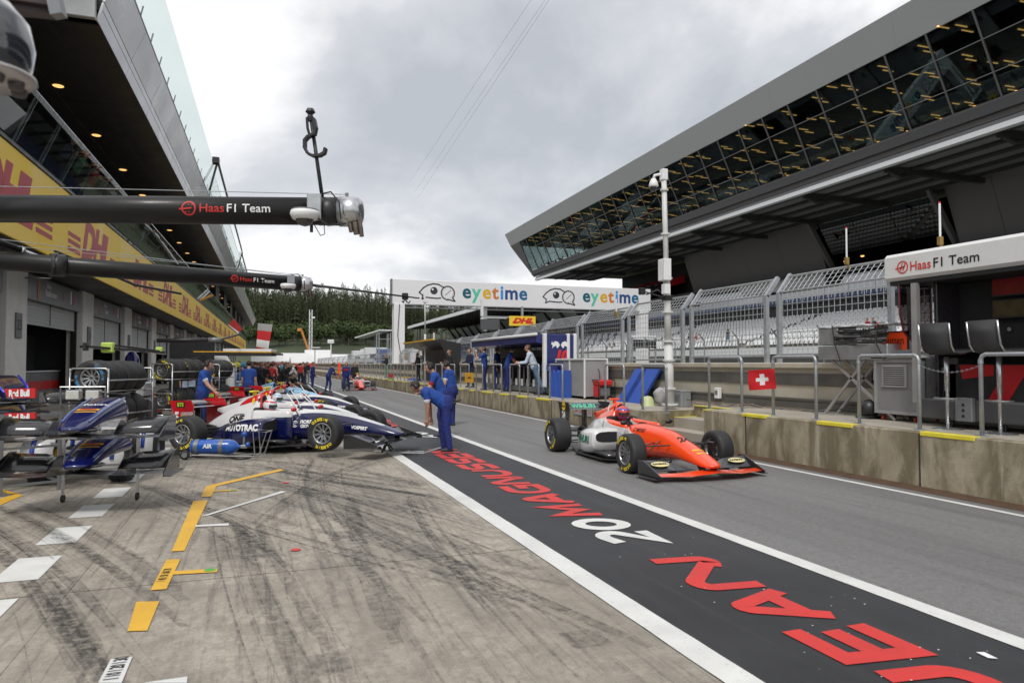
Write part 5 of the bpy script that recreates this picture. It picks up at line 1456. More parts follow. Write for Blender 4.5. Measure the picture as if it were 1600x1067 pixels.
def f3_car(name, label, loc, rz, mats, number=None, group=None, pitch=0.0, lift=0.0, detail=True, scale=1.0, steer=0.0, nose_only=False, wing_front=True, helmet=None, decals=None, spin=0.3):
    car = thing(name, label, 'racing car', loc, rz, group)
    car.rotation_euler = (0, -pitch, rz); car.scale = (scale,)*3
    mbody, msec, mwing, mfw, mair = mats[:5]
    # monocoque and nose
    mb = MB(); mb.smooth = True
    body_loft(mb, [(1.55, .33, .14, .60, 3.2, .85), (1.9, .31, .13, .67, 3.2, .72), (2.3, .27, .14, .665, 3.4, .66), (2.75, .235, .18, .615, 3.4, .62), (3.1, .20, .20, .52, 3.2, .62), (3.5, .185, .185, .385, 3.4, .74), (3.8, .15, .165, .275, 3, .85), (3.93, .10, .17, .23, 2.6, .9), (3.97, .02, .20, .22, 2, 1)], .06)
    nose = mb.build('nose', mbody, car)
    # cockpit sides, engine cover and side pods
    mb = MB(); mb.smooth = True
    body_loft(mb, [(-.25, .05, .30, .42, 2.2, .7), (0.0, .12, .24, .56, 2.4, .55), (.35, .24, .16, .72, 2.4, .42), (.7, .30, .13, .84, 2.5, .34), (.98, .32, .12, .93, 2.6, .30), (1.06, .325, .12, .90, 2.6, .34)], .05)
    cover = mb.build('engine_cover', msec, car)
    mb = MB(); mb.smooth = True
    for s_ in (-1, 1):
        rows = [(1.04, .10, .0), (1.10, .10, 0), (1.3, .09, 0), (1.55, .075, 0), (1.75, .06, 0), (1.9, .03, 0)]
        secs = []
        for (x, hw, _), zt in zip(rows, (.70, .70, .69, .68, .675, .66)):
            secs.append(sec_pts(x, hw, .14, zt, 16, 3, s_*(.335-hw+.02)))
        mb.loft(secs)
    mb.build('cockpit_side', msec, car)
    mb = MB(); mb.box(1.0, -.27, .14, 1.95, .27, .34); mb.cbox(1.0, -.26, .34, 1.12, .26, .74, .03); mb.build('cockpit', M_dark, car)
    pods = []
    for s_ in (-1, 1):
        mb = MB(); mb.smooth = True
        keys = [(.12, .06, .10, .26, 2.6, .9), (.4, .18, .09, .38, 2.8, .9), (.8, .28, .09, .50, 3.2, .9), (1.2, .32, .10, .56, 3.4, .92), (1.5, .33, .16, .565, 3.6, .94), (1.60, .32, .20, .55, 3.6, .94)]
        x = .12; secs = []
        for x in list(np.arange(.12, 1.6, .08))+[1.6]:
            hw, zb, zt, e, tk = catmull(keys, x); yc = s_*(.22+.14*min(1, (x-.12)/1.0)+hw*.45)
            secs.append(sec_pts(x, hw, zb, zt, 24, e, yc, tk))
        mb.loft(secs); pods.append(mb.build('side_pod', msec, car))
        mb = MB(); c = s_*(.36+.33*.45)
        mb.loft([sec_pts(1.603, .26, .33, .515, 16, 3, c), sec_pts(1.606, .26, .33, .515, 16, 3, c)]); mb.build('pod_inlet', M_dark, car)
        mb = MB(); mb.smooth = True
        mb.loft([[(1.6, c-s_*.02, .16), (1.6, c+s_*.30, .17), (1.6, c+s_*.31, .2), (1.6, c, .2)], [(1.95, c-s_*.1, .10), (1.95, c+s_*.22, .12), (1.95, c+s_*.22, .16), (1.95, c-s_*.1, .16)]]); mb.build('bargeboard', M_carbon, car)
    mb = MB(); mb.smooth = True; mb.loft([sec_pts(x, hw, zb, zt, 16, 2.4, 0, .5) for x, hw, zb, zt in ((.02, .012, .68, .74), (.2, .03, .60, .775), (.5, .06, .62, .85), (.85, .10, .62, .95), (1.0, .11, .62, .975))]); mb.build('engine_fin', msec, car)
    # air box
    mb = MB(); mb.smooth = True
    rows = [(.45, .05, .66, .80), (.7, .08, .66, .90), (.92, .105, .64, .975), (1.08, .115, .62, .985)]
    mb.loft([sec_pts(x, hw, zb, zt, 20, 2.6, 0, .6) for x, hw, zb, zt in rows]); mb.build('air_box', mair, car)
    mb = MB(); mb.loft([sec_pts(1.083, .075, .80, .955, 16, 3, 0, .7), sec_pts(1.086, .075, .80, .955, 16, 3, 0, .7)]); mb.build('air_inlet', M_dark, car)
    mb = MB(); mb.tube([(1.0, -.10, .70), (1.04, -.08, .9), (1.04, .08, .9), (1.0, .10, .70)], .022, 8); mb.build('roll_hoop', M_carbon, car)
    mb = MB(); mb.cbox(.81, -.10, 1.02, .91, .10, 1.055, .012); mb.cbox(.84, -.03, .95, .90, .03, 1.045, .008); mb.build('camera_wing', mats[5] if len(mats) > 5 else M_yellow, car)
    # floor
    mb = MB(); mb.prism([(-.25, -.40), (.35, -.55), (.6, -.70), (1.7, -.70), (2.0, -.45), (2.4, -.25), (2.4, .25), (2.0, .45), (1.7, .70), (.6, .70), (.35, .55), (-.25, .40)], .045, .075)
    mb.build('floor', M_carbon, car)
    mb = MB(); mb.cbox(-.45, -.16, .18, .25, .16, .42, .03); mb.cbox(-.60, -.06, .26, -.42, .06, .36, .02)
    for s_ in (-1, 1): mb.tube([(.2, s_*.1, .35), (-.1, s_*.22, .45), (-.25, s_*.2, .40)], .03, 8)
    mb.build('gearbox', M_black, car)
    # rear wing
    mb = MB(); ep = [(-.62, .30), (-.62, .72), (-.70, .92), (-.20, .92), (-.14, .80), (-.22, .50), (-.34, .30)]
    for s_ in (-1, 1):
        q = MB(); q.prism(ep, s_*.455-.006, s_*.455+.006, 'xz'); eo = q.build('endplate', mwing, car)
    def foil(mb, x0, z0, x1, z1, w, th=.022):
        prof = []
        n = 8
        for k in range(n+1):
            t = k/n; y_ = th*math.sin(PI*t**.7)
            prof.append((x0+(x1-x0)*t, z0+(z1-z0)*t-.10*(x0-x1)*math.sin(PI*t)*.4+y_))
        for k in range(n, -1, -1):
            t = k/n; prof.append((x0+(x1-x0)*t, z0+(z1-z0)*t-.10*(x0-x1)*math.sin(PI*t)*.4-th*.3*math.sin(PI*t)))
        mb.loft([[(a, -w, b_) for a, b_ in prof], [(a, w, b_) for a, b_ in prof]])
    mb = MB(); foil(mb, -.20, .78, -.52, .80, .449); mb.build('rear_wing', mfw, car)
    mb = MB(); foil(mb, -.50, .83, -.66, .90, .449); mb.build('rear_flap', mfw, car)
    mb = MB(); foil(mb, -.22, .40, -.46, .42, .449); mb.cbox(-.50, -.03, .2, -.36, .03, .79, .01); mb.build('lower_beam', M_carbon, car)
    # suspension
    mb = MB(); r_ = .011
    for s_ in (-1, 1):
        for (xa, za) in ((3.05, .42), (2.62, .42)): mb.tube([(xa, s_*.20, za), (2.88, s_*.70, .40)], r_, 6)
        for (xa, za) in ((3.05, .20), (2.60, .18)): mb.tube([(xa, s_*.18, za), (2.88, s_*.70, .17)], r_, 6)
        mb.tube([(2.8, s_*.22, .47), (2.88, s_*.68, .18)], r_, 6)
        for (xa, za) in ((.25, .38), (-.25, .38)): mb.tube([(xa, s_*.14, za), (0, s_*.66, .40)], r_, 6)
        for (xa, za) in ((.30, .18), (-.30, .18)): mb.tube([(xa, s_*.14, za), (0, s_*.66, .17)], r_, 6)
        mb.tube([(0, s_*.1, .28), (0, s_*.64, .30)], .018, 6)
        mb.cbox(2.80, s_*.70-.03, .12, 2.96, s_*.70+.03, .44, .02); mb.cbox(-.08, s_*.66-.03, .12, .08, s_*.66+.03, .44, .02)
    tag(mb.build('suspension', M_carbon, car), kind='stuff')
    # front wing
    if wing_front:
        mb = MB()
        mb.loft([[(x0, y, z), (x0+.16, y, z-.012), (x1, y, z), (x0+.16, y, z+.022)] for y, x0, x1, z in ((-.90, 3.55, 3.84, .085), (-.45, 3.62, 3.98, .085), (0, 3.62, 4.02, .12), (.45, 3.62, 3.98, .085), (.90, 3.55, 3.84, .085))]); mb.build('front_wing', mats[6] if len(mats) > 6 else mfw, car)
        for s_ in (-1, 1):
            mb = MB()
            mb.loft([[(3.40, s_*yy, .20+zz2), (3.62, s_*yy, .115), (3.64, s_*yy, .125), (3.42, s_*yy, .215+zz2)] for yy, zz2 in ((.30, -.06), (.5, .02), (.89, .05))]); mb.build('front_flap', M_carbon, car)
            mb = MB(); mb.prism([(3.28, .05), (3.28, .26), (3.42, .27), (3.70, .17), (3.90, .10), (3.90, .05)], s_*.905-.006, s_*.905+.006, 'xz'); mb.build('wing_endplate', M_carbon, car)
            mb = MB(); mb.cbox(3.30, s_*.93-.05, .045, 3.88, s_*.93+.05, .055, .003); mb.build('wing_footplate', M_carbon, car)
            mb = MB(); mb.prism([(3.38, .06), (3.36, .24), (3.62, .13), (3.66, .06)], s_*.46-.004, s_*.46+.004, 'xz'); mb.build('wing_fence', M_carbon, car)
            mb = MB(); mb.prism([(3.60, .20), (3.70, .09), (3.85, .09), (3.80, .22)], s_*.10-.006, s_*.10+.006, 'xz'); mb.build('wing_pylon', M_carbon, car)
    # mirrors
    for s_ in (-1, 1):
        mb = MB(); mb.smooth = True; mb.ball((2.02, s_*.44, .70), .075, 12, sc=(.55, 1, .55)); mb.tube([(2.02, s_*.40, .69), (2.0, s_*.29, .60)], .01, 6); mb.build('mirror', mats[7] if len(mats) > 7 else M_black, car)
    # steering wheel
    mb = MB(); mb.smooth = True; n = 16
    mb.tube([(1.85+.02*math.sin(2*PI*k/n), .13*math.cos(2*PI*k/n), .60+.08*math.sin(2*PI*k/n)) for k in range(n+1)], .012, 6); mb.build('steering_wheel', M_black, car)
    FR, RR = .305, .325
    for s_ in (-1, 1):
        add_wheel(car, 2.88, s_*.80, FR, .26, s_, steer, spin=spin)
        add_wheel(car, 0, s_*.775, RR, .34, s_, 0, spin=spin+.4)
    return car, nose, cover, pods

def bvh_of(*objs):
    vs, fs = [], []
    for o in objs:
        k = len(vs); vs += [tuple(v.co) for v in o.data.vertices]; fs += [tuple(k+i for i in p.vertices) for p in o.data.polygons]
    return BVHTree.FromPolygons(vs, fs)

# car 24: orange and white, rolling down the lane
C_or, C_wh = (.85, .066, .008), (.62, .62, .62)
liv24 = livery('livery_orange', C_or, C_wh, [(-1, .05), (1.0, .56), (1.6, .60), (1.95, .52), (2.25, .36), (2.45, .05), (4, .01)])
liv24b = livery('livery_white_pods', C_or, C_wh, [(-1, .5), (.2, .62), (.6, .66), (1.0, .70), (1.3, .63), (1.7, .60), (4, .60)])
M_24o = pbr('orange_gloss', C_or, .25, coat=.8, var=.03)
M_pink = pbr('wing_black', (.015, .015, .015), .25, coat=.5)
car24, nose, cover, pods = f3_car('racing_car', 'orange and white single seater number 24 driving along the pit lane', (6.30, 12.62, 0), R(-89.9),
    (liv24, liv24b, M_pink, M_carbon, M_24o, M_24o, M_24o, M_black), spin=.3)
bv = bvh_of(nose, cover, *pods)
M_wg = pbr('print_green', (.01, .16, .08), .4, var=0); M_wg2 = pbr('print_mint', (.08, .50, .32), .4, var=0)
# decals: right side of this car (its own right) faces the camera, left in the picture is the rear
text_on('lettering', 'WIHURI', (1.16, -.9, .36), (1, 0, 0), (0, 0, 1), M_wg, car24, bv, size=.175, bold=.008)
text_on('lettering', 'C MORE', (2.12, -.6, .575), (1, 0, 0), (0, 0, 1), M_txtblack, car24, bv, size=.085, bold=.002)
text_on('lettering', '24', (3.22, 0, .9), (0, -1, 0), (-.9, 0, .3), M_txtblack, car24, bv, size=.24, bold=.010, shear=.2) if False else None
text_on('lettering', '24', (3.12, 0, .9), (0, 1, 0), (-1, 0, .0), M_txtblack, car24, bv, size=.21, bold=.008, shear=.2)
text_on('lettering', 'PIRELLI', (3.50, 0, .9), (0, 1, 0), (-1, 0, .0), M_yellow, car24, bv, size=.06, bold=.004)
text_on('lettering', 'EIBACH', (3.60, 0, .9), (0, 1, 0), (-1, 0, .0), M_yellow, car24, bv, size=.05, bold=.003)
text_on('lettering', 'FCC', (1.95, -.6, .40), (1, 0, 0), (0, 0, 1), M_txtwhite, car24, bv, off=.008, size=.10, bold=.005)
mb = MB(); n = 20
for k in range(n): mb.add([(1.95, -.5, .40), (1.95+.15*math.cos(2*PI*k/n), -.5, .40+.09*math.sin(2*PI*k/n)), (1.95+.15*math.cos(2*PI*(k+1)/n), -.5, .40+.09*math.sin(2*PI*(k+1)/n))], [(0, 1, 2)])
o = mb.build('oval_badge', M_wg, car24)
for v in o.data.vertices:
    h_ = bv.ray_cast(Vector((v.co.x, -1.2, v.co.z)), Vector((0, 1, 0)))
    if h_[0] is not None: v.co = h_[0]+Vector((0, -.005, 0))
text('lettering', '0', (.86, -.118, .87), (1, 0, 0), (0, .3, 1), M_txtwhite, car24, size=.17, bold=.008, sx=.7)
text('lettering', '24', (-.42, -.464, .66), (1, 0, 0), (0, 0, 1), M_txtwhite, car24, size=.20, bold=.010, sx=.75)
text('lettering', 'WIHURI', (-.46, .0, .835), (0, 1, 0), (-.75, 0, .6), M_wg2, car24, size=.15, bold=.006)
mb = MB(); mb.lathe([(0, 0), (.085, 0), (.085, .002), (0, .002)], 20, 'y'); o = mb.build('round_badge', M_yellow, car24); o.location = (-.42, -.466, .84)
text('lettering', 'KENDO', (-.42, -.470, .84), (1, 0, 0), (0, 0, 1), M_txtblack, car24, size=.045, bold=.002)
for s_ in (-1, 1):
    mb = MB(); n = 20
    mb.add([(3.53+.065*math.cos(2*PI*k/n), s_*.68+.15*math.sin(2*PI*k/n),   .215-.065*math.cos(2*PI*k/n)*.42) for k in range(n)], [tuple(range(n))]); mb.build('oval_badge', pbr('cream_print', (.68, .60, .28), .4, var=0), car24)
    text('lettering', 'RAVENOL', (3.53, s_*.68, .219), (0, 1, 0), (-1, 0, .5), M_txtblack, car24, size=.055, bold=.003)

# car 5: white over navy, on its front jack
C_nv, C_rd = (.004, .007, .062), (.55, .012, .02)
liv5 = livery('livery_white_navy', C_wh, C_nv, [(-1, .5), (1.2, .52), (1.7, .56), (2.0, .61), (2.4, .61), (2.8, .555), (3.2, .465), (3.6, .35), (4, .23)], rough=.22)
liv5b = livery('livery_pods_navy', C_wh, C_nv, [(-1, .36), (.1, .37), (.5, .47), (.9, .50), (1.3, .56), (1.7, .56), (4, .56)], rough=.22)
M_5r = pbr('red_gloss', C_rd, .25, coat=.8, var=.03)
M_ty = pbr('cam_yellow', (.75, .62, .02), .4)
def team_car(label, loc, rz, num, pitch=0.0, lift=0.0, helm=None, sc=1.06, decal=True):
    car, nose, cover, pods = f3_car('racing_car', label, loc, rz, (liv5, liv5b, M_5r, M_carbon, M_5r, M_ty, M_carbon, M_5r), pitch=pitch, scale=sc, group='white and navy team cars', spin=.15)
    bv = bvh_of(nose, cover, *pods)
    text('lettering', num, (-.53, -.466, .60), (1, 0, 0), (0, 0, 1), M_txtwhite, car, size=.26, bold=.014, sx=.8)
    text('lettering', 'STS', (-.44, -.468, .84), (1, 0, 0), (0, 0, 1), pbr('sts_green', (.45, .6, .03), .4, var=0), car, size=.095, bold=.006)
    mb = MB(); mb.cbox(-.54, -.466, .785, -.34, -.462, .895, .002); mb.build('badge_plate', M_txtblack, car)
    for t_, z_, m_ in (('LORENZO', .67, M_txtwhite), ('OWI JOOD', .61, M_ty), ('EL POST BIRRE', .565, M_txtwhite)):
        text('lettering', t_, (-.30, -.466, z_), (1, 0, 0), (0, 0, 1), m_, car, size=.072 if z_ > .6 else .04, bold=.003, sx=.8)
    text_on('lettering', 'AUTOTRAC', (1.15, -.9, .41), (1, 0, 0), (0, 0, 1), M_txtwhite, car, bv, off=.008, size=.145, bold=.009)
    text_on('lettering', 'ONE', (.62, -.6, .66), (1, 0, 0), (0, .35, 1), M_txtblack, car, bv, off=.006, size=.17, bold=.008, shear=.1)
    text_on('lettering', 'AUTOTRAC', (.66, -.6, .755), (1, 0, 0), (0, .35, 1), M_txtblack, car, bv, off=.006, size=.05, bold=.002)
    text_on('lettering', 'FIORESE', (2.18, -.6, .46), (1, 0, 0), (0, 0, 1), M_txtwhite, car, bv, size=.085, bold=.004)
    text_on('lettering', 'GIOVE', (2.15, -.6, .385), (1, 0, 0), (0, 0, 1), M_txtwhite, car, bv, size=.075, bold=.004)
    text_on('lettering', 'VOSPERT', (3.18, -.6, .33), (1, 0, -.12), (.12, 0, 1), M_txtwhite, car, bv, size=.075, bold=.004)
    mb = MB()
    for k in range(10):
        a, b_ = .4+5.2*k/10, .4+5.2*(k+1)/10
        for r0, r1 in ((.045, .06), (.02, .03)):
            mb.quad((1.93+r0*math.cos(a), 0, .43+r0*math.sin(a)), (1.93+r1*math.cos(a), 0, .43+r1*math.sin(a)), (1.93+r1*math.cos(b_), 0, .43+r1*math.sin(b_)), (1.93+r0*math.cos(b_), 0, .43+r0*math.sin(b_)))
    o = mb.build('logo', M_txtwhite, car)
    for v in o.data.vertices:
        h_ = bv.ray_cast(Vector((v.co.x, -1.2, v.co.z)), Vector((0, 1, 0)))
        if h_[0] is not None: v.co = h_[0]+Vector((0, -.005, 0))
    mb = MB(); mb.tube([(2.05, -.30, .58), (1.95, -.27, .75), (1.72, -.20, .98)], .012, 6); mb.tube([(2.05, .30, .58), (1.95, .27, .75), (1.72, .20, .98)], .012, 6); mb.build('cockpit_hoop', M_white, car)
    text('lettering', '0', (.93, -.122, .86), (1, 0, 0), (0, .3, 1), M_ty, car, size=.13, bold=.008, sx=.7)
    return car
car5 = team_car('white, navy and red single seater number 5 raised on a front jack', (-.733, 15.70, 0), R(-36.8), '5', pitch=R(2.3))
car2 = team_car('second white and navy single seater, directly behind car number 5', (-.45, 20.1, 0), R(-37), '6', sc=1.03)
car3 = team_car('third white and navy single seater, beside the men in blue overalls', (.05, 24.9, 0), R(-37), '7', sc=1.03)
def plain_car(label, loc, rz, col, col2, group='cars lined up along the garages', accent=None):
    m1 = pbr('gloss_%02d%02d%02d' % tuple(int(c*99) for c in col), col, .28, coat=.7, var=.03); m2 = pbr('gloss_%02d%02d%02d' % tuple(int(c*99) for c in col2), col2, .28, coat=.7, var=.03)
    ac = accent or m1
    return f3_car('racing_car', label, loc, rz, (m1, m2, ac, M_carbon, ac, M_ty, ac, ac), group=group)[0]
carF = plain_car('distant orange and white single seater coming head on down the pit lane', (6.35, 48.6, 0), R(-92), (.72, .05, .02), C_wh, group=None)
plain_car('light blue and white single seater beyond the team cars', (-.2, 29.5, 0), R(-38), (.20, .48, .70), (.55, .6, .65))
plain_car('pale blue single seater further along the garages', (-.4, 34, 0), R(-38), (.25, .5, .75), (.2, .4, .6), accent=M_24o)
plain_car('black and white single seater further along the garages', (-.5, 39, 0), R(-38), (.05, .05, .05), C_wh)
plain_car('red and white single seater farthest along the garages', (-.6, 45, 0), R(-38), (.5, .02, .02), C_wh)

# front jack under car 5
jk = thing('front_jack', 'low steel lifting jack with long tubular handle under the nose of car 5', 'jack', tuple(gz(606, 703)))
J = gz(606, 703)
def jl(px, py, z): return gz(px, py, z)-J
mb = MB()
hA = jl(612, 700, .12); hB = jl(655, 708, .05); hC = jl(672, 704, .08)
for dy in (-.12, .12):
    w_ = Vector((.3, .95, 0))*dy
    mb.tube([jl(586, 704, .06)+w_, jl(640, 706, .05)+w_, jl(663, 707, .05)+w_*.8, jl(688, 699, .16)+w_*.5], .014, 8)
mb.tube([jl(688, 699, .16)+Vector((.3, .95, 0))*-.06, jl(688, 699, .16)+Vector((.3, .95, 0))*.06], .014, 8)
mb.build('handle', M_steel, jk)
mb = MB()
for dy in (-.12, .12):
    w_ = Vector((.3, .95, 0))*dy
    mb.bar(jl(598, 705, .05)+w_, jl(606, 688, .30)+w_*.6, .03, .03); mb.bar(jl(612, 703, .05)+w_, jl(603, 688, .30)+w_*.6, .025, .025)
mb.cbox(-.12, -.10, .30, .12, .10, .33, .005); mb.build('lift_frame', M_black, jk)
for dy in (-.13, .13):
    mb = MB(); mb.lathe([(0, -.02), (.04, -.02), (.04, .02), (0, .02)], 14, 'y'); o = mb.build('wheel', M_rubber, jk); o.location = jl(592, 702, .04)+Vector((.3, .95, 0))*dy
# ================================================================== PEOPLE
SKIN = [pbr('skin_light', (.48, .27, .19), .55, var=.06), pbr('skin_tan', (.34, .18, .12), .55, var=.06)]
M_hair = [pbr('hair_dark', (.025, .018, .014), .7, var=.2, bump=.3), pbr('hair_brown', (.10, .055, .03), .7, var=.2, bump=.3), pbr('hair_grey', (.25, .23, .21), .7, var=.2, bump=.3)]
def cloth(n, c): return pbr('cloth_'+n, c, .88, var=.3, scale=7, bump=.9, bscale=11)
C_team = cloth('team_blue', (.012, .055, .27)); C_trs = cloth('trouser_blue', (.012, .024, .15)); C_blk = cloth('black', (.015, .015, .017)); C_gry = cloth('grey', (.20, .20, .21)); C_red = cloth('red', (.40, .02, .02)); C_shirt = cloth('pale_shirt', (.50, .56, .66)); C_jean = cloth('jeans', (.10, .17, .27)); C_wht = cloth('white', (.6, .6, .6)); C_nav = cloth('navy', (.015, .02, .06)); C_shoe = pbr('shoe_dark', (.03, .035, .05), .6); C_sole = pbr('shoe_sole', (.6, .6, .58), .6)
C_org = cloth('orange', (.6, .15, .03)); C_grn = cloth('green', (.10, .25, .12)); C_lbl = cloth('light_blue', (.12, .35, .55)); C_yel = cloth('yellow', (.55, .5, .05)); C_pnk = cloth('pink', (.6, .25, .25))
FIG = {}
def fig_mesh(key, lean=0.0, arms=((0, 0), (0, 0)), legs=((0, 0), (0, 0)), head=0.0, side=0.0, vox=.02, fingers=False, sleeve=.55, hipz=None, build=1.0, turn=0.0, spread=.10, armout=(.12, .12)):
    """continuous body; x forward, y left, z up.  arms/legs: (upper swing, lower bend) in degrees forward, right side first"""
    if key in FIG: return FIG[key]
    segs = []  # a, b, ra, rb, region, flat
    def S(a, b_, ra, rb, reg): segs.append((Vector(a), Vector(b_), ra, rb, reg))
    def rot(v, deg):  # swing forward about the y axis
        a = R(deg); return Vector((v.x*math.cos(a)-v.z*math.sin(a), v.y, v.x*math.sin(a)+v.z*math.cos(a)))
    down = Vector((0, 0, -1))
    lens = dict(th=.43, sh=.43, ua=.29, fa=.26)
    feet = []
    hips = Vector((0, 0, 0))
    lowest = 0
    legdat = []
    for s_, (u, l) in zip((-1, 1), legs):
        h = hips+Vector((0, s_*.095, -.02)); d1 = rot(down, u); d1.y = s_*spread*.6; d1.normalize(); kn = h+d1*lens['th']
        d2 = rot(down, u-l); d2.y = s_*spread*.3; d2.normalize(); an = kn+d2*lens['sh']
        legdat.append((h, kn, an)); lowest = min(lowest, an.z-.08)
    hz = -lowest if hipz is None else hipz
    O = Vector((0, 0, hz)); b_ = build
    for (h, kn, an) in legdat:
        h, kn, an = h+O, kn+O, an+O
        S(h+Vector((0, 0, .03)), kn, .098*b_, .066*b_, 1); S(kn, an, .066*b_, .050*b_, 1); S(kn+Vector((.01, 0, .03)), kn+Vector((.01, 0, -.08)), .068*b_, .062*b_, 1)
        S(an+Vector((-.03, 0, -.045)), an+Vector((.15, 0, -.055)), .045, .036, 4); S(an, an+Vector((.02, 0, -.03)), .045, .045, 4)
    spd = rot(Vector((0, 0, 1)), -lean) ; spd = Vector((math.sin(R(lean)), math.sin(R(side)), math.cos(R(lean)))).normalized()
    spd2 = Vector((math.sin(R(lean*1.15)), math.sin(R(side)), math.cos(R(lean*1.15)))).normalized()
    P0 = O; P1 = O+spd*.22; P2 = P1+spd2*.26
    yv = Vector((-math.sin(R(turn)), math.cos(R(turn)), 0))
    for s_ in (-1, 1):
        S(O+Vector((0, s_*.06, 0)), P1+Vector((0, s_*.055, 0)), .125*b_, .115*b_, 0 if s_ else 0)
        S(P1+Vector((0, s_*.06, 0)), P2+yv*s_*.085, .118*b_, .105*b_, 0)
        S(P2+yv*s_*.05+spd2*.03, P2+yv*s_*.17+spd2*.0, .085, .072*b_, 0)
        S(O+Vector((-.02, s_*.07, -.03)), O+Vector((0, s_*.06, .06)), .125*b_, .12*b_, 1)
    NB = P2+spd2*.06; hd = Vector((math.sin(R(lean*.7+head)), math.sin(R(side*.5)), math.cos(R(lean*.7+head)))).normalized()
    NT = NB+(spd2+hd).normalized()*.09
    S(NB, NT, .062, .056, 2)
    fw = Vector((hd.z, 0, -hd.x)); HC = NT+hd*.10+fw*.015
    S(HC+hd*.025-fw*.015, HC+hd*.03+fw*.01, .098, .095, 3)      # skull with hair
    S(HC+hd*.015+fw*.025, HC-hd*.045+fw*.035, .085, .068, 2)     # face
    S(HC-hd*.07+fw*.045, HC-hd*.085+fw*.055, .045, .035, 2)      # chin
    S(HC-hd*.005+fw*.105, HC-hd*.03+fw*.125, .012, .017, 2)      # nose
    for s_ in (-1, 1): S(HC+Vector((0, s_*.088, 0))-hd*.015, HC+Vector((0, s_*.094, 0))+hd*.02-fw*.01, .018, .02, 2)
    hands = []
    for s_, (u, l), ao in zip((-1, 1), arms, armout):
        sh = P2+yv*s_*.19+spd2*.0; d1 = rot(down, u); d1.y = s_*ao; d1.normalize(); elb = sh+d1*lens['ua']
        d2 = rot(down, u+l); d2.y = s_*ao*(-.5 if l > 30 else .6); d2.normalize(); wr = elb+d2*lens['fa']
        m = sh+(elb-sh)*sleeve
        if sleeve < 1.2:
            S(sh, m, .062*b_, .058*b_, 0); S(m-(elb-sh)*.05, m, .059*b_, .060*b_, 5); S(m, elb, .045*b_, .042*b_, 2); S(elb, wr, .041*b_, .028, 2)
        else:
            S(sh, elb, .062*b_, .052*b_, 0); S(elb, wr-d2*.02, .05*b_, .038, 0); S(wr-d2*.03, wr, .03, .028, 2)
        # hand: palm, four unequal curled fingers, thumb off the side
        side_ = d2.cross(Vector((0, 1, 0))); side_ = side_.normalized() if side_.length > .1 else Vector((1, 0, 0))
        pn = side_.cross(d2).normalized()
        if pn.y*s_ < 0: pn = -pn
        S(wr, wr+d2*.045, .027, .030, 6); S(wr+d2*.05+side_*.016, wr+d2*.075+side_*.020, .024, .016, 6); S(wr+d2*.05-side_*.016, wr+d2*.075-side_*.020, .024, .016, 6)
        for q, ln in enumerate((.068, .078, .072, .055)):
            base = wr+d2*.078+side_*(.030-.020*q); k1 = base+d2*ln*.45-pn*.010; k2 = k1+d2*ln*.30-pn*.022; k3 = k2+d2*ln*.12-pn*.020
            S(base-d2*.02, k1, .0105, .0095, 6); S(k1, k2, .0095, .0085, 6); S(k2, k3, .0085, .0075, 6)
        tb = wr+d2*.03+side_*.026; t1 = tb+side_*.028+d2*.028-pn*.008; t2 = t1+d2*.030+side_*.006-pn*.012
        S(tb, t1, .014, .011, 6); S(t1, t2, .011, .009, 6)
        hands.append(wr+d2*.06)
    mb = MB()
    for a, c, ra, rb, reg in segs:
        d = c-a; n = 12
        if d.length < 1e-4: d = Vector((0, 0, .001)); c = a+d
        d.normalize(); pts = []; rr = []
        for t in (-1, -.8, -.5, 0): pts.append(a+d*ra*t*.999); rr.append(ra*math.sqrt(max(.0004, 1-t*t)))
        for t in (0, .5, .8, 1): pts.append(c+d*rb*t*.999+d*1e-4*(t+1)); rr.append(rb*math.sqrt(max(.0004, 1-t*t)))
        mb.tube(pts, rr, n)
    me = mb.mesh('person', C_team)
    o = bpy.data.objects.new('tmp', me); COL.objects.link(o)
    rm = o.modifiers.new('r', 'REMESH'); rm.mode = 'VOXEL'; rm.voxel_size = vox; rm.use_smooth_shade = True
    sm = o.modifiers.new('s', 'SMOOTH'); sm.factor = .5; sm.iterations = 1 if fingers else 2
    bpy.context.view_layer.update()
    m2 = bpy.data.meshes.new_from_object(o.evaluated_get(bpy.context.evaluated_depsgraph_get()))
    bpy.data.objects.remove(o); m2.name = 'person'; m2.materials.clear()
    nf = len(m2.polygons); cen = np.empty(nf*3); m2.polygons.foreach_get('center', cen); cen = cen.reshape(-1, 3)
    best = np.full(nf, 1e9); reg = np.zeros(nf, int)
    for a, c, ra, rb, rg in segs:
        A_ = np.array(a); D = np.array(c)-A_; L2 = max(1e-8, D@D); t = np.clip(((cen-A_)@D)/L2, 0, 1)
        dist = np.linalg.norm(cen-(A_+t[:, None]*D), axis=1)-(ra+(rb-ra)*t)
        if rg == 3: pass
        m = dist < best; best[m] = dist[m]; reg[m] = rg
    # hairline: face front stays skin
    HCn = np.array(HC); fwn = np.array(fw); hdn = np.array(hd); rel = cen-HCn
    hf = rel@fwn; hh = rel@hdn; near = np.linalg.norm(rel, axis=1) < .17
    isHead = near & np.isin(reg, (2, 3))
    reg[isHead & (hf > .045) & (hh < .068)] = 2
    reg[isHead & (hf < .0) & (hh > -.055) & (reg == 2) & (np.abs(rel[:, 1]) < .085)] = 3
    reg[isHead & (hh > .075)] = 3
    m2.polygons.foreach_set('material_index', np.where(reg == 6, 2, reg).astype(np.int32))
    m2.polygons.foreach_set('use_smooth', np.ones(nf, bool)); m2.update()
    # eyes, brows and mouth as tiny inset patches
    FIG[key] = (m2, HC.copy(), hd.copy(), fw.copy(), hands)
    return FIG[key]
M_ear = pbr('headset_black', (.02, .02, .022), .35, var=.1)
HS = {}
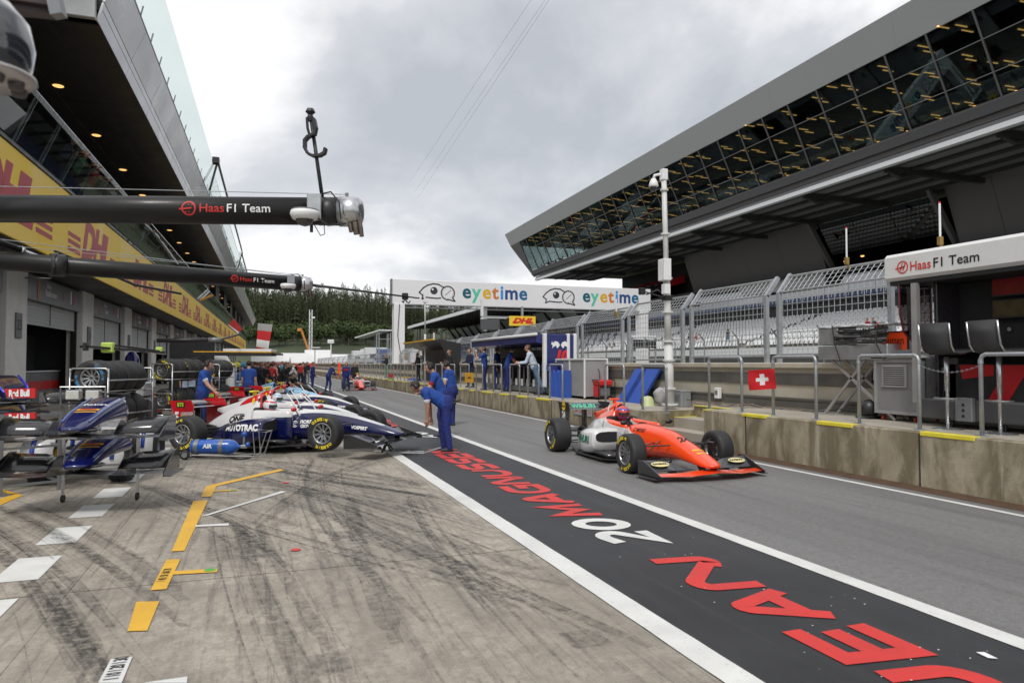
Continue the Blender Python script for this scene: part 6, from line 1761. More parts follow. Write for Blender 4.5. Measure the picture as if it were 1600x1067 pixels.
def person(label, loc, facing, key, shirt, trs, skin=0, hair=0, shoe=None, trim=None, group=None, headset=False, face=False, scale=1.0, hat=None, hatname='cap', hands_mat=None, **pose):
    me, HC, hd, fw, hands = fig_mesh(key, **pose)
    o = put('person', me); o.location = loc; o.rotation_euler = (0, 0, facing); o.scale = (scale,)*3
    tag(o, label, 'person', group)
    ms = [shirt, trs, SKIN[skin], M_hair[hair], shoe or C_shoe, trim or shirt]
    if not me.materials:
        for m in ms: me.materials.append(m)
    for i, m in enumerate(ms): o.material_slots[i].link = 'OBJECT'; o.material_slots[i].material = m
    M = Matrix(((fw.x, 0, hd.x, HC.x), (0, 1, 0, HC.y), (fw.z, 0, hd.z, HC.z), (0, 0, 0, 1)))
    if headset:
        if 'hs' not in HS:
            mb = MB(); mb.smooth = True
            mb.tube([(-.0, .112*math.cos(a), .01+.145*math.sin(a)) for a in np.linspace(-.1, PI+.1, 14)], .011, 6)
            for s_ in (-1, 1):
                mb.M = Matrix.Translation((0, s_*.098, -.01)); mb.ball((0, 0, 0), .045, 14, sc=(1, .55, 1.15))
            mb.M = Matrix.Identity(4); mb.tube([(.02, -.105, -.03), (.10, -.09, -.07), (.13, -.03, -.075)], .006, 5)
            HS['hs'] = mb.mesh('headset', M_ear)
        put('headset', HS['hs'], o, M)
    if face:
        if 'face' not in HS:
            mb = MB()
            for s_ in (-1, 1):
                mb.ball((.098, s_*.033, .006), .012, 8, 0, sc=(.6, 1, .6)); mb.ball((.1035, s_*.033, .006), .006, 6, 1, sc=(.6, 1, 1))
                mb.bar((.103, s_*.018, .028), (.098, s_*.05, .026), .008, .006, 1)
            mb.ball((.098, 0, -.060), .020, 8, 2, sc=(.5, 1.1, .28))
            HS['face'] = mb.mesh('face_detail', [M_white, M_hair[0], pbr('lip', (.35, .13, .10), .5, var=0)])
        put('face_detail', HS['face'], o, M)
    if hat:
        k = 'hat'+hatname
        if k not in HS:
            mb = MB(); mb.smooth = True
            if hatname == 'cap': mb.lathe([(.104, .02), (.106, .06), (.09, .11), (.05, .138), (0, .145)], 18); mb.box(.06, -.06, .025, .19, .06, .035)
            else:
                mb.ball((0.01, 0, .01), .138, 24, sc=(1.06, .92, 1.02))
            HS[k] = mb.mesh(hatname, hat)
        h = put(hatname, HS[k].copy() if HS[k].materials[0] != hat else HS[k], o, M)
        h.data.materials[0] = hat
    return o
ang = lambda deg: R(deg)
LEFTW = R(160)      # facing the picture's left
# --- the three men in blue at the nose of car 5
a = person('bending mechanic in blue shirt and overalls, headset on, leaning over the jack handle', (3.50, 13.45, 0), R(166), 'bent', C_team, C_trs, 1, 0, C_shoe, C_wht, headset=True, face=True, group=None,
       lean=54, arms=((-12, 4), (-6, 8)), armout=(.05, .05), legs=((10, 14), (-2, 6)), head=12, vox=.0085, fingers=True, spread=.16, build=1.22)
mb = MB(); mb.M = Matrix.Translation(Vector((0, 0, 0)));
a.scale = (.94,)*3
o = a; me_, HC_, hd_, fw_, hands_ = FIG['bent']
mb.cbox(-.215, -.16, .95, -.15, -.07, 1.06, .015); mb.build('belt_radio', M_black, a)
mb = MB(); mb.tube([(-.14+-.015+.165*math.cos(t), .185*math.sin(t), 1.0-.05*math.cos(t)) for t in np.linspace(0, 2*PI, 18)], .012, 6); mb.build('belt', M_black, a)
b = gz(692, 683)
person('balding mechanic in blue shirt with a red chest band and headset, behind the bending man', b, R(165), 'leanhalf', C_team, C_trs, 0, 0, C_shoe, C_red, headset=True, face=True,
       lean=22, arms=((18, 55), (25, 60)), legs=((8, 10), (-6, 6)), head=6, vox=.010, fingers=True, build=1.15)
mb = MB(); mb.smooth = True
c = gz(706, 664)
person('dark haired mechanic in blue with headset standing farthest back of the trio by the jack', c, R(140), 'stand1', C_team, C_trs, 0, 0, C_shoe, C_wht, headset=True,
       lean=10, arms=((-4, 10), (6, 20)), legs=((4, 4), (-4, 4)), head=10, vox=.012, fingers=True, build=1.15)
# --- garage side
person('mechanic in blue shirt and headset reaching to the rear wing of the second car', gz(316, 675), R(-15), 'reach', C_team, C_trs, 0, 0, None, C_wht, headset=True, face=True,
       lean=6, arms=((28, 18), (14, 20)), legs=((4, 4), (-4, 4)), head=14, vox=.011, fingers=True, build=1.15)
person('bald man with a light blue printed tabard standing between the tyre racks', gz(291, 650), R(-60), 'standb', C_blk, C_blk, 1, 2,
       lean=2, arms=((4, 10), (4, 10)), legs=((2, 2), (-3, 2)), vox=.016)
tb = [q for q in bpy.data.objects if q.get('label', '').startswith('bald man')][0]
mb = MB()
for i in range(6):
    z0, z1 = .80+i*.11, .91+i*.11; w0, w1 = .20-.0*i, .20
    mb.add([(.155-.02*math.sin(i), -.21, z0), (.155-.02*math.sin(i), .21, z0), (.155-.02*math.sin(i+1), .21, z1), (.155-.02*math.sin(i+1), -.21, z1)], [(0, 1, 2, 3)])
mb.build('tabard', cloth('tabard', (.42, .55, .72)), tb)
mb = MB(); mb.box(.168, -.08, 1.15, .172, .08, 1.19); mb.box(.168, -.08, 1.24, .172, .08, 1.28); mb.build('tabard_print', M_txtred, tb)
person('mechanic in a blue shirt seen from behind among the team cars', gz(388, 645), R(75), 'standb', C_team, C_trs, 0, 0)
person('mechanic in blue overalls standing at the left of the group of three in the lane', gz(488, 613), R(-20), 'standc', C_trs, C_trs, 0, 1, group=None, lean=2, arms=((8, 40), (-20, 60)), legs=((4, 4), (-4, 4)), vox=.018, sleeve=1.3)
person('mechanic in blue overalls leaning towards his colleagues in the lane', gz(513, 612), R(20), 'leanhalf2', C_trs, C_trs, 0, 0, lean=24, arms=((20, 50), (22, 40)), legs=((10, 16), (-4, 10)), vox=.018, sleeve=1.3)
p_ = person('mechanic in blue overalls with a red chest band walking towards the camera', gz(541, 611), R(-105), 'walk', C_trs, C_trs, 0, 0, lean=3, arms=((-12, 14), (16, 20)), legs=((16, 8), (-14, 14)), vox=.018, sleeve=1.3)
mb = MB(); mb.loft([[(.155*math.cos(a_)*1.0, .215*math.sin(a_), z) for a_ in np.linspace(0, 2*PI, 16, endpoint=False)] for z in (1.27, 1.37)]); mb.build('chest_band', C_red, p_)
person('person in black walking just right of the man with the red chest band', gz(554, 607), R(-90), 'walk', C_blk, C_blk, 0, 0)
person('mechanic in white and blue with a white cap bending over the quad bike seat', gz(214, 662), R(200), 'leanhalf2', C_wht, C_trs, 0, 0, hat=M_white)
# crouching black clad crew beside the third car
person('black clad mechanic crouching beside the far cars', gz(450, 625), R(-60), 'crouch', C_blk, C_blk, 0, 0, lean=35, arms=((50, 30), (45, 40)), legs=((85, 125), (60, 110)), vox=.018)
person('second black clad mechanic bending behind the crouching one', gz(438, 622), R(-30), 'leanhalf2', C_blk, C_blk, 0, 1)
# crowd further up the apron
cr = [(398, 618), (406, 621), (414, 613), (420, 622), (427, 611), (433, 607), (412, 606), (424, 604), (440, 604), (447, 606), (455, 603), (462, 605), (469, 603), (402, 607), (394, 611), (383, 614), (374, 618), (366, 622), (418, 600), (430, 599), (437, 600), (444, 599), (452, 598), (460, 598), (409, 600), (476, 600), (389, 604), (378, 606), (371, 606), (363, 610), (385, 600), (396, 599), (403, 598), (412, 597), (421, 596), (431, 595), (441, 595), (450, 594), (458, 594), (466, 596), (473, 597), (480, 598), (426, 617), (408, 628)]
cc = [(C_blk, 'black'), (C_nav, 'navy'), (C_wht, 'white'), (C_red, 'red'), (C_gry, 'grey'), (C_blk, 'black'), (C_pnk, 'pink'), (C_blk, 'black'), (C_lbl, 'light blue')]
random.seed(11)
for i, (px, py) in enumerate(cr):
    c_, n_ = cc[i % 9]; ky = ['standb', 'standc', 'walk', 'leanhalf2'][i % 4]
    person('distant pit crew member in %s %s, %s from the left' % (n_, ['standing', 'standing', 'walking', 'stooping'][i % 4], nthw(sorted(cr).index((px, py))).replace('nearest', 'first')), gz(px, py), random.uniform(0, 6.28), ky, c_, [C_blk, C_nav, C_gry][i % 3], i % 2, i % 3, group='crowd of pit crew up the apron', scale=random.uniform(.95, 1.05))
for i, (px, py, m_, n_) in enumerate(((371, 612, C_yel, 'yellow'), (380, 611, C_lbl, 'light blue'), (362, 613, C_yel, 'lime yellow'))):
    pass
# --- pit wall
Z1 = ZF+.006
def on_wall(px, X): p = gx(px, 600, X); p.z = Z1; return p
person('man in pale shirt and jeans leaning on the desk of the blue pit stand', on_wall(836, 9.1), R(150), 'lean3', C_shirt, C_jean, 0, 1, lean=20, arms=((30, 55), (24, 60)), legs=((-6, 4), (-22, 4)), head=-8, vox=.013, sleeve=1.3, face=True, build=1.1)
person('mechanic in blue with headset working at the desk of the blue pit stand', on_wall(792, 9.2), R(-15), 'desk', C_team, C_trs, 0, 0, None, C_red, headset=True, lean=14, arms=((35, 45), (30, 50)), legs=((4, 4), (-4, 4)), head=8, vox=.014)
person('mechanic in blue with headset inside the blue pit stand', on_wall(776, 9.6), R(-40), 'standb', C_team, C_trs, 1, 0, headset=True)
person('man in blue with a phone at his ear on the pit wall', on_wall(757, 8.95), R(150), 'phone', C_team, C_trs, 0, 1, lean=2, arms=((20, 40), (60, 110)), legs=((3, 3), (-3, 3)), vox=.014)
person('man in a dark jacket and white shirt facing the lane on the pit wall', on_wall(735, 9.3), R(200), 'standd', C_nav, C_nav, 0, 0, lean=2, arms=((14, 70), (10, 60)), legs=((3, 3), (-3, 3)), vox=.015, sleeve=1.3)
person('man in black standing by the far railing left of the orange board', on_wall(703, 9.2), R(190), 'standd', C_blk, C_blk, 0, 1)
person('woman in black at the dark pit stand', on_wall(653, 9.4), R(190), 'standd', C_blk, C_blk, 0, 1, scale=.97)
person('marshal in black beside the left gantry post', on_wall(604, 9.4), R(185), 'standd', C_blk, C_grn, 0, 1)
# --- spectators
def sit_stand(px, row, label, c_, hair=0):
    # a seat of the terrace found by its picture column
    x_ = SX+row*RX+.25
    Y = 50.0
    for _ in range(30): Y = gx(px, 500, x_+.031*Y).y
    person(label, (x_+.031*Y, Y, SZ+row*RZ-.45+.03), R(178), 'sit', c_, C_blk, 0, hair, lean=10, arms=((20, 50), (25, 45)), legs=((80, 85), (78, 80)), vox=.022, hipz=.88)
sit_stand(1078, 3, 'left of two spectators seated below the camera pole box on the terrace', C_nav)
sit_stand(1089, 3, 'right of two spectators seated on the terrace beside the fence post', C_red)
sit_stand(1357, 4, 'left of two spectators seated in front of the covered trolley', C_red)
sit_stand(1366, 4, 'right of two spectators seated in front of the covered trolley', C_blk)
sit_stand(953, 2, 'left of two spectators seated behind the orange car', C_gry)
sit_stand(960, 2, 'right of two spectators seated behind the orange car', C_blk)
sit_stand(893, 3, 'spectator in pink seated above the blue pit stand', C_pnk)
x_ = SX+1*RX; Y = 50.0
for _ in range(30): Y = gx(1137, 500, x_+.031*Y).y
person('spectator in dark clothes climbing the terrace steps', (x_+.031*Y, Y, SZ+.35), R(10), 'walk', C_nav, C_jean, 0, 0)
# --- guests on the balcony of the pit building
bl = [(30.2, C_red), (31.4, C_blk), (33.2, C_wht), (34.6, C_lbl), (37.0, C_blk), (38.4, C_gry), (41.2, C_wht), (44.0, C_blk), (48, C_red), (52, C_blk), (57, C_gry), (26.5, C_nav), (28.2, C_grn)]
for i, (y_, c_) in enumerate(bl):
    person('balcony guest in %s leaning on the glass, %s from the camera' % (c_.name.replace('cloth_', '').replace('_', ' '), nthw(sorted(bl, key=lambda q: q[0]).index((y_, c_))).replace('nearest', 'first')), (-6.62+.02*y_, y_, 7.42), R(random.uniform(-30, 20)), 'lean4', c_, C_blk, i % 2, i % 3, group='guests on the balcony', lean=28, arms=((40, 60), (45, 55)), legs=((6, 6), (-6, 6)), vox=.022)
# --- drivers
M_h1 = pbr('helmet_red', (.55, .03, .02), .15, coat=1, var=0); M_h2 = pbr('helmet_white', (.65, .65, .66), .15, coat=1, var=0); M_h3 = pbr('helmet_blue', (.15, .40, .70), .15, coat=1, var=0); M_vis = pbr('visor', (.015, .015, .02), .06, coat=1, var=0)
def driver(car, label, hm, band, suit):
    bpy.context.view_layer.update()
    M = car.matrix_world
    p = M @ Vector((1.30, 0, .15))
    o = person(label, p, car.rotation_euler.z, 'driver', suit, suit, 0, 0, lean=-18, arms=((52, 32), (52, 32)), legs=((82, 20), (82, 20)), vox=.02, hipz=.10, sleeve=1.3, head=20, armout=(.02, .02))
    o.scale = (.80,)*3
    me, HC, hd, fw, hands = FIG['driver']
    T = Matrix(((fw.x, 0, hd.x, HC.x), (0, 1, 0, HC.y), (fw.z, 0, hd.z, HC.z), (0, 0, 0, 1)))
    mb = MB(); mb.smooth = True; mb.ball((0.0, 0, .01), .168, 28, sc=(1.08, .92, 1.02)); h = mb.build('helmet', hm, o); h.matrix_local = T
    mb = MB(); mb.smooth = True
    secs = []
    for z, rz_ in ((.055, 1.0), (.03, 1.0), (-.005, 1.0), (-.035, .98)):
        secs.append([((.168*1.08+.004)*math.cos(a_)*math.sqrt(max(0, 1-((z-.01)/.172)**2)), (.168*.92+.004)*math.sin(a_)*math.sqrt(max(0, 1-((z-.01)/.172)**2)), z) for a_ in np.linspace(-1.15, 1.15, 14)])
    mb.loft(secs, closed=False); v = mb.build('visor', M_vis, h)
    for z0, z1 in ((.10, .135), (-.075, -.05)):
        mb = MB(); mb.smooth = True
        mb.loft([[((.168*1.08+.003)*math.cos(a_)*math.sqrt(max(0, 1-((z-.01)/.172)**2)), (.168*.92+.003)*math.sin(a_)*math.sqrt(max(0, 1-((z-.01)/.172)**2)), z) for a_ in np.linspace(0, 2*PI, 28, endpoint=False)] for z in (z0, (z0+z1)/2, z1)], caps=False); mb.build('stripe', band, h)
driver(car24, 'driver in a red and blue helmet in the orange car', M_h1, pbr('helmet_violet', (.10, .08, .40), .15, coat=1, var=0), C_blk)
driver(car5, 'driver in a white and red striped helmet in car number 5', M_h2, M_h1, C_wht)
driver(car2, 'driver in a white and blue helmet in the second team car', M_h2, M_h3, C_wht)
driver(car3, 'driver in a pale blue helmet in the third team car', M_h3, M_h2, C_wht)
driver(carF, 'driver in a white helmet in the distant oncoming car', M_h2, M_h1, C_wht)
# ================================================================== LEFT FOREGROUND EQUIPMENT
M_tubes = pbr('rack_tube', (.42, .42, .42), .3, metal=.8, var=.1)
M_silver = pbr('silver_case', (.38, .39, .40), .35, metal=.6, var=.1)
def nose_asm(name, label, loc, rz, body, wing, stripe=None, word=None, group=None, edge=None, panel=None):
    t = thing(name, label, 'car nose', loc, rz, group); DX = -3.6
    mb = MB(); mb.smooth = True; mb.M = Matrix.Translation((DX, 0, 0))
    body_loft(mb, [(2.75, .235, .22, .50, 5, .80), (3.1, .225, .23, .45, 5, .80), (3.5, .20, .22, .37, 5, .82), (3.8, .17, .18, .28, 4, .85), (3.95, .12, .17, .225, 2.8, .9), (4.0, .05, .18, .21, 2.2, 1)], .05)
    nose = mb.build('nose_cone', body, t); bv = bvh_of(nose)
    mb = MB(); mb.loft([sec_pts(3.6+q+DX, .20-q*.0, .14, .20, 16, 3) for q in (0, .1)] + [sec_pts(4.02+DX, .08, .165, .19, 16, 2.4)]); mb.build('nose_floor', wing, t)
    mb = MB(); mb.M = Matrix.Translation((DX, 0, 0))
    mb.loft([[(x0, y, z), (x0+.16, y, z-.012), (x1, y, z), (x0+.16, y, z+.022)] for y, x0, x1, z in ((-.90, 3.55, 3.84, .085), (-.45, 3.62, 3.98, .085), (0, 3.62, 4.02, .12), (.45, 3.62, 3.98, .085), (.90, 3.55, 3.84, .085))]); mb.build('main_plane', wing, t)
    for s_ in (-1, 1):
        mb = MB(); mb.M = Matrix.Translation((DX, 0, 0)); mb.smooth = True
        mb.loft([[(3.34, s_*yy, .24+zz2), (3.42, s_*yy, .20+zz2*.8), (3.66, s_*yy, .115), (3.68, s_*yy, .125), (3.44, s_*yy, .215+zz2*.8), (3.36, s_*yy, .25+zz2)] for yy, zz2 in ((.36, -.06), (.42, .0), (.52, .03), (.70, .035), (.89, .05))]); mb.build('flap', wing, t)
        mb = MB(); mb.M = Matrix.Translation((DX, 0, 0)); mb.prism([(3.22, .05), (3.20, .30), (3.36, .31), (3.70, .20), (3.92, .10), (3.92, .05)], s_*.905-.006, s_*.905+.006, 'xz'); mb.build('endplate', wing, t)
        mb = MB(); mb.M = Matrix.Translation((DX, 0, 0)); mb.cbox(3.28, s_*.94-.05, .045, 3.90, s_*.94+.05, .055, .003); mb.build('footplate', wing, t)
        mb = MB(); mb.M = Matrix.Translation((DX, 0, 0)); mb.prism([(3.34, .06), (3.30, .25), (3.46, .26), (3.70, .13), (3.72, .06)], s_*.36-.004, s_*.36+.004, 'xz'); mb.build('wing_fence', wing, t)
        if edge:
            mb = MB(); mb.smooth = True; mb.M = Matrix.Translation((DX, 0, 0)); mb.tube([(2.78, s_*.19, .49), (3.1, s_*.182, .44), (3.5, s_*.165, .362), (3.8, s_*.14, .275)], .014, 6); mb.build('edge_stripe', edge, t)
    if word: text_on('lettering', word, (3.22+DX, 0, 1.0), (0, 1, 0), (-1, 0, 0), M_txtwhite, t, bv, size=.12, bold=.002, shear=.4)
    if stripe:
        text_on('print_strip', '-', (3.43+DX, 0, 1.0), (0, 1, 0), (-1, 0, 0), stripe, t, bv, size=1.0, sx=.8) if False else None
        for xx, w_, h_ in ((3.44, .12, .03), (3.53, .11, .016)):
            mb = MB()
            for i in range(8):
                a, b_ = -w_+2*w_*i/8, -w_+2*w_*(i+1)/8
                mb.quad((xx-h_+DX, a, 0), (xx+h_+DX, a, 0), (xx+h_+DX, b_, 0), (xx-h_+DX, b_, 0))
            o = mb.build('print_strip', stripe, t)
            for v in o.data.vertices:
                h = bv.ray_cast(Vector((v.co.x, v.co.y, 2)), Vector((0, 0, -1)))
                if h[0] is not None: v.co = h[0]+Vector((0, 0, .004))
        text_on('lettering', 'PIRELLI', (3.44+DX, 0, 1.0), (0, 1, 0), (-1, 0, 0), M_txtred, t, bv, off=.008, size=.055, bold=.003)
    return t
base = gd(128, 700, 8.15); hz_ = R(262)
M_nv2 = pbr('nose_navy', (.006, .010, .10), .2, coat=.8, var=.04)
M_edge2 = pbr('edge_blue', (.10, .16, .40), .3, coat=.5, var=.04)
M_sty = pbr('print_orange_yellow', (.72, .38, .02), .5, var=0)
for k, (zo, lab) in enumerate(((.36, 'lower navy car nose with black front wing on the trolley'), (.77, 'upper navy car nose with black front wing and white script on the trolley'))):
    nose_asm('nose_assembly', lab, (base.x+.05*(1-k), base.y+.02, zo), hz_, M_nv2, M_carbon, stripe=M_sty, word='Rexico' if k else None, group='spare noses on the trolley', edge=M_edge2)
tr = thing('nose_trolley', 'steel trolley frame carrying two stacked spare noses and front wings', 'trolley', (base.x, base.y, 0), hz_)
mb = MB()
for (x, y) in ((-.62, -.42), (-.62, .42)):
    q = MB(); q.bar((x, y, .1), (x, y, 1.12 if y < 0 and 0 else .98), .03, .03, upv=(0, 1, 0)); q.build('upright', M_tubes, tr)
    q = MB(); q.lathe([(0, -.015), (.045, -.015), (.045, .015), (0, .015)], 14, 'y'); o = q.build('castor', M_rubber, tr); o.location = (x, y, .045)
for z in (.44, .82):
    mb.bar((-.62, -.42, z), (-.62, .42, z), .025, .025); mb.bar((-.62, -.42, z), (-.22, -.42, z), .025, .025); mb.bar((-.62, .42, z), (-.22, .42, z), .025, .025); mb.bar((-.22, -.42, z), (-.22, .42, z), .025, .025); mb.bar((-.22, 0, z), (.2, 0, z+.04), .03, .03)
mb.build('frame', M_tubes, tr)

# quad bike behind the noses
qc = Vector((-2.23, 12.35, 0)); qb = thing('quad_bike', 'white and blue quad bike with twin headlamps behind the stacked noses', 'quad bike', tuple(qc), R(262))
M_qw = pbr('quad_white', (.58, .58, .58), .3, coat=.5, var=.05); M_qb = pbr('quad_blue', (.02, .06, .35), .3, coat=.5, var=.05)
qb.scale = (1.12,)*3
mb = MB(); mb.smooth = True
mb.loft([sec_pts(x, hw, zb, zt, 16, 2.6) for x, hw, zb, zt in ((-.75, .10, .62, .80), (-.5, .16, .55, .84), (-.1, .17, .50, .80), (.2, .16, .50, .86), (.45, .17, .52, .95), (.65, .14, .55, .90), (.75, .08, .6, .8))]); mb.build('body', M_qw, qb)
mb = MB(); mb.smooth = True; mb.loft([sec_pts(x, hw, zb, zt, 14, 3) for x, hw, zb, zt in ((-.72, .12, .79, .85), (-.4, .14, .80, .90), (.0, .12, .78, .87))]); mb.build('saddle', M_black, qb)
for s_ in (-1, 1):
    for x0 in (.62, -.62):
        mb = MB(); mb.smooth = True
        secs = []
        for a_ in np.linspace(-.3, 2.5, 9):
            c_, s2 = math.cos(a_), math.sin(a_); r1 = .36
            secs.append([(x0+r1*c_, s_*.22, .31+r1*s2), (x0+r1*c_, s_*.58, .29+r1*s2), (x0+(r1+.02)*c_, s_*.58, .31+(r1+.02)*s2), (x0+(r1+.02)*c_, s_*.22, .33+(r1+.02)*s2)])
        mb.loft(secs); f_ = mb.build('fender', M_qw, qb)
        mb = MB(); mb.smooth = True; mb.tube([(x0+.37*math.cos(a_), s_*.45, .325+.37*math.sin(a_)) for a_ in np.linspace(.0, 2.3, 8)], .03, 8); mb.build('stripe', M_qb, f_)
        mb = MB(); mb.smooth = True; w_ = .13
        mb.lathe([(.13, w_*.7), (.16, w_), (.23, w_*1.05), (.275, w_*.8), (.285, 0), (.275, -w_*.8), (.23, -w_*1.05), (.16, -w_), (.13, -w_*.7)], 30, 'y')
        mb.smooth = False
        for k in range(20):
            a_ = 2*PI*k/20
            for sgn in (-1, 1):
                mb.M = Matrix.Rotation(a_+(.16 if sgn > 0 else 0), 4, 'Y') @ Matrix.Translation((0, 0, .282)); mb.box(-.022, sgn*.012 if sgn > 0 else -.105, -.01, .022, .105 if sgn > 0 else -.012, .016)
        mb.M = Matrix.Identity(4)
        w = mb.build('wheel', M_rubber, qb); w.location = (x0, s_*.46, .295)
        mb = MB(); mb.smooth = True; mb.lathe([(.135, .09), (.12, .05), (.05, .03), (0, .03)], 16, 'y'); mb.lathe([(.135, -.09), (.12, -.05), (.05, -.03), (0, -.03)], 16, 'y'); tag(mb.build('rim', M_grey, w), kind=None)
        mb = MB(); mb.tube([(x0, s_*.16, .36), (x0, s_*.40, .30)], .02, 6); mb.build('axle_arm', M_black, qb)
        mb = MB(); mb.tube([(x0-.03, s_*.18, .66), (x0, s_*.34, .34)], .035, 10); mb.tube([(x0-.03, s_*.18, .66), (x0-.015, s_*.26, .50)], .045, 10); mb.build('spring', M_sty, qb)
mb = MB(); mb.tube([(.30, -.42, 1.10), (.36, -.2, 1.12), (.42, 0, 1.02), (.36, .2, 1.12), (.30, .42, 1.10)], .014, 8); mb.tube([(.42, 0, 1.02), (.55, 0, .8)], .02, 8); mb.build('handlebar', M_black, qb)
for s_ in (-1, 1):
    mb = MB(); mb.smooth = True; mb.tube([(.30, s_*.30, 1.1), (.29, s_*.44, 1.1)], .024, 10); mb.build('grip', M_black, qb)
    mb = MB(); mb.cbox(.60, s_*.115-.09, 1.05, .70, s_*.115+.09, 1.18, .015); hl = mb.build('headlamp', M_steel, qb)
    mb = MB(); mb.cbox(.70, s_*.115-.075, 1.065, .707, s_*.115+.075, 1.165, .003); mb.build('lens', pbr('lens_glass', (.55, .56, .52), .08, coat=1, var=.15, scale=20), hl)
mb = MB(); mb.tube([(.66, -.26, 1.0), (.68, -.26, 1.22), (.68, .26, 1.22), (.66, .26, 1.0), (.60, .16, .7), (.60, -.16, .7), (.66, -.26, 1.0)], .013, 6); mb.build('bull_bar', M_tubes, qb)
mb = MB(); mb.cbox(.66, -.13, .55, .78, .13, .70, .02); mb.tube([(.5, -.15, .45), (.72, -.15, .45), (.72, .15, .45), (.5, .15, .45)], .02, 6); mb.cbox(-.3, -.15, .30, .3, .15, .52, .04); mb.build('chassis', M_black, qb)
# grey case on a tool trolley behind
cs = thing('tool_trolley', 'grey hard case lying on a black trolley behind the quad bike', 'trolley', tuple(gz(200, 690)), R(-12))
mb = MB(); mb.cbox(-.42, -.25, .98, .42, .25, 1.30, .03); mb.build('case', M_silver, cs)
mb = MB(); mb.cbox(-.43, -.26, 1.13, .43, .26, 1.145, .004)
for x in (-.2, .2): mb.cbox(x-.03, -.27, 1.08, x+.03, -.255, 1.19, .005)
mb.build('case_latch', M_black, cs)
mb = MB(); mb.cbox(-.5, -.3, .2, .5, .3, .97, .02); mb.build('cabinet', M_black, cs)
for y in range(3): 
    mb = MB(); mb.cbox(-.46, -.31, .26+y*.24, .46, -.302, .46+y*.24, .004); mb.build('drawer_front', M_grey, cs)
for x in (-.42, .42):
    mb = MB(); mb.lathe([(0, -.02), (.09, -.02), (.09, .02), (0, .02)], 14, 'y'); o = mb.build('castor', M_rubber, cs); o.location = (x, -.2, .09)

# two navy noses with red boards on the rack at the left edge
rk = gd(30, 650, 9.6); rz_ = R(-62)
M_rbn = pbr('deep_navy_gloss', (.006, .008, .045), .2, coat=.8, var=.05); M_rbb = pbr('bright_blue', (.02, .03, .55), .3, coat=.5, var=0)
for k, (zo, lab) in enumerate(((.62, 'lower dark navy nose with a red lettered board at the left edge'), (1.03, 'upper dark navy nose with a red lettered board at the left edge'))):
    t = nose_asm('nose_assembly', lab, (rk.x-.15, rk.y+.1, zo), R(235+60), M_rbn, M_carbon, group='noses on the left rack', edge=M_rbb)
    t.location = tuple(gd(22, 640-k*45, 9.8)); t.location.z = zo
    a = gd(8, 653-k*38, 9.1); b_ = gd(56, 652-k*38, 8.9); h_ = .125
    L = Matrix.Translation(t.location) @ Matrix.Rotation(t.rotation_euler.z, 4, 'Z'); Li = L.inverted()
    xd = (b_-a).normalized(); mb = MB()
    P = [a+Vector((0, 0, h_*.3)), a+xd*.06+Vector((0, 0, -h_*.4)), b_+Vector((0, 0, -h_*.5)), b_+Vector((0, 0, h_*.5)), a+Vector((0, 0, h_*.5))]
    n_ = xd.cross(Vector((0, 0, 1))).normalized()*.01
    mb.add([Li @ (p-n_) for p in P]+[Li @ (p+n_) for p in P], [(0, 1, 2, 3, 4), (9, 8, 7, 6, 5)]+[(i, (i+1) % 5, 5+(i+1) % 5, 5+i) for i in range(5)]); mb.build('side_board', M_red, t)
    me = text_mesh('Red Bull', size=.115, bold=.006).copy(); me.materials.clear(); me.materials.append(M_txtwhite); me.name = 'lettering'
    fr = frame((a+b_)/2+n_*1.6+Vector((0, 0, -.0)), xd, (0, 0, 1)); put('lettering', me, t, Li @ fr)
rt = thing('nose_rack', 'dark rack holding two navy noses at the left edge', 'rack', (rk.x, rk.y, 0), rz_)
for (x, y) in ((-.5, -.3), (.5, -.3), (-.5, .35), (.5, .35), (.15, -.3)):
    mb = MB(); mb.bar((x, y, .0), (x, y, 1.05), .04, .04, upv=(0, 1, 0)); mb.build('upright', M_grey, rt)
mb = MB()
for z in (.12, .6, 1.02):
    mb.bar((-.5, -.3, z), (.5, -.3, z), .03, .03); mb.bar((-.5, .35, z), (.5, .35, z), .03, .03); mb.bar((-.5, -.3, z), (-.5, .35, z), .03, .03); mb.bar((.5, -.3, z), (.5, .35, z), .03, .03)
mb.build('frame', M_grey, rt)

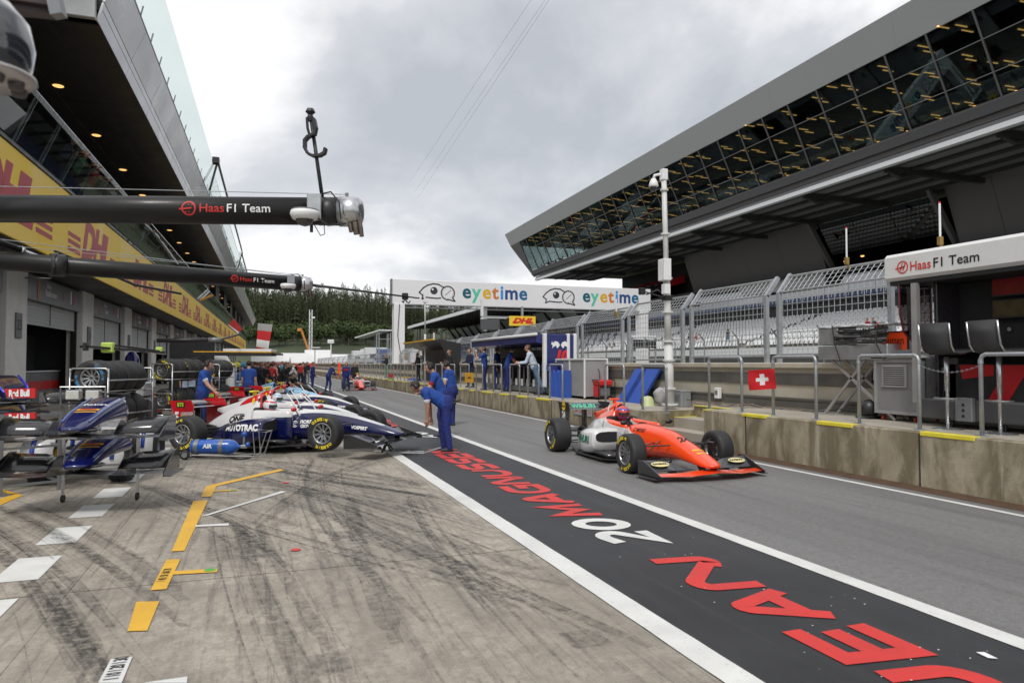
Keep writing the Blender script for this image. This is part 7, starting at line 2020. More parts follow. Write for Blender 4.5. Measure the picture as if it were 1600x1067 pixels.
# tyre racks
M_b_sw = pbr('sidewall_blue', (.04, .20, .40), .5, var=0)
def tyre_rack(label, px, depth, rz, tiers, n, blue=False, w=.36, dia=.31):
    p = gd(px, 600, depth); t = thing('tyre_rack', label, 'rack', (p.x, p.y, 0), rz)
    Lr = n*w+.05
    zs = tiers
    for y in (-.36, .36):
        for x in (0, Lr):
            mb = MB(); mb.smooth = True; mb.tube([(x, y, .05), (x, y, zs[-1]+.17)], .018, 8); mb.build('upright', M_tubes, t)
    mb = MB(); mb.smooth = True
    for z in zs:
        for y in (-.22, .22): mb.tube([(0, y, z-.26), (Lr, y, z-.26)], .016, 8)
        for x in (0, Lr): mb.tube([(x, -.36, z-.26), (x, .36, z-.26)], .016, 8)
        for x in (0, Lr): mb.tube([(x, -.36, z+.0), (x, -.36, z+.12), (x, -.31, z+.17), (x, .31, z+.17), (x, .36, z+.12), (x, .36, z)], .018, 8)
        for y in (-.36, .36): mb.tube([(0, y, z-.05), (Lr, y, z-.05)], .014, 8)
    mb.tube([(0, -.36, .12), (Lr, -.36, .12), (Lr, .36, .12), (0, .36, .12), (0, -.36, .12)], .018, 8)
    mb.build('rack_frame', M_tubes, t)
    for (x, y) in ((0, -.36), (0, .36), (Lr, -.36), (Lr, .36)):
        mb = MB(); mb.lathe([(0, -.015), (.05, -.015), (.05, .015), (0, .015)], 12, 'x'); o = mb.build('castor', M_rubber, t); o.location = (x, y, .05)
    bpy.context.view_layer.update()
    for zi, z in enumerate(zs):
        for k in range(n):
            ty, rim, hub, let = wheel_meshes(.325 if (k+zi) % 2 else .31, .34 if (k+zi) % 2 else .30)
            g = put('spare_wheel', ty, None, t.matrix_world @ Matrix.Translation((w*.5+k*w, 0, z)) @ Matrix.Rotation(PI/2, 4, 'Z') @ Matrix.Rotation(random.uniform(0, 6), 4, 'Y'))
            tag(g, '%s tyre on the %s shelf of %s' % (nthw(k).replace('nearest', 'first'), 'upper' if zi else 'lower', label.split(' holding')[0].replace('steel tyre rack', 'the rack')), 'tyre', 'tyres on the racks')
            put('rim', rim, g); put('hub', hub, g); l = put('sidewall_lettering', let, g)
            if blue and k % 2 == 0:
                l2 = let.copy(); l2.materials.clear(); l2.materials.append(M_b_sw); l.data = l2
    return t
tyre_rack('steel tyre rack behind the quad bike holding wide racing tyres', 139, 12.9, R(68), [.80, 1.44], 4, blue=True)
tyre_rack('steel tyre rack left of the blue mechanic holding four tyres', 252, 19.5, R(55), [.70, 1.52], 4)
tyre_rack('farther steel tyre rack behind the blue mechanic holding tyres', 326, 23.0, R(65), [.70, 1.50], 3)
tyre_rack('far steel tyre rack at the garage wall holding tyres', 352, 30.0, R(80), [.70, 1.50], 3)
# spare rear wing planes with lime clips lying across the first rack
sw = thing('spare_wing', 'long black spare wing plane with lime green end clips above the tyre rack', 'wing', tuple(gd(190, 545, 12.6)))
o_ = gd(190, 545, 12.6)
a, b_ = gd(131, 546, 12.0)-o_, gd(252, 551, 13.4)-o_
mb = MB(); mb.bar(a+Vector((0, 0, .05)), b_+Vector((0, 0, -.0)), .22, .035); mb.bar(lerp(a, b_, .3)+Vector((0, 0, .10)), b_+Vector((0, 0, .02)), .12, .03); mb.build('plane', M_carbon, sw)
for t_ in (.29, .97):
    mb = MB(); p = lerp(a, b_, t_)+Vector((0, 0, .05)); s_ = .10 if t_ < .5 else .06; mb.cbox(p.x-s_, p.y-s_, p.z-s_*.9, p.x+s_, p.y+s_, p.z+s_*.9, .02); mb.build('clip', pbr('lime_foam', (.45, .62, .12), .8, bump=.3), sw)
mb = MB(); p = lerp(a, b_, .02); mb.cbox(p.x-.03, p.y-.1, p.z-.02, p.x+.03, p.y+.1, p.z+.12, .01); mb.build('end_bracket', M_black, sw)
# navy engine cover standing on end
ec = thing('engine_cover', 'tall navy engine cover stood on end with a red number behind the tyre rack', 'car part', tuple(gz(205, 640)), R(-30))
mb = MB(); mb.smooth = True
H = [(0, .40, .12), (.5, .36, .14), (1.0, .34, .15), (1.6, .30, .16), (1.95, .24, .14), (2.12, .12, .08), (2.16, .02, .02)]
mb.loft([[(w_*math.copysign(abs(math.cos(a_))**.7, math.cos(a_)), d_*math.copysign(abs(math.sin(a_))**.7, math.sin(a_)), z) for a_ in np.linspace(0, 2*PI, 20, endpoint=False)] for z, w_, d_ in H]); mb.build('cover', M_nv2, ec)
text('lettering', '10', (.12, -.165, 1.45), (1, 0, 0), (0, 0, 1), pbr('bright_red', (.65, .02, .02), .5, var=0), ec, size=.26, bold=.02, shear=.2)
# garage cabinets, ladder, case
gc = thing('tool_cabinet', 'long grey tool cabinet with a red stripe in the first open garage', 'cabinet', (-8.6, 29.9, 0), -0.02)
for k in range(5):
    mb = MB(); mb.cbox(-.5, .2+k*1.35, .05, .1, 1.5+k*1.35, 1.35, .02); mb.build('cabinet_body', pbr('cabinet_grey', (.17, .18, .20), .4, var=.1), gc)
    mb = MB(); mb.cbox(.1, .22+k*1.35, .62, .108, 1.48+k*1.35, .98, .002); mb.build('red_stripe', M_red, gc)
    mb = MB(); mb.cbox(.1, .22+k*1.35, 1.02, .106, 1.48+k*1.35, 1.30, .002); mb.build('drawer_front', M_grey, gc)
mb = MB(); mb.cbox(-.55, .1, 1.35, .14, 6.95, 1.40, .01); mb.build('worktop', M_white, gc)
ld = thing('step_ladder', 'aluminium step ladder leaning in the first open garage', 'ladder', (-8.95, 30.0, 1.35))
mb = MB()
for y in (0, .45): mb.bar((0, y, 0), (-.45, y+.1, 1.75), .04, .07, upv=(0, 1, 0))
for k in range(6): mb.bar((-.07*k-.03, .05, .25+k*.26), (-.07*k-.03, .5, .25+k*.26), .06, .03)
mb.build('frame', M_silver, ld)
# blue gas bottle trolley
ab = gz(296, 716); at_ = thing('gas_bottle_trolley', 'blue air bottle lying on a small wheeled frame beside the rear wheel', 'trolley', tuple(ab), R(-19))
mb = MB(); mb.smooth = True
mb.lathe([(0, -.02), (.12, .0), (.13, .03), (.13, .66), (.115, .74), (.07, .80), (.03, .83), (.03, .88), (0, .88)], 28, 'x'); bt = mb.build('bottle', pbr('bottle_blue', (.01, .10, .45), .25, coat=.6, var=.12), at_); bt.location = (.05, 0, .21)
for x0 in (.06, .50):
    mb = MB(); mb.smooth = True; mb.lathe([(.134, x0), (.134, x0+.075)], 28, 'x'); mb.build('band', M_grey, bt)
mb = MB(); mb.cbox(.86, -.03, -.03, .98, .03, .03, .01); mb.tube([(.92, 0, 0), (.92, 0, .2)], .02, 8); mb.build('valve', M_steel, bt)
mb = MB(); mb.smooth = True; mb.ball((.92, 0, .22), .05, 12); mb.ball((1.0, -.03, .04), .045, 12); mb.build('gauge', MATS['bottle_blue'], bt)
text('lettering', 'AIR', (.32, -.135, .02), (1, 0, 0), (0, .2, 1), M_txtwhite, bt, size=.10, bold=.004)
mb = MB()
for y in (-.15, .15): mb.tube([(-.05, y, .08), (1.05, y, .05), (1.25, y, .05), (1.30, y, .10), (1.42, y, .48), (1.18, y, .50), (1.22, y, .06)], .013, 8)
mb.tube([(1.42, -.15, .48), (1.42, .15, .48)], .013, 8); mb.tube([(0, -.15, .08), (0, .15, .08)], .013, 8); mb.build('frame', M_tubes, at_)
for y in (-.19, .19):
    mb = MB(); mb.smooth = True; mb.lathe([(0, -.02), (.05, -.022), (.08, -.02), (.085, 0), (.08, .02), (0, .02)], 20, 'y'); w = mb.build('wheel', M_rubber, at_); w.location = (0, y, .085)
    mb = MB(); mb.lathe([(0, -.024), (.05, -.024), (.05, .024), (0, .024)], 14, 'y'); mb.build('rim', M_silver, w)
hs = thing('air_hose', 'black air hose looping from the blue bottle across the concrete', 'hose', (0, 0, 0))
bb = gz(352, 716)
def hose(pts, r=.013, name='hose'):
    P = [Vector(p) for p in pts]; out = []
    for i in range(len(P)-1):
        p0, p1, p2, p3 = P[max(0, i-1)], P[i], P[i+1], P[min(len(P)-1, i+2)]
        for k in range(8):
            t = k/8; out.append(.5*((2*p1)+(p2-p0)*t+(2*p0-5*p1+4*p2-p3)*t*t+(3*p1-p0-3*p2+p3)*t**3))
    out.append(P[-1]); mb = MB(); mb.smooth = True; mb.tube(out, r, 8); return mb.build(name, M_black, hs)
hose([gd(350, 690, 13.4), gd(353, 668, 13.4), gd(372, 665, 13.4), gd(393, 685, 13.4), gd(398, 700, 13.4), gz(392, 713, .02), gz(372, 717, .02), gz(350, 712, .02), gz(300, 714, .02), gz(255, 716, .02), gz(215, 716, .02)])
hose([gz(345, 712, .02), gz(372, 709, .02), gz(400, 706, .02), gz(424, 702, .02)])
hose([gz(245, 690, .015), gz(262, 683, .015), gz(290, 679, .015)], .016)
# rear tyres lying behind the car tail
for k, (px, py, lab) in enumerate(((250, 668, 'wide tyre standing behind the rear wing of car 5'), (244, 664, 'second wide tyre behind the rear wing of car 5'))):
    ty, rim, hub, let = wheel_meshes(.325, .34); p = gz(px, py)
    g = put('spare_wheel', ty, None, Matrix.Translation((p.x-.2*k, p.y+.3*k, .17)) @ Matrix.Rotation(PI/2, 4, 'X')); tag(g, lab, 'tyre'); put('rim', rim, g)
# assorted kit along the garages: crates, umbrellas, headset rails, arches
def crate(px, py, w_, d_, h_, mat, label, cat='crate', rz=0.0, z=0.0):
    t = thing('equipment_box', label, cat, tuple(gz(px, py)), rz); t.location.z = z
    mb = MB(); mb.cbox(-w_/2, -d_/2, .08, w_/2, d_/2, h_, .02); mb.build('box', mat, t)
    mb = MB(); mb.cbox(-w_/2-.01, -d_/2-.01, h_*.72, w_/2+.01, d_/2+.01, h_*.75, .003); mb.build('lid_seam', M_black, t)
    for x in (-1, 1):
        mb = MB(); mb.lathe([(0, -.02), (.05, -.02), (.05, .02), (0, .02)], 10, 'y'); o = mb.build('castor', M_rubber, t); o.location = (x*(w_/2-.08), -d_/2+.06, .05)
crate(362, 622, 1.1, .7, 1.25, pbr('crate_blue', (.02, .12, .42), .4), 'blue equipment box behind the second team car')
crate(335, 632, .9, .7, 1.0, M_black, 'black tool trolley beside the far tyre rack', 'trolley')
crate(375, 612, 1.4, .7, 1.15, M_black, 'long black tool trolley before the garages', 'trolley')
crate(392, 600, 1.6, .8, 1.3, M_black, 'far black equipment box before the garages')
crate(232, 655, .7, .6, .8, M_red, 'low red box left of the rear wing of car 5')
for px, py, m_, lab in ((370, 612, C_yel, 'lime yellow helmet on the rail before the garages'), (384, 610, C_lbl, 'light blue helmet left on the rail before the garages'), (378, 610, C_lbl, 'light blue helmet right on the rail before the garages'), (360, 614, C_yel, 'small lime helmet on the rail before the garages')):
    p = gd(px, 570, 31 if px > 372 else 27); mb = MB(); mb.smooth = True; mb.ball((0, 0, 0), .13, 14, sc=(1.1, .9, .9)); o = mb.build('helmet', m_); o.location = p; tag(o, lab, 'helmet')
ar = thing('white_arch', 'white curved ventilation hood behind the blue mechanic', 'hood', tuple(gd(346, 600, 26)))
mb = MB(); mb.smooth = True; mb.tube([(-.7, 0, .9), (-.35, 0, 1.0), (.1, 0, .9), (.3, 0, .5), (.3, 0, -.6), (.3, 0, -1.6)], .16, 12); mb.build('hood', M_white, ar)
dkp = thing('dark_screen', 'black partition screen between the tyre racks and the yellow striped boom', 'screen', tuple(gd(300, 568, 24)))
mb = MB(); mb.cbox(-.7, -.04, -1.6, .7, .04, .75, .02); mb.build('panel', M_dark, dkp)
# ================================================================== PIT WALL STANDS AND KIT ON THE RIGHT
M_alu2 = pbr('anodised_alu', (.48, .48, .48), .35, metal=.6, var=.06)
hs_ = thing('pit_stand', 'black pit wall stand with white lettered canopy and large red stripes', 'pit stand', (0, 0, ZN))
mb = MB(); mb.cbox(9.58, -1.0, 2.27, 11.6, 8.70, 2.70, .05); mb.build('canopy', pbr('canopy_white', (.66, .66, .65), .4, var=.04), hs_)
mb = MB(); mb.cbox(9.75, 8.25, 2.702, 10.05, 8.55, 2.72, .01); mb.build('canopy_vent', M_dark, hs_)
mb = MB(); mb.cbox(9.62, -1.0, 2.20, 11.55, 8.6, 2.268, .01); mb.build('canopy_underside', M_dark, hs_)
ty_ = gx(1448, 410, 9.57).y
lx = 9.573
text('lettering', 'Haas', (lx, gx(1421, 415, lx).y, 2.46), (0, -1, 0), (0, 0, 1), M_txtred, hs_, size=.20, bold=.002, align='LEFT', sx=.95)
text('lettering', 'F1 Team', (lx, gx(1457, 410, lx).y, 2.46), (0, -1, 0), (0, 0, 1), M_txtblack, hs_, size=.20, bold=.002, align='LEFT', sx=1.05)
lg = haas_logo(hs_, frame((lx, gx(1410, 420, lx).y, 2.47), (0, -1, 0), (0, 0, 1)), .14)
yE = 7.95
mb = MB(); mb.cbox(10.32, -1.0, .35, 10.40, yE, 2.2, .01); mb.build('back_panel', M_dark, hs_)
mb = MB(); mb.cbox(9.95, -1.0, .22, 10.30, yE, .95, .01); mb.build('desk_front', M_dark, hs_)
mb = MB(); mb.cbox(9.70, -1.0, 1.12, 10.30, yE, 1.16, .01); mb.build('desk', M_black, hs_)
mb = MB(); mb.cbox(9.85, yE, .3, 10.4, yE+.06, 2.2, .01); mb.build('end_panel', pbr('smoked_panel', (.03, .025, .03), .3, coat=.4), hs_)
mb = MB(); mb.bar((9.62, yE+.18, .35), (9.62, yE+.18, 2.2), .07, .10, upv=(0, 1, 0)); mb.build('corner_post', M_alu2, hs_)
# red stripes on the desk front
mb = MB()
def stripe(y0, z0, y1, z1, w_):
    mb.add([(9.945, y0, z0), (9.945, y0-w_, z0), (9.945, y1-w_, z1), (9.945, y1, z1)], [(0, 1, 2, 3)])
for y in (7.35, 6.75): stripe(y, .25, y-.42, .93, .30)
for y in (7.35, 6.75): mb.add([(9.944, y+.32, .93), (9.944, y-.2, .93), (9.944, y-.2, .78), (9.944, y+.28, .72)], [(0, 1, 2, 3)])
mb.build('red_stripe', pbr('stand_red', (.45, .01, .015), .4, var=0), hs_)
# grey footstep box with control pods
mb = MB(); mb.cbox(9.60, -1.0, .12, 9.92, yE+.1, .42, .02); mb.build('step_box', pbr('step_grey', (.09, .095, .10), .35, metal=.3, var=.1), hs_)
for y in (7.30, 6.25):
    mb = MB(); mb.cbox(9.52, y-.13, .12, 9.598, y+.13, .46, .01); pc = mb.build('socket_pod', M_grey, hs_)
    for q in range(3):
        mb = MB(); mb.lathe([(0, -.004), (.022, -.004), (.022, 0), (0, 0)], 10, 'x'); o = mb.build('socket', M_black, pc); o.location = (9.518, y, .20+q*.08)
for y in (7.7, 6.9, 6.1, 5.3): 
    mb = MB(); mb.tube([(9.8, y, 0), (9.8, y, .14)], .025, 8); mb.lathe([(0, 0), (.06, 0), (.05, .015), (0, .015)], 10); mb.v[-40:] = [(v[0]+9.8, v[1]+y, v[2]) for v in mb.v[-40:]]; mb.build('levelling_foot', M_black, hs_)
# screens
cols_ = [(.04, .03, .015), (.09, .006, .008), (.02, .02, .02), (.06, .006, .008)]
k = 0
for y in (7.35, 6.55, 5.75, 4.95, 4.15):
    for z in (1.60, 1.92):
        mb = MB(); mb.cbox(10.20, y-.72, z, 10.26, y, z+.29, .01); s_ = mb.build('monitor', M_black, hs_)
        c = cols_[k % 4]; mb = MB(); mb.quad((10.195, y-.69, z+.03), (10.195, y-.03, z+.03), (10.195, y-.03, z+.26), (10.195, y-.69, z+.26)); mb.build('picture', pbr('screen_%d' % (k % 4), c, .2, var=.6, scale=6, emit=.15), s_); k += 1
mb = MB()
for y in np.arange(4, 7.7, .35): mb.lathe([(0, -.01), (.03, -.01), (.03, 0), (0, 0)], 10, 'x'); mb.v[-40:] = [(v[0]+10.29, v[1]+y, v[2]+1.45) for v in mb.v[-40:]]
tag(mb.build('desk_controls', M_silver, hs_), kind='stuff')
# clear side visor with a dark rim
mb = MB()
vp = [(9.62, 2.2), (9.62, 1.75), (9.70, 1.45), (9.88, 1.30), (10.30, 1.28), (10.30, 2.2)]
mb.prism([(a_, b_) for a_, b_ in vp], 8.42, 8.43, 'xz'); mb.build('side_visor', glass('visor_clear', (.55, .5, .5), .75), hs_)
mb = MB(); mb.tube([(a_, 8.42, b_) for a_, b_ in vp], .015, 6); mb.build('visor_rim', pbr('rim_maroon', (.09, .01, .015), .4), hs_)
# bar stools
for k, (px, lab) in enumerate(((1480, 'left one of two black mesh bar stools at the white canopied stand'), (1562, 'right one of two black mesh bar stools at the white canopied stand'))):
    p = gx(px, 600, 9.42); t = thing('bar_stool', lab, 'stool', (9.42, p.y, ZN), R(6-10*k))
    mb = MB(); mb.smooth = True; mb.tube([(0, 0, .03), (0, 0, 1.05)], .025, 12); mb.tube([(0, 0, .55), (0, 0, 1.05)], .035, 12); mb.build('column', M_steel, t)
    mb = MB(); mb.smooth = True; mb.lathe([(0, .035), (.05, .03), (.20, .012), (.21, 0)], 24); mb.build('base', M_steel, t)
    mb = MB(); mb.tube([(-.16*math.cos(a_), .17*math.sin(a_), .45) for a_ in np.linspace(-1.8, 1.8, 14)], .012, 6); mb.tube([(0, 0, .45), (-.16, 0, .45)], .012, 6); mb.build('footrest', M_steel, t)
    mb = MB(); mb.smooth = True; prof = [(.26, 1.13), (.0, 1.10), (-.18, 1.12), (-.24, 1.20), (-.27, 1.35), (-.29, 1.52)]
    mb.loft([[(x, -.21, z+.012), (x, .21, z+.012), (x+.01, .21, z-.012), (x+.01, -.21, z-.012)] for x, z in prof]); mb.build('seat', pbr('mesh_fabric', (.045, .045, .048), .7, var=.1, bump=.3), t)
    for s_ in (-1, 1):
        mb = MB(); mb.smooth = True; mb.tube([(x, s_*.225, z) for x, z in prof], .014, 8); mb.build('side_rail', M_steel, t)
    mb = MB(); mb.tube([(-.1, -.2, 1.09), (.1, .2, 1.09)], .015, 6); mb.tube([(.1, -.2, 1.09), (-.1, .2, 1.09)], .015, 6); mb.build('swivel_frame', M_black, t)
# louvred cabinet
ac = thing('louvred_cabinet', 'grey cabinet with a pale louvred door on castors', 'cabinet', (9.86, 8.30, ZN))
M_acg = pbr('cabinet_pale', (.32, .32, .32), .4, metal=.2, var=.08)
mb = MB(); mb.cbox(.02, 0, .12, .62, .86, 1.03, .02); mb.build('carcass', pbr('cabinet_mid', (.20, .20, .205), .45, var=.08), ac)
mb = MB()
for a_ in ((0, 0, .12, .03, .05, 1.03), (0, .81, .12, .03, .86, 1.03), (0, .05, .12, .03, .81, .17), (0, .05, .97, .03, .81, 1.03)): mb.box(*a_)
mb.build('door_frame', M_acg, ac)
mb = MB(); mb.cbox(-.008, .22, .56, .018, .70, .93, .003); lv = mb.build('louvre_panel', M_acg, ac)
for q in range(9):
    mb = MB(); mb.box(-.011, .26, .595+q*.035, -.0085, .66, .608+q*.035); mb.build('louvre', M_dark, lv)
mb = MB(); mb.smooth = True; mb.loft([[(-.03, y, 1.035), (-.03, y, 1.06+.05*math.sin(PI*(y+.03)/.92)), (.65, y, 1.06+.05*math.sin(PI*(y+.03)/.92)), (.65, y, 1.035)] for y in np.linspace(-.03, .89, 9)]); mb.build('lid', pbr('lid_grey', (.30, .29, .28), .5), ac)
for (x, y) in ((.08, .12), (.08, .74), (.55, .12), (.55, .74)):
    mb = MB(); mb.lathe([(0, -.015), (.045, -.015), (.045, .015), (0, .015)], 14, 'y'); o = mb.build('castor', pbr('castor_red', (.35, .05, .03), .4), ac); o.location = (x, y, .048)
dc = thing('dark_cabinet', 'dark grey flight case between the louvred cabinet and the stand', 'cabinet', (9.95, 7.72, ZN))
mb = MB(); mb.cbox(0, 0, .1, .42, .54, 1.05, .02); mb.build('case', pbr('case_dark', (.06, .065, .07), .45), dc)
for z in (.3, .85):
    mb = MB(); mb.cbox(-.01, .2, z-.04, -.001, .32, z+.04, .004); mb.build('latch', M_steel, dc)
bag = thing('black_bag', 'black rolled bag on the walkway beside the louvred cabinet', 'bag', (9.95, 9.35, ZN)); mb = MB(); mb.smooth = True; mb.ball((0, 0, .17), .17, 14, sc=(1, .9, 1)); mb.cbox(-.15, -.15, 0, .15, .18, .06, .02); mb.build('bag', M_black, bag)
# covered equipment on crossed legs
ct = thing('covered_equipment', 'silver flight case under clear plastic and black sheet on crossed legs', 'equipment', (10.05, 9.55, ZN), R(0))
W_ = gx(1292, 540, 10.05).y-gx(1402, 540, 10.05).y; yo = gx(1402, 540, 10.05).y-9.55
mb = MB(); mb.cbox(-.22, yo, 1.02, .28, yo+W_, 1.28, .015); mb.build('lower_case', M_silver, ct)
mb = MB(); mb.cbox(-.20, yo+W_*.70, 1.285, .26, yo+W_, 1.60, .015); mb.build('side_case', M_silver, ct)
mb = MB(); mb.smooth = True; n = 12; P = []
for i in range(n+1):
    row = []
    for j in range(n+1):
        u, v = i/n, j/n; y = yo+W_*.72*u+.02; z = 1.29+.30*v-.05*math.sin(PI*u)*v; x = -.16-.08*(1-v)+.025*math.sin(9*u+4*v)+.02*math.sin(17*v+3*u)
        row.append((x, y, z))
    P.append(row)
for i in range(n):
    for j in range(n): mb.quad(P[i][j], P[i+1][j], P[i+1][j+1], P[i][j+1])
mb.build('black_sheet', pbr('black_plastic_sheet', (.03, .03, .032), .22, coat=.5, var=.2), ct)
mb = MB(); mb.smooth = True
mb.loft([[(-.21, y, 1.60), (.27, y, 1.60), (.27, y, 1.63+.02*math.sin(y*20)), (-.21, y, 1.62+.02*math.sin(y*23))] for y in np.linspace(yo, yo+W_, 10)]); mb.build('plastic_cover', pbr('clear_plastic', (.42, .43, .44), .2, coat=.5, var=.2), ct)
mb = MB()
for zz1 in (1,): mb.tube([(-.25, yo+W_*.75, 1.64), (-.27, yo+W_*.70, 1.3), (-.26, yo+W_*.62, .98)], .012, 6); mb.tube([(-.25, yo+W_*.1, 1.62), (-.27, yo+W_*.12, 1.3), (-.26, yo+W_*.02, 1.0)], .012, 6)
mb.build('strap', M_black, ct)
for x in (-.12, .18):
    q = .1
    for (a_, b_) in (((yo+W_*.85), (yo+.0)), ((yo+W_*.35), (yo+W_*1.0))):
        mb = MB(); mb.bar((x, a_, 1.02), (x, b_-.05, .02), .045, .03, upv=(1, 0, 0)); mb.build('leg', M_alu2, ct)
    mb = MB(); mb.bar((x, yo+W_*.85, .015), (x, yo+W_*1.15, .015), .05, .03); mb.build('foot', M_alu2, ct)
# pit boards
pbx = thing('pit_board', 'orange pit board with black driver lettering behind the louvred cabinet', 'sign', (10.15, 0, 0))
a, b_ = gx(1374, 546, 10.15), gx(1418, 546, 10.15); zt = gx(1400, 524, 10.15).z
M_flu = pbr('fluorescent_orange', (.80, .07, .015), .5, var=0, emit=.12)
mb = MB(); mb.cbox(0, b_.y, b_.z-.0, .03, a.y, zt+.05, .004); mb.build('panel', M_flu, pbx)
mb = MB(); mb.bar((0, b_.y-.01, zt+.06), (0, a.y+.01, zt+.06), .04, .02); mb.bar((0, b_.y-.015, b_.z), (0, b_.y-.015, zt+.06), .02, .03, upv=(0, 1, 0)); mb.bar((.015, (a.y+b_.y)/2, ZN), (.015, (a.y+b_.y)/2, b_.z), .03, .03, upv=(0, 1, 0)); mb.build('frame', M_black, pbx)
text('lettering', 'Magnussen', (-.006, b_.y+.06, (b_.z+zt)/2+.03), (0, -1, 0), (0, 0, 1), M_txtblack, pbx, size=.20, align='RIGHT', sx=.72, bold=.002)
pb2 = thing('number_board', 'small black pit board with an orange zero above the orange board', 'sign', (10.16, 0, 0))
a, b_ = gx(1366, 520, 10.16), gx(1380, 520, 10.16); zt = gx(1372, 506, 10.16).z
mb = MB(); mb.cbox(0, b_.y, a.z-.02, .03, a.y, zt+.03, .004); mb.bar((.05, (a.y+b_.y)/2, 1.7), (.05, (a.y+b_.y)/2, a.z), .03, .03, upv=(0, 1, 0)); mb.build('panel', M_black, pb2)
text('lettering', '0', (-.004, (a.y+b_.y)/2, (a.z+zt)/2), (0, -1, 0), (0, 0, 1), M_flu, pb2, size=.24, bold=.012, sx=.9)
l2 = thing('distance_board', 'small black board with white characters fixed to the track wall', 'sign', (0, 0, 0))
a, b_ = gx(1363, 600, X2-.06), gx(1392, 602, X2-.06); zt = gx(1370, 572, X2-.06).z
mb = MB(); mb.cbox(X2-.08, b_.y, a.z, X2-.055, a.y, zt, .004); mb.build('board', M_black, l2)
text('lettering', 'L20', (X2-.084, a.y-.03, (a.z+zt)/2), (0, -1, 0), (0, 0, 1), M_txtwhite, l2, size=.26, align='LEFT', bold=.006)
# boxes and cables along the foot of the track wall
def wallbox(px, py, w_, h_, d_, mat, name, label, cat, z0=None, extra=None):
    X = X2-.05-d_; p = gx(px, py, X); z0 = z0 if z0 is not None else (ZN if p.y < 12.3 else ZF)+.006
    t = thing(name, label, cat, (X, p.y, z0)); mb = MB(); mb.cbox(0, -w_/2, 0, d_, w_/2, h_, .015); mb.build('box', mat, t)
    if extra:
        mb = MB(); mb.cbox(-.006, -w_*.3, h_*.35, -.001, w_*.3, h_*.75, .002); mb.build('panel', extra, t)
        mb = MB(); mb.cbox(.0, -w_*.52, h_*.9, d_*1.0, w_*.52, h_*.95, .003); mb.build('rim', mat, t)
    return t
wallbox(1119, 620, .17, .26, .10, M_white, 'socket_box', 'small white socket box at the foot of the track wall', 'box', z0=ZN+.12, extra=M_grey)
wallbox(1058, 620, .36, .42, .3, pbr('crate_grey', (.25, .26, .27), .6), 'plastic_crate', 'grey plastic crate behind the white camera pole', 'crate', extra=M_grey)
wallbox(1148+3000, 0, .1, .1, .1, M_grey, 'x', 'x', 'x') if False else None
bagp = gx(1033, 618, 9.9); cbag = thing('plastic_bag', 'crumpled translucent plastic bag beside the white camera pole', 'bag', (9.9, bagp.y, ZF)); mb = MB(); mb.smooth = True
mb.ball((0, 0, .24), .24, 16, sc=(.7, 1, 1)); mb.v = [(v[0]+.03*math.sin(v[2]*31+v[1]*9), v[1]+.03*math.sin(v[0]*27+v[2]*13), max(0, v[2]+.03*math.sin(v[1]*25))) for v in mb.v]; mb.build('bag', pbr('bag_plastic', (.38, .38, .38), .3, coat=.3), cbag)
hl_ = gx(1012, 620, 9.6); hb = thing('helmet_bag', 'pale yellow fire helmet lying on the far walkway', 'helmet', (9.6, hl_.y, ZF)); mb = MB(); mb.smooth = True; mb.lathe([(0, .26), (.10, .24), (.16, .15), (.18, .04), (.20, .0)], 20); mb.build('shell', pbr('pale_lime', (.50, .55, .28), .4), hb); mb = MB(); mb.cbox(-.2, -.03, .0, -.15, .03, .2, .01); mb.build('strap', M_black, hb)
mb = MB()
cbs = thing('floor_cables', 'thin cables straggling along the foot of the track wall', 'cable', (0, 0, 0)); random.seed(21)
for q in range(4):
    y = 9.5+q*.9; pts = []
    for k in range(14): pts.append((X2-.12-.15*abs(math.sin(k*.9+q)), y+k*.28, (ZN if y+k*.28 < 12.3 else ZF+.1)+.015+.10*max(0, math.sin(k*.7+q*2))))
    mb = MB(); mb.tube(pts, .008, 5); mb.build('cable', [M_black, M_grey, pbr('cable_pink', (.45, .3, .25), .6), M_black][q], cbs)
# blue foam boards leaning, generator, grey fabric cabinet
bl_ = thing('blue_boards', 'two bright blue padded boards leaning against the track wall', 'board', (0, 0, 0))
M_pad = pbr('pad_blue', (.03, .09, .42), .7, var=.12, bump=.2)
for (pa, pc, off) in ((968, 985, 0), (978, 1004, .15)):
    a, b_ = gx(pa, 626, 9.95), gx(pc, 628, 9.95); mb = MB(); sk = .35
    mb.loft([[(9.85, a.y, ZF+.0), (9.85, b_.y, ZF), (9.93, b_.y, ZF), (9.93, a.y, ZF)], [(10.28, a.y-sk, ZF+.95), (10.28, b_.y-sk, ZF+.95), (10.36, b_.y-sk, ZF+.95), (10.36, a.y-sk, ZF+.95)]]); mb.build('pad', M_pad, bl_)
gnp = gx(928, 620, 9.75); gn = thing('generator', 'red framed petrol generator on the walkway behind the rear wing', 'generator', (9.7, gnp.y, ZF))
mb = MB(); mb.smooth = True
for x in (0, .55): mb.tube([(x, -.42, .08), (x, -.42, .55), (x, -.38, .6), (x, .38, .6), (x, .42, .55), (x, .42, .08), (x, -.42, .08)], .018, 8)
mb.build('frame', M_black, gn)
mb = MB(); mb.cbox(.03, -.38, .42, .52, .38, .60, .04); mb.build('tank', M_red, gn); mb = MB(); mb.cbox(.03, -.39, .08, .06, .0, .42, .01); mb.build('side_panel', M_red, gn)
mb = MB(); mb.cbox(.08, -.30, .1, .48, .33, .40, .04); mb.smooth = True; mb.lathe([(0, 0), (.13, 0), (.13, .05), (0, .06)], 16, 'x'); mb.v[-64:] = [(v[0]*-1+.06, v[1]+.18, v[2]+.25) for v in mb.v[-64:]]; mb.build('engine', M_grey, gn)
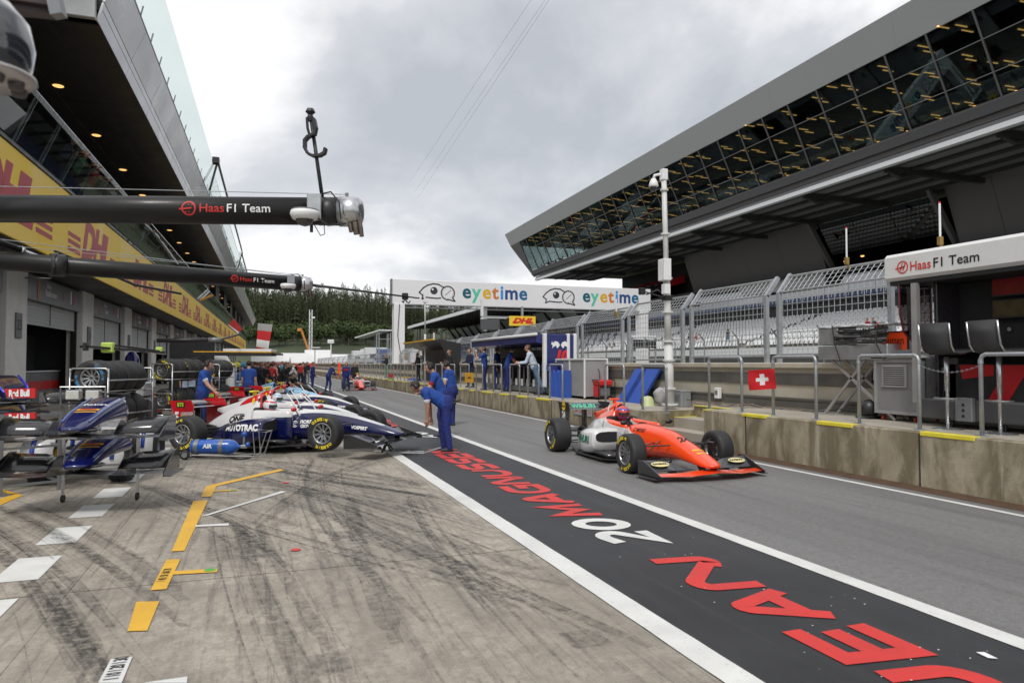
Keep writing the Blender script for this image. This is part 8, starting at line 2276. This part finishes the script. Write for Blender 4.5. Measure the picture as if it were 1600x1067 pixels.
mb = MB(); mb.smooth = True; mb.tube([(.2, -.1, .6), (.2, -.1, .85), (.2, .1, 1.0), (.2, .25, .9), (.2, .25, .7)], .012, 6); mb.build('exhaust_hose', M_black, gn)
fcp = gx(904, 600, 9.75); fc_ = thing('fabric_cabinet', 'grey fabric wrapped cabinet with white frame on the walkway', 'cabinet', (9.45, fcp.y, ZF))
M_fab = pbr('grey_fabric', (.28, .28, .28), .85, var=.12, bump=.3, bscale=12)
Wf = gx(879, 600, 9.45).y-gx(925, 600, 9.45).y
mb = MB(); mb.cbox(.0, -Wf/2, .08, .75, Wf/2, 1.22, .02); mb.build('fabric', M_fab, fc_)
mb = MB()
for (x, y) in ((-.01, -Wf/2), (-.01, Wf/2), (.76, -Wf/2-.01), (-.01, .0)): mb.bar((x, y, .05), (x, y, 1.25), .045, .045, upv=(0, 1, 0))
mb.bar((-.01, -Wf/2, 1.24), (-.01, Wf/2, 1.24), .06, .05); mb.bar((-.01, -Wf/2, 1.24), (.76, -Wf/2, 1.24), .06, .05); mb.build('frame', M_white, fc_)
# blue pit stand
ya, yb_ = gx(868, 600, 9.6).y, gx(752, 600, 9.4).y
ps = thing('pit_stand', 'navy pit stand with white edges, bull emblem and red number', 'pit stand', (0, 0, ZF))
M_tr = pbr('stand_navy', (.012, .02, .13), .35, coat=.3, var=.05)
HT = 2.10
xa_, xb_ = 9.20, 10.38
mb = MB(); mb.cbox(xa_, ya, .3, xb_, ya+.10, HT, .02); ep = mb.build('end_panel', M_tr, ps)
for x in (xa_+.02, xb_-.30):
    mb = MB(); mb.cbox(x-.05 if x > 9.5 else x-.06, ya-.03, .3, x+.06, ya+.13, HT+.03, .02); mb.build('white_edge', M_white, ps)
mb = MB(); mb.cbox(xb_-.1, ya-.03, .3, xb_+.02, ya+.13, HT+.03, .02); mb.build('white_edge', M_white, ps)
mb = MB(); mb.loft([[(8.95, y, HT-.28), (8.95, y, HT-.02), (9.3, y, HT+.02), (10.4, y, HT+.02), (10.4, y, HT-.15), (9.5, y, HT-.35)] for y in (ya+.14, yb_)]); mb.build('canopy', M_tr, ps)
mb = MB(); mb.smooth = True; mb.tube([(8.94, ya+.1, HT), (8.94, yb_, HT)], .05, 10); mb.build('canopy_edge', M_white, ps)
mb = MB(); mb.cbox(10.25, ya+.1, .3, 10.35, yb_, HT-.1, .01); mb.build('back_panel', M_dark, ps)
mb = MB(); mb.cbox(9.45, ya+.4, .98, 10.2, yb_-.1, 1.04, .01); mb.build('desk', M_black, ps)
mb = MB(); mb.cbox(9.7, ya+.3, .25, 10.2, yb_-.1, .35, .01); mb.cbox(9.55, ya+.3, .05, 10.2, yb_-.1, .24, .02); mb.build('plinth', M_grey, ps)
y = ya+.6
while y < yb_-.3:
    mb = MB(); mb.bar((9.62, y, .30), (9.62, y, .98), .04, .04, upv=(0, 1, 0)); mb.build('desk_leg', M_alu2, ps)
    mb = MB(); mb.cbox(9.52, y-.08, .26, 9.56, y+.08, .52, .005); mb.build('white_plate', M_white, ps); y += .62
mb = MB(); mb.cbox(10.18, ya+.4, 1.35, 10.24, yb_-.2, 1.75, .01); mb.build('monitor_row', M_black, ps)
mb = MB()
for k in range(7): mb.quad((10.17, ya+.5+k*.55, 1.62), (10.17, ya+.95+k*.55, 1.62), (10.17, ya+.95+k*.55, 1.72), (10.17, ya+.5+k*.55, 1.72))
tag(mb.build('monitor_print', M_txtwhite, ps), kind='stuff')
text('lettering', '10', (9.80, ya-.004, 1.36), (1, 0, 0), (0, 0, 1), pbr('bright_red', (.65, .02, .02), .5, var=0), ps, size=.46, bold=.03, shear=.25)
mb = MB()
for s_ in (-1, 1):
    c = 9.78
    pts = [(.02, .0), (.10, .10), (.22, .13), (.33, .06), (.36, .13), (.40, .02), (.33, -.02), (.36, -.12), (.28, -.06), (.18, -.03), (.14, -.12), (.08, -.08)]
    mb.add([(c+s_*(a_*.85), ya-.006, 1.74+b_) for a_, b_ in pts], [tuple(range(len(pts)))])
mb.build('bull_emblem', M_txtwhite, ps)
# blue covers hanging left and right of the stand
for (p0, p1, yt, yb3, X, lab, nm) in ((858, 882, 578, 622, 9.2, 'bright blue cover hanging beside the navy pit stand', C_lbl), (636, 652, 590, 612, 9.5, 'bright blue folded covers beyond the orange arrow board', C_lbl)):
    a, b_ = gx(p0, yb3, X), gx(p1, yb3, X); zt = gx(p0, yt, X).z; t = thing('blue_cover', lab, 'cover', (X, b_.y, ZF)); W = abs(a.y-b_.y); Hh = zt-ZF
    mb = MB(); n = 22
    mb.loft([[(.04*math.sin(q*19), 0+W*q, 0), (.03*math.sin(q*23)+.04, W*q, Hh*.93), (.06, W*q, Hh), (.22, W*q, Hh), (.25, W*q, 0)] for q in np.linspace(0, 1, n)]); mb.build('cloth', M_pad, t)
nvb = gx(870, 570, 9.5); nb_ = thing('navy_bag', 'navy padded bag lying on top of the bright blue cover', 'bag', (9.35, gx(880, 600, 9.4).y+.1, ZF+.78)); mb = MB(); mb.smooth = True; mb.cbox(-.1, 0, 0, .5, 1.5, .36, .08); mb.build('bag', pbr('bag_navy', (.01, .02, .15), .6, bump=.3, bscale=10), nb_)
# dark pit stand further on
ya, yb_ = gx(697, 600, 9.6).y, gx(640, 600, 9.3).y
ds = thing('pit_stand', 'far black pit stand with a raised wing roof and a yellow edge', 'pit stand', (0, 0, ZF))
mb = MB(); mb.loft([[(8.9, y, 2.35), (9.2, y, 2.42), (10.4, y, 2.2), (10.4, y, .4), (10.2, y, .4), (10.1, y, 1.9), (9.3, y, 2.2)] for y in (ya, yb_)]); mb.build('shell', M_black, ds)
mb = MB(); mb.prism([(9.2, 2.3), (10.4, 2.2), (10.4, .5), (9.9, 1.0)], ya-.06, ya, 'xz'); mb.build('end_panel', M_black, ds)
mb = MB(); mb.bar((8.9, ya, 2.40), (8.9, yb_, 2.40), .1, .08); mb.build('yellow_edge', pbr('stripe_yellow', (.75, .40, .02), .5), ds)
mb = MB(); mb.cbox(9.6, ya+.2, .95, 10.2, yb_-.2, 1.0, .01); mb.build('desk', M_black, ds)
# boards tied to the railings
def railboard(p0, p1, yt, yb3, X, mat, label, ch=None, m2=None):
    a, b_ = gx(p0, yb3, X), gx(p1, yb3, X); zt = gx(p0, yt, X).z; t = thing('rail_board', label, 'sign', (X, b_.y, a.z)); W = a.y-b_.y
    mb = MB(); mb.cbox(-.02, 0, 0, 0, W, zt-a.z, .004); mb.build('board', mat, t)
    if ch: 
        mb = MB(); mb.add([(-.024, W*.75, (zt-a.z)*.42), (-.024, W*.35, (zt-a.z)*.42), (-.024, W*.2, (zt-a.z)*.52), (-.024, W*.45, (zt-a.z)*.60)], [(0, 1, 2, 3)]); mb.build('arrow', M_txtblack, t)
    if m2:
        mb = MB(); mb.cbox(-.021, .02, -.3, 0, W, -.02, .004); mb.build('lower_board', m2, t)
railboard(727, 740, 582, 597, 8.55, M_sty, 'orange board with a small black arrow on the far railing', ch=1)
railboard(607, 614, 584, 590, 8.55, M_red, 'red board above a green one on the far railing', m2=M_green)
railboard(629, 642, 588, 590, 8.9, M_yellow, 'thin yellow board behind the far railing')
railboard(520, 533, 579, 582, 8.55, M_yellow, 'small yellow board above the distant wall')
og = thing('orange_post', 'upright orange post on the distant pit wall', 'post', tuple(gx(530, 598, 8.5))); mb = MB(); mb.cbox(-.12, -.2, 0, .12, .2, 2.2, .03); mb.build('post', M_flu, og)
ib = thing('rules_board', 'small grey board with red prohibition symbols on the pit wall', 'sign', (8.41, gx(925, 645, 8.41).y, .28))
Wb = gx(897, 645, 8.41).y-gx(925, 645, 8.41).y
mb = MB(); mb.cbox(-.012, 0, 0, 0, Wb, .27, .003); mb.build('board', pbr('board_grey', (.35, .33, .34), .5), ib)
for k in range(4):
    mb = MB(); n = 16; yc = Wb*(.14+.24*k)
    if k < 3: ring(mb, 0, 0, .07, .02, n=16, yy=0); mb.v = [(-.016, yc+v[0], .15+v[2]) for v in mb.v]
    else: mb.add([(-.016, yc-.08, .09), (-.016, yc+.08, .09), (-.016, yc, .22)], [(0, 1, 2)])
    mb.build('symbol', M_txtred, ib)
# thin white mast beyond
ms = gx(664, 596, 9.3); mt = thing('thin_mast', 'thin tall white mast on the far walkway in front of the gantry', 'mast', (9.3, ms.y, ZF)); zt = gx(662, 462, 9.3).z-ZF
mb = MB(); mb.smooth = True; mb.tube([(0, 0, 0), (0, 0, zt*.55)], .06, 8); mb.tube([(0, 0, zt*.55), (-.02, 0, zt)], .04, 8); mb.build('tube', M_pw, mt)
for f_ in (.22, .40, .92):
    mb = MB(); mb.cbox(-.09, -.09, zt*f_-.06, .09, .09, zt*f_+.06, .01); mb.build('clamp', M_pw, mt)
# track signal box hanging in front of the seats
sb = thing('signal_boxes', 'row of small dark boxes under a white strip on the far side of the track', 'signal', tuple(gy(1006, 545, 42)))
o_ = gy(1006, 545, 42); k_ = 42*1.06/1100*1.35
mb = MB(); mb.cbox(-.9, -.1, .75, .95, .1, .9, .02); mb.build('white_strip', M_white, sb)
for q in range(4):
    mb = MB(); mb.cbox(-.85+q*.47, -.1, .05, -.5+q*.47, .1, .62, .02); mb.build('box', M_black, sb)
mb = MB(); mb.bar((-.9, 0, -2.9), (-.9, 0, .8), .08, .08, upv=(0, 1, 0)); mb.bar((.9, 0, -2.9), (.9, 0, .8), .08, .08, upv=(0, 1, 0)); mb.build('frame', M_galv, sb)
# overhead power lines
pwl = thing('power_lines', 'three thin overhead power lines crossing the cloudy sky', 'cable', (0, 0, 0))
for (x0, y0, x1, y1) in ((834, -6, 640, 285), (856, -6, 648, 300), (862, -6, 652, 310)):
    a, b_ = gd(x0, y0, 260), gd(x1, y1, 520); mb = MB(); mb.tube([a, b_], .045, 4); mb.build('line', M_grey, pwl)
# ================================================================== BACKGROUND: paddock, hill and forest
random.seed(99)
def hill_z(x, y):
    t = max(0.0, min(1.0, (y-225)/110)); s_ = t*t*(3-2*t)
    return s_*(9.5+2.0*math.sin(x*.018+1)+1.2*math.sin(x*.05)) + max(0, y-335)*.11
mb = MB(); nx_, ny_ = 60, 40; X0_, X1_, Y0_, Y1_ = -260, 420, 220, 900
V = [[(X0_+(X1_-X0_)*i/nx_, Y0_+(Y1_-Y0_)*(j/ny_)**1.4, 0) for j in range(ny_+1)] for i in range(nx_+1)]
V = [[(x, y, hill_z(x, y)-.05) for x, y, _ in r] for r in V]
mb.smooth = True
for i in range(nx_):
    for j in range(ny_): mb.quad(V[i][j], V[i+1][j], V[i+1][j+1], V[i][j+1])
o = mb.build('hill', pbr('hill_grass', (.045, .06, .028), .95, var=.35, scale=.08)); tag(o, kind='structure')
def leafmat(name, col, col2):
    if name in MATS: return MATS[name]
    m = pbr(name, col, .85, var=0, spec=.2); nt = m.node_tree; b = nt.nodes['Principled BSDF']
    oi = nt.nodes.new('ShaderNodeObjectInfo'); t = nt.nodes.new('ShaderNodeTexCoord'); n = nt.nodes.new('ShaderNodeTexNoise'); n.inputs['Scale'].default_value = .7
    nt.links.new(t.outputs['Object'], n.inputs['Vector'])
    a = nt.nodes.new('ShaderNodeMath'); a.operation = 'MULTIPLY_ADD'; a.inputs[1].default_value = .6; nt.links.new(oi.outputs['Random'], a.inputs[0]); nt.links.new(n.outputs['Fac'], a.inputs[2])
    x = nt.nodes.new('ShaderNodeMix'); x.data_type = 'RGBA'; x.inputs[6].default_value = (*col, 1); x.inputs[7].default_value = (*col2, 1)
    r = nt.nodes.new('ShaderNodeMapRange'); r.inputs[1].default_value = .35; r.inputs[2].default_value = 1.05; nt.links.new(a.outputs[0], r.inputs[0]); nt.links.new(r.outputs[0], x.inputs[0])
    nt.links.new(x.outputs[2], b.inputs['Base Color']); MATS[name] = m; return m
M_con = leafmat('spruce_needles', (.034, .050, .026), (.095, .115, .058)); M_dec = leafmat('broad_leaves', (.032, .052, .020), (.065, .09, .034)); M_bark = pbr('spruce_bark', (.11, .085, .065), .9, var=.3, scale=2)
def conifer(seed, h=22.0, n=520):
    rnd = random.Random(seed); mb = MB(); top = h; z0 = h*rnd.uniform(.30, .42)
    for k in range(n):
        t = rnd.random()**.72; z = top-(top-z0)*t; rmax = .25+3.0*t**.8; r = rmax*rnd.uniform(.35, 1.05); a = rnd.uniform(0, 2*PI)
        c = Vector((r*math.cos(a), r*math.sin(a), z-.25*r+rnd.uniform(-.3, .3))); L_ = rnd.uniform(.5, 1.05)*(.5+.6*t)
        d = Vector((math.cos(a), math.sin(a), rnd.uniform(-.55, -.15))).normalized(); s_ = Vector((-math.sin(a), math.cos(a), 0))*L_*.42
        mb.add([c-d*L_*.6-s_*.5, c+d*L_*.55, c-d*L_*.6+s_*.9, c-Vector((0, 0, L_*.55))], [(0, 1, 2), (0, 3, 1)])
    mb.add([(0, 0, top+1.1), (.14, 0, top-.6), (-.14, .1, top-.6)], [(0, 1, 2)])
    cr_ = mb.mesh('crown', M_con)
    mb = MB(); mb.tube([(0, 0, -1), (0, 0, h*.45), (0, 0, h)], [.28, .2, .04], 6)
    for k in range(10):
        z = z0*rnd.uniform(.3, 1); a = rnd.uniform(0, 6.28); mb.tube([(0, 0, z), (math.cos(a)*1.2, math.sin(a)*1.2, z-.2)], [.04, .01], 3, caps=False)
    return cr_, mb.mesh('trunk', M_bark)
def broad(seed, h=6.0, n=420):
    rnd = random.Random(seed); mb = MB()
    bl_ = [(Vector((rnd.uniform(-1, 1)*h*.28, rnd.uniform(-1, 1)*h*.28, h*rnd.uniform(.42, .8))), h*rnd.uniform(.16, .26)) for _ in range(9)]
    for k in range(n):
        c, r = rnd.choice(bl_); d = Vector((rnd.gauss(0, 1), rnd.gauss(0, 1), rnd.gauss(0, 1))).normalized(); p = c+d*r*rnd.uniform(.7, 1.12); L_ = h*rnd.uniform(.03, .06)
        u = d.cross(Vector((rnd.random(), rnd.random(), 1))).normalized(); v = d.cross(u); u = (u+d*rnd.uniform(-.6, .6))*L_; v = (v+d*rnd.uniform(-.6, .6))*L_
        mb.add([p-u, p+v, p+u, p-v], [(0, 1, 2, 3)])
    cr_ = mb.mesh('crown', M_dec)
    mb = MB(); mb.tube([(0, 0, -.5), (0, 0, h*.5)], [h*.03, h*.015], 6)
    for c, r in bl_[:5]: mb.tube([(0, 0, h*.3), c], [h*.015, h*.006], 4)
    return cr_, mb.mesh('trunk', M_bark)
CON = [conifer(s_, 22+1.5*(s_ % 3), 520) for s_ in range(6)]; BRO = [broad(s_, 6.0) for s_ in range(5)]
def tree(nm, me2, x, y, sc, label, group):
    t = thing(nm, label, 'tree', (x, y, hill_z(x, y)-.1), random.uniform(0, 6.28), group); t.scale = (sc*random.uniform(.9, 1.1),)*2+(sc,)
    put('crown', me2[0], t); put('trunk', me2[1], t)
def col_x(px, y): return gy(px, 500, y).x
# front rows: each tree a thing
cnt = 0
for row, (yy, st_) in enumerate(((338, 11), (345, 12), (353, 13))):
    px = 386
    while px < 1010:
        y = yy+random.uniform(-3, 3); x = col_x(px, y)
        if px < 640 or row != 1 or True:
            tree('spruce_tree', CON[random.randrange(6)], x, y, random.uniform(.80, 1.08), 'tall dark spruce, %s row of the forest, %s' % (['front', 'second', 'third'][row], 'left of the lattice mast' if px < 478 else 'between lattice mast and gantry post' if px < 606 else 'seen through the gantry'), 'spruces at the forest edge'); cnt += 1
        px += st_*random.uniform(.7, 1.3)*(1 if px < 650 else 1.6)
# the wood behind, one mass
mb = MB(); 
fo = bpy.data.objects.new('forest', None)
vs, fs = [], []
crv = [(np.array([v.co[:] for v in c[0].vertices]), [tuple(p.vertices) for p in c[0].polygons]) for c in CON[:4]]
parts_v, parts_f, off = [], [], 0
for yy in (362, 374, 388, 404, 422, 445, 470, 500):
    px = 340
    while px < 1040:
        y = yy+random.uniform(-5, 5); x = col_x(px, y); cv, cf = crv[random.randrange(4)]; s_ = random.uniform(.85, 1.15); a = random.uniform(0, 6.28); c_, s2 = math.cos(a), math.sin(a)
        q = cv*s_; q = np.stack([q[:, 0]*c_-q[:, 1]*s2+x, q[:, 0]*s2+q[:, 1]*c_+y, q[:, 2]+hill_z(x, y)], 1)
        parts_v.append(q); parts_f += [tuple(i+off for i in f) for f in cf]; off += len(q)
        px += random.uniform(10, 20)*(1 if px < 650 else 2.0)
me = bpy.data.meshes.new('forest'); me.from_pydata(np.concatenate(parts_v).tolist(), [], parts_f); me.materials.append(M_con)
bpy.data.objects.remove(fo); tag(put('forest', me), 'dense dark spruce forest covering the hill behind the circuit', 'forest', kind='stuff')
# bushes below the forest
for row, (yy, st_) in enumerate(((300, 14), (312, 15), (324, 15))):
    px = 388
    while px < 640:
        y = yy+random.uniform(-5, 5); x = col_x(px, y)
        tree('bushy_tree', BRO[random.randrange(5)], x, y, random.uniform(.9, 1.7), 'bright green bushy tree, %s row below the forest, %s' % (['front', 'middle', 'rear'][row], 'left of the lattice mast' if px < 478 else 'right of the lattice mast'), 'bushy trees below the forest')
        px += st_*random.uniform(.7, 1.3)
# lattice mast
def bgthing(nm, label, cat, px, py, y): 
    p = gy(px, py, y); return thing(nm, label, cat, (p.x, p.y, 0)), p
t, p = bgthing('lattice_mast', 'white lattice mast with a small camera in front of the forest', 'mast', 485, 560, 200); ht = gy(485, 484, 200).z
for (x, y) in ((-.35, -.35), (.35, -.35), (-.35, .35), (.35, .35)):
    mb = MB(); mb.bar((x, y, 0), (x, y, ht), .16, .16, upv=(0, 1, 0)); mb.build('leg', M_edge, t)
mb = MB(); z = 0; k = 0
while z < ht-.8:
    s_ = 1 if k % 2 else -1
    mb.bar((-.35*s_, -.35, z), (.35*s_, -.35, z+.8), .08, .08); mb.bar((-.35, -.35, z), (.35, -.35, z), .08, .08); z += .8; k += 1
tag(mb.build('bracing', M_edge, t), kind='stuff')
mb = MB(); mb.cbox(.4, -.5, ht-2.4, 1.1, 0, ht-1.9, .05); mb.build('camera', M_white, t)
# orange crane
t, p = bgthing('crane', 'orange crane jib raised in front of the forest', 'crane', 482, 560, 190); a = gy(483, 550, 190)-p; b_ = gy(471, 516, 190)-p
a = Vector((a.x, 0, gy(483, 550, 190).z)); b_ = Vector((gy(471, 516, 190).x-p.x, 0, gy(471, 516, 190).z))
mb = MB(); mb.bar(a, b_, .55, .5); mb.build('jib', pbr('crane_orange', (.55, .22, .04), .5), t); mb = MB(); mb.cbox(b_.x-1.0, -.4, b_.z-.3, b_.x+.1, .4, b_.z+.5, .05); mb.build('jib_head', MATS['crane_orange'], t)
mb = MB(); mb.cbox(-1.2, -1.2, 0, 1.2, 1.2, 1.6, .1); mb.bar((a.x, 0, 1.5), a, .6, .6, upv=(0, 1, 0)); mb.build('base', MATS['crane_orange'], t)
# floodlight pole and dish
t, p = bgthing('camera_mast', 'thin white mast with twin cameras above the white tents', 'mast', 517, 565, 150); ht = gy(517, 536, 150).z
mb = MB(); mb.tube([(0, 0, 0), (0, 0, ht)], .13, 6); mb.build('pole', M_white, t); mb = MB(); mb.cbox(-.7, -.3, ht-.1, .6, .3, ht+.7, .1); mb.build('camera', M_white, t)
t, p = bgthing('thin_pole', 'thin grey pole with a flat head above the tents', 'pole', 492, 565, 130); ht = gy(492, 544, 130).z
mb = MB(); mb.tube([(0, 0, 0), (0, 0, ht)], .08, 6); mb.build('pole', M_galv, t); mb = MB(); mb.cbox(-.8, -.3, ht, .9, .3, ht+.18, .05); mb.build('head', M_white, t)
# white paddock tents and hospitality roofs with red bands
M_tent = pbr('tent_white', (.66, .66, .66), .6, var=.08, scale=.4)
tents = [(392, 445, 553, 567, 150, 'wide white tent roof at the end of the garages'), (440, 482, 551, 566, 165, 'white tent roof behind the crowd'), (478, 520, 546, 562, 180, 'higher white marquee left of the lattice mast'), (455, 520, 556, 569, 140, 'low white canopy with red band behind the crew'), (520, 560, 553, 567, 160, 'white tent right of the camera mast')]
for k, (p0, p1, yt, yb3, yy, lab) in enumerate(tents):
    a, b_ = gy(p0, yb3, yy), gy(p1, yb3, yy); zt = gy(p0, yt, yy).z; t = thing('tent', lab, 'tent', (a.x, yy, 0)); W = b_.x-a.x; zb = max(.8, a.z)
    mb = MB(); mb.loft([[(0, 0, zb), (0, 0, zb+.3), (0, 5, zt), (0, 10, zb+.3), (0, 10, zb)], [(W, 0, zb), (W, 0, zb+.3), (W, 5, zt), (W, 10, zb+.3), (W, 10, zb)]]); mb.build('roof', M_tent, t)
    if k in (0, 3):
        mb = MB(); mb.box(0, -.05, zb-.7, W, -.01, zb+.15); mb.build('red_band', pbr('banner_red2', (.60, .05, .04), .6), t)
    mb = MB(); mb.box(.1, .2, 0, W-.1, 9.8, zb-.02); mb.build('wall', pbr('tent_wall', (.30, .31, .32), .7, var=.3, scale=.6), t)
    for x in np.linspace(0.1, W-.1, 4):
        mb = MB(); mb.bar((x, -.1, 0), (x, -.1, zb), .12, .12, upv=(0, 1, 0)); mb.build('post', M_galv, t)
# silver bus and trucks at the pit exit
def bus(px0, px1, yt, y, label, mat, glassm=M_dark):
    a, b_ = gy(px0, 580, y), gy(px1, 580, y); W = b_.x-a.x; H = gy(px0, yt, y).z; t = thing('bus', label, 'bus', (a.x, y, 0))
    mb = MB(); mb.smooth = False; mb.loft([[(0, yy, .5), (W, yy, .5), (W, yy, H*.8), (W-.25, yy, H), (.25, yy, H), (0, yy, H*.8)] for yy in (0, 11)]); mb.build('body', mat, t)
    for q in range(2):
        mb = MB(); mb.cbox(W*(.12+.42*q), -.04, H*.42, W*(.46+.42*q), .0, H*.8, .01); mb.build('windscreen', glassm, t)
    for x in (.35, W-.35):
        mb = MB(); mb.lathe([(0, -.15), (.5, -.15), (.5, .15), (0, .15)], 16, 'x'); o = mb.build('wheel', M_rubber, t); o.location = (x, 1.2, .5)
    for s_ in (.15, .75):
        mb = MB(); mb.cbox(W*s_, -.05, .8, W*s_+.4, 0, 1.1, .02); mb.build('headlight', M_steel, t)
bus(556, 588, 560, 92, 'silver bus parked at the end of the lane left of the gantry post', pbr('bus_silver', (.55, .57, .60), .35, metal=.3))
bus(536, 553, 566, 100, 'white van parked left of the silver bus', M_tent)
# distant shed clutter and fencing in front of the hill
random.seed(4)
for k in range(16):
    px = 545+k*6.5; y = random.uniform(105, 200); p = gy(px, 570, y); w_, h_ = random.uniform(1.5, 4), random.uniform(2.2, 5.0); m_ = random.choice([M_tent, M_grey, M_edge, M_white, pbr('shed_blue', (.1, .15, .3), .5), pbr('shed_ochre', (.35, .25, .12), .6)])
    if p.x > 9 and y < 110: continue
    t = thing('paddock_box', 'distant paddock cabin or crate, %s from the left' % nthw(k).replace('nearest', 'first'), 'cabin', (p.x, y, 0), 0, 'distant paddock cabins')
    mb = MB(); mb.cbox(0, 0, 0, w_, 2, h_, .05); mb.build('body', m_, t); mb = MB(); mb.cbox(w_*.2, -.03, h_*.4, w_*.7, 0, h_*.75, .01); mb.build('window', M_dark, t)
# scaffolding tower beside the gantry post
t = thing('scaffold_tower', 'steel scaffold tower behind the left gantry post', 'scaffold', (gy(592, 560, 75).x, 75, 0)); W = gy(606, 560, 75).x-gy(588, 560, 75).x; ht = gy(596, 520, 75).z
for x in (0, W):
    for y in (0, 1.5):
        mb = MB(); mb.bar((x, y, 0), (x, y, ht), .1, .1, upv=(0, 1, 0)); mb.build('standard', M_galv, t)
mb = MB()
for z in np.arange(1, ht, 1.1): mb.bar((0, 0, z), (W, 0, z), .07, .07)
mb.bar((0, 0, 0), (W, 0, 2.2), .06, .06); mb.build('ledger', M_galv, t)
fn = thing('wire_fence', 'grey mesh fence line at the foot of the hill', 'fence', (0, 0, 0)); mb = MB()
a, b_ = gy(440, 562, 215), gy(640, 562, 215)
for k in range(60):
    x = a.x+(b_.x-a.x)*k/59; mb.bar((x, 215, 0), (x, 215, 4.6), .06, .06, upv=(0, 1, 0))
for z in (.6, 1.6, 2.6, 3.6, 4.6): mb.bar((a.x, 215, z), (b_.x, 215, z), .05, .05)
tag(mb.build('mesh_panel', M_galv, fn), kind='stuff')
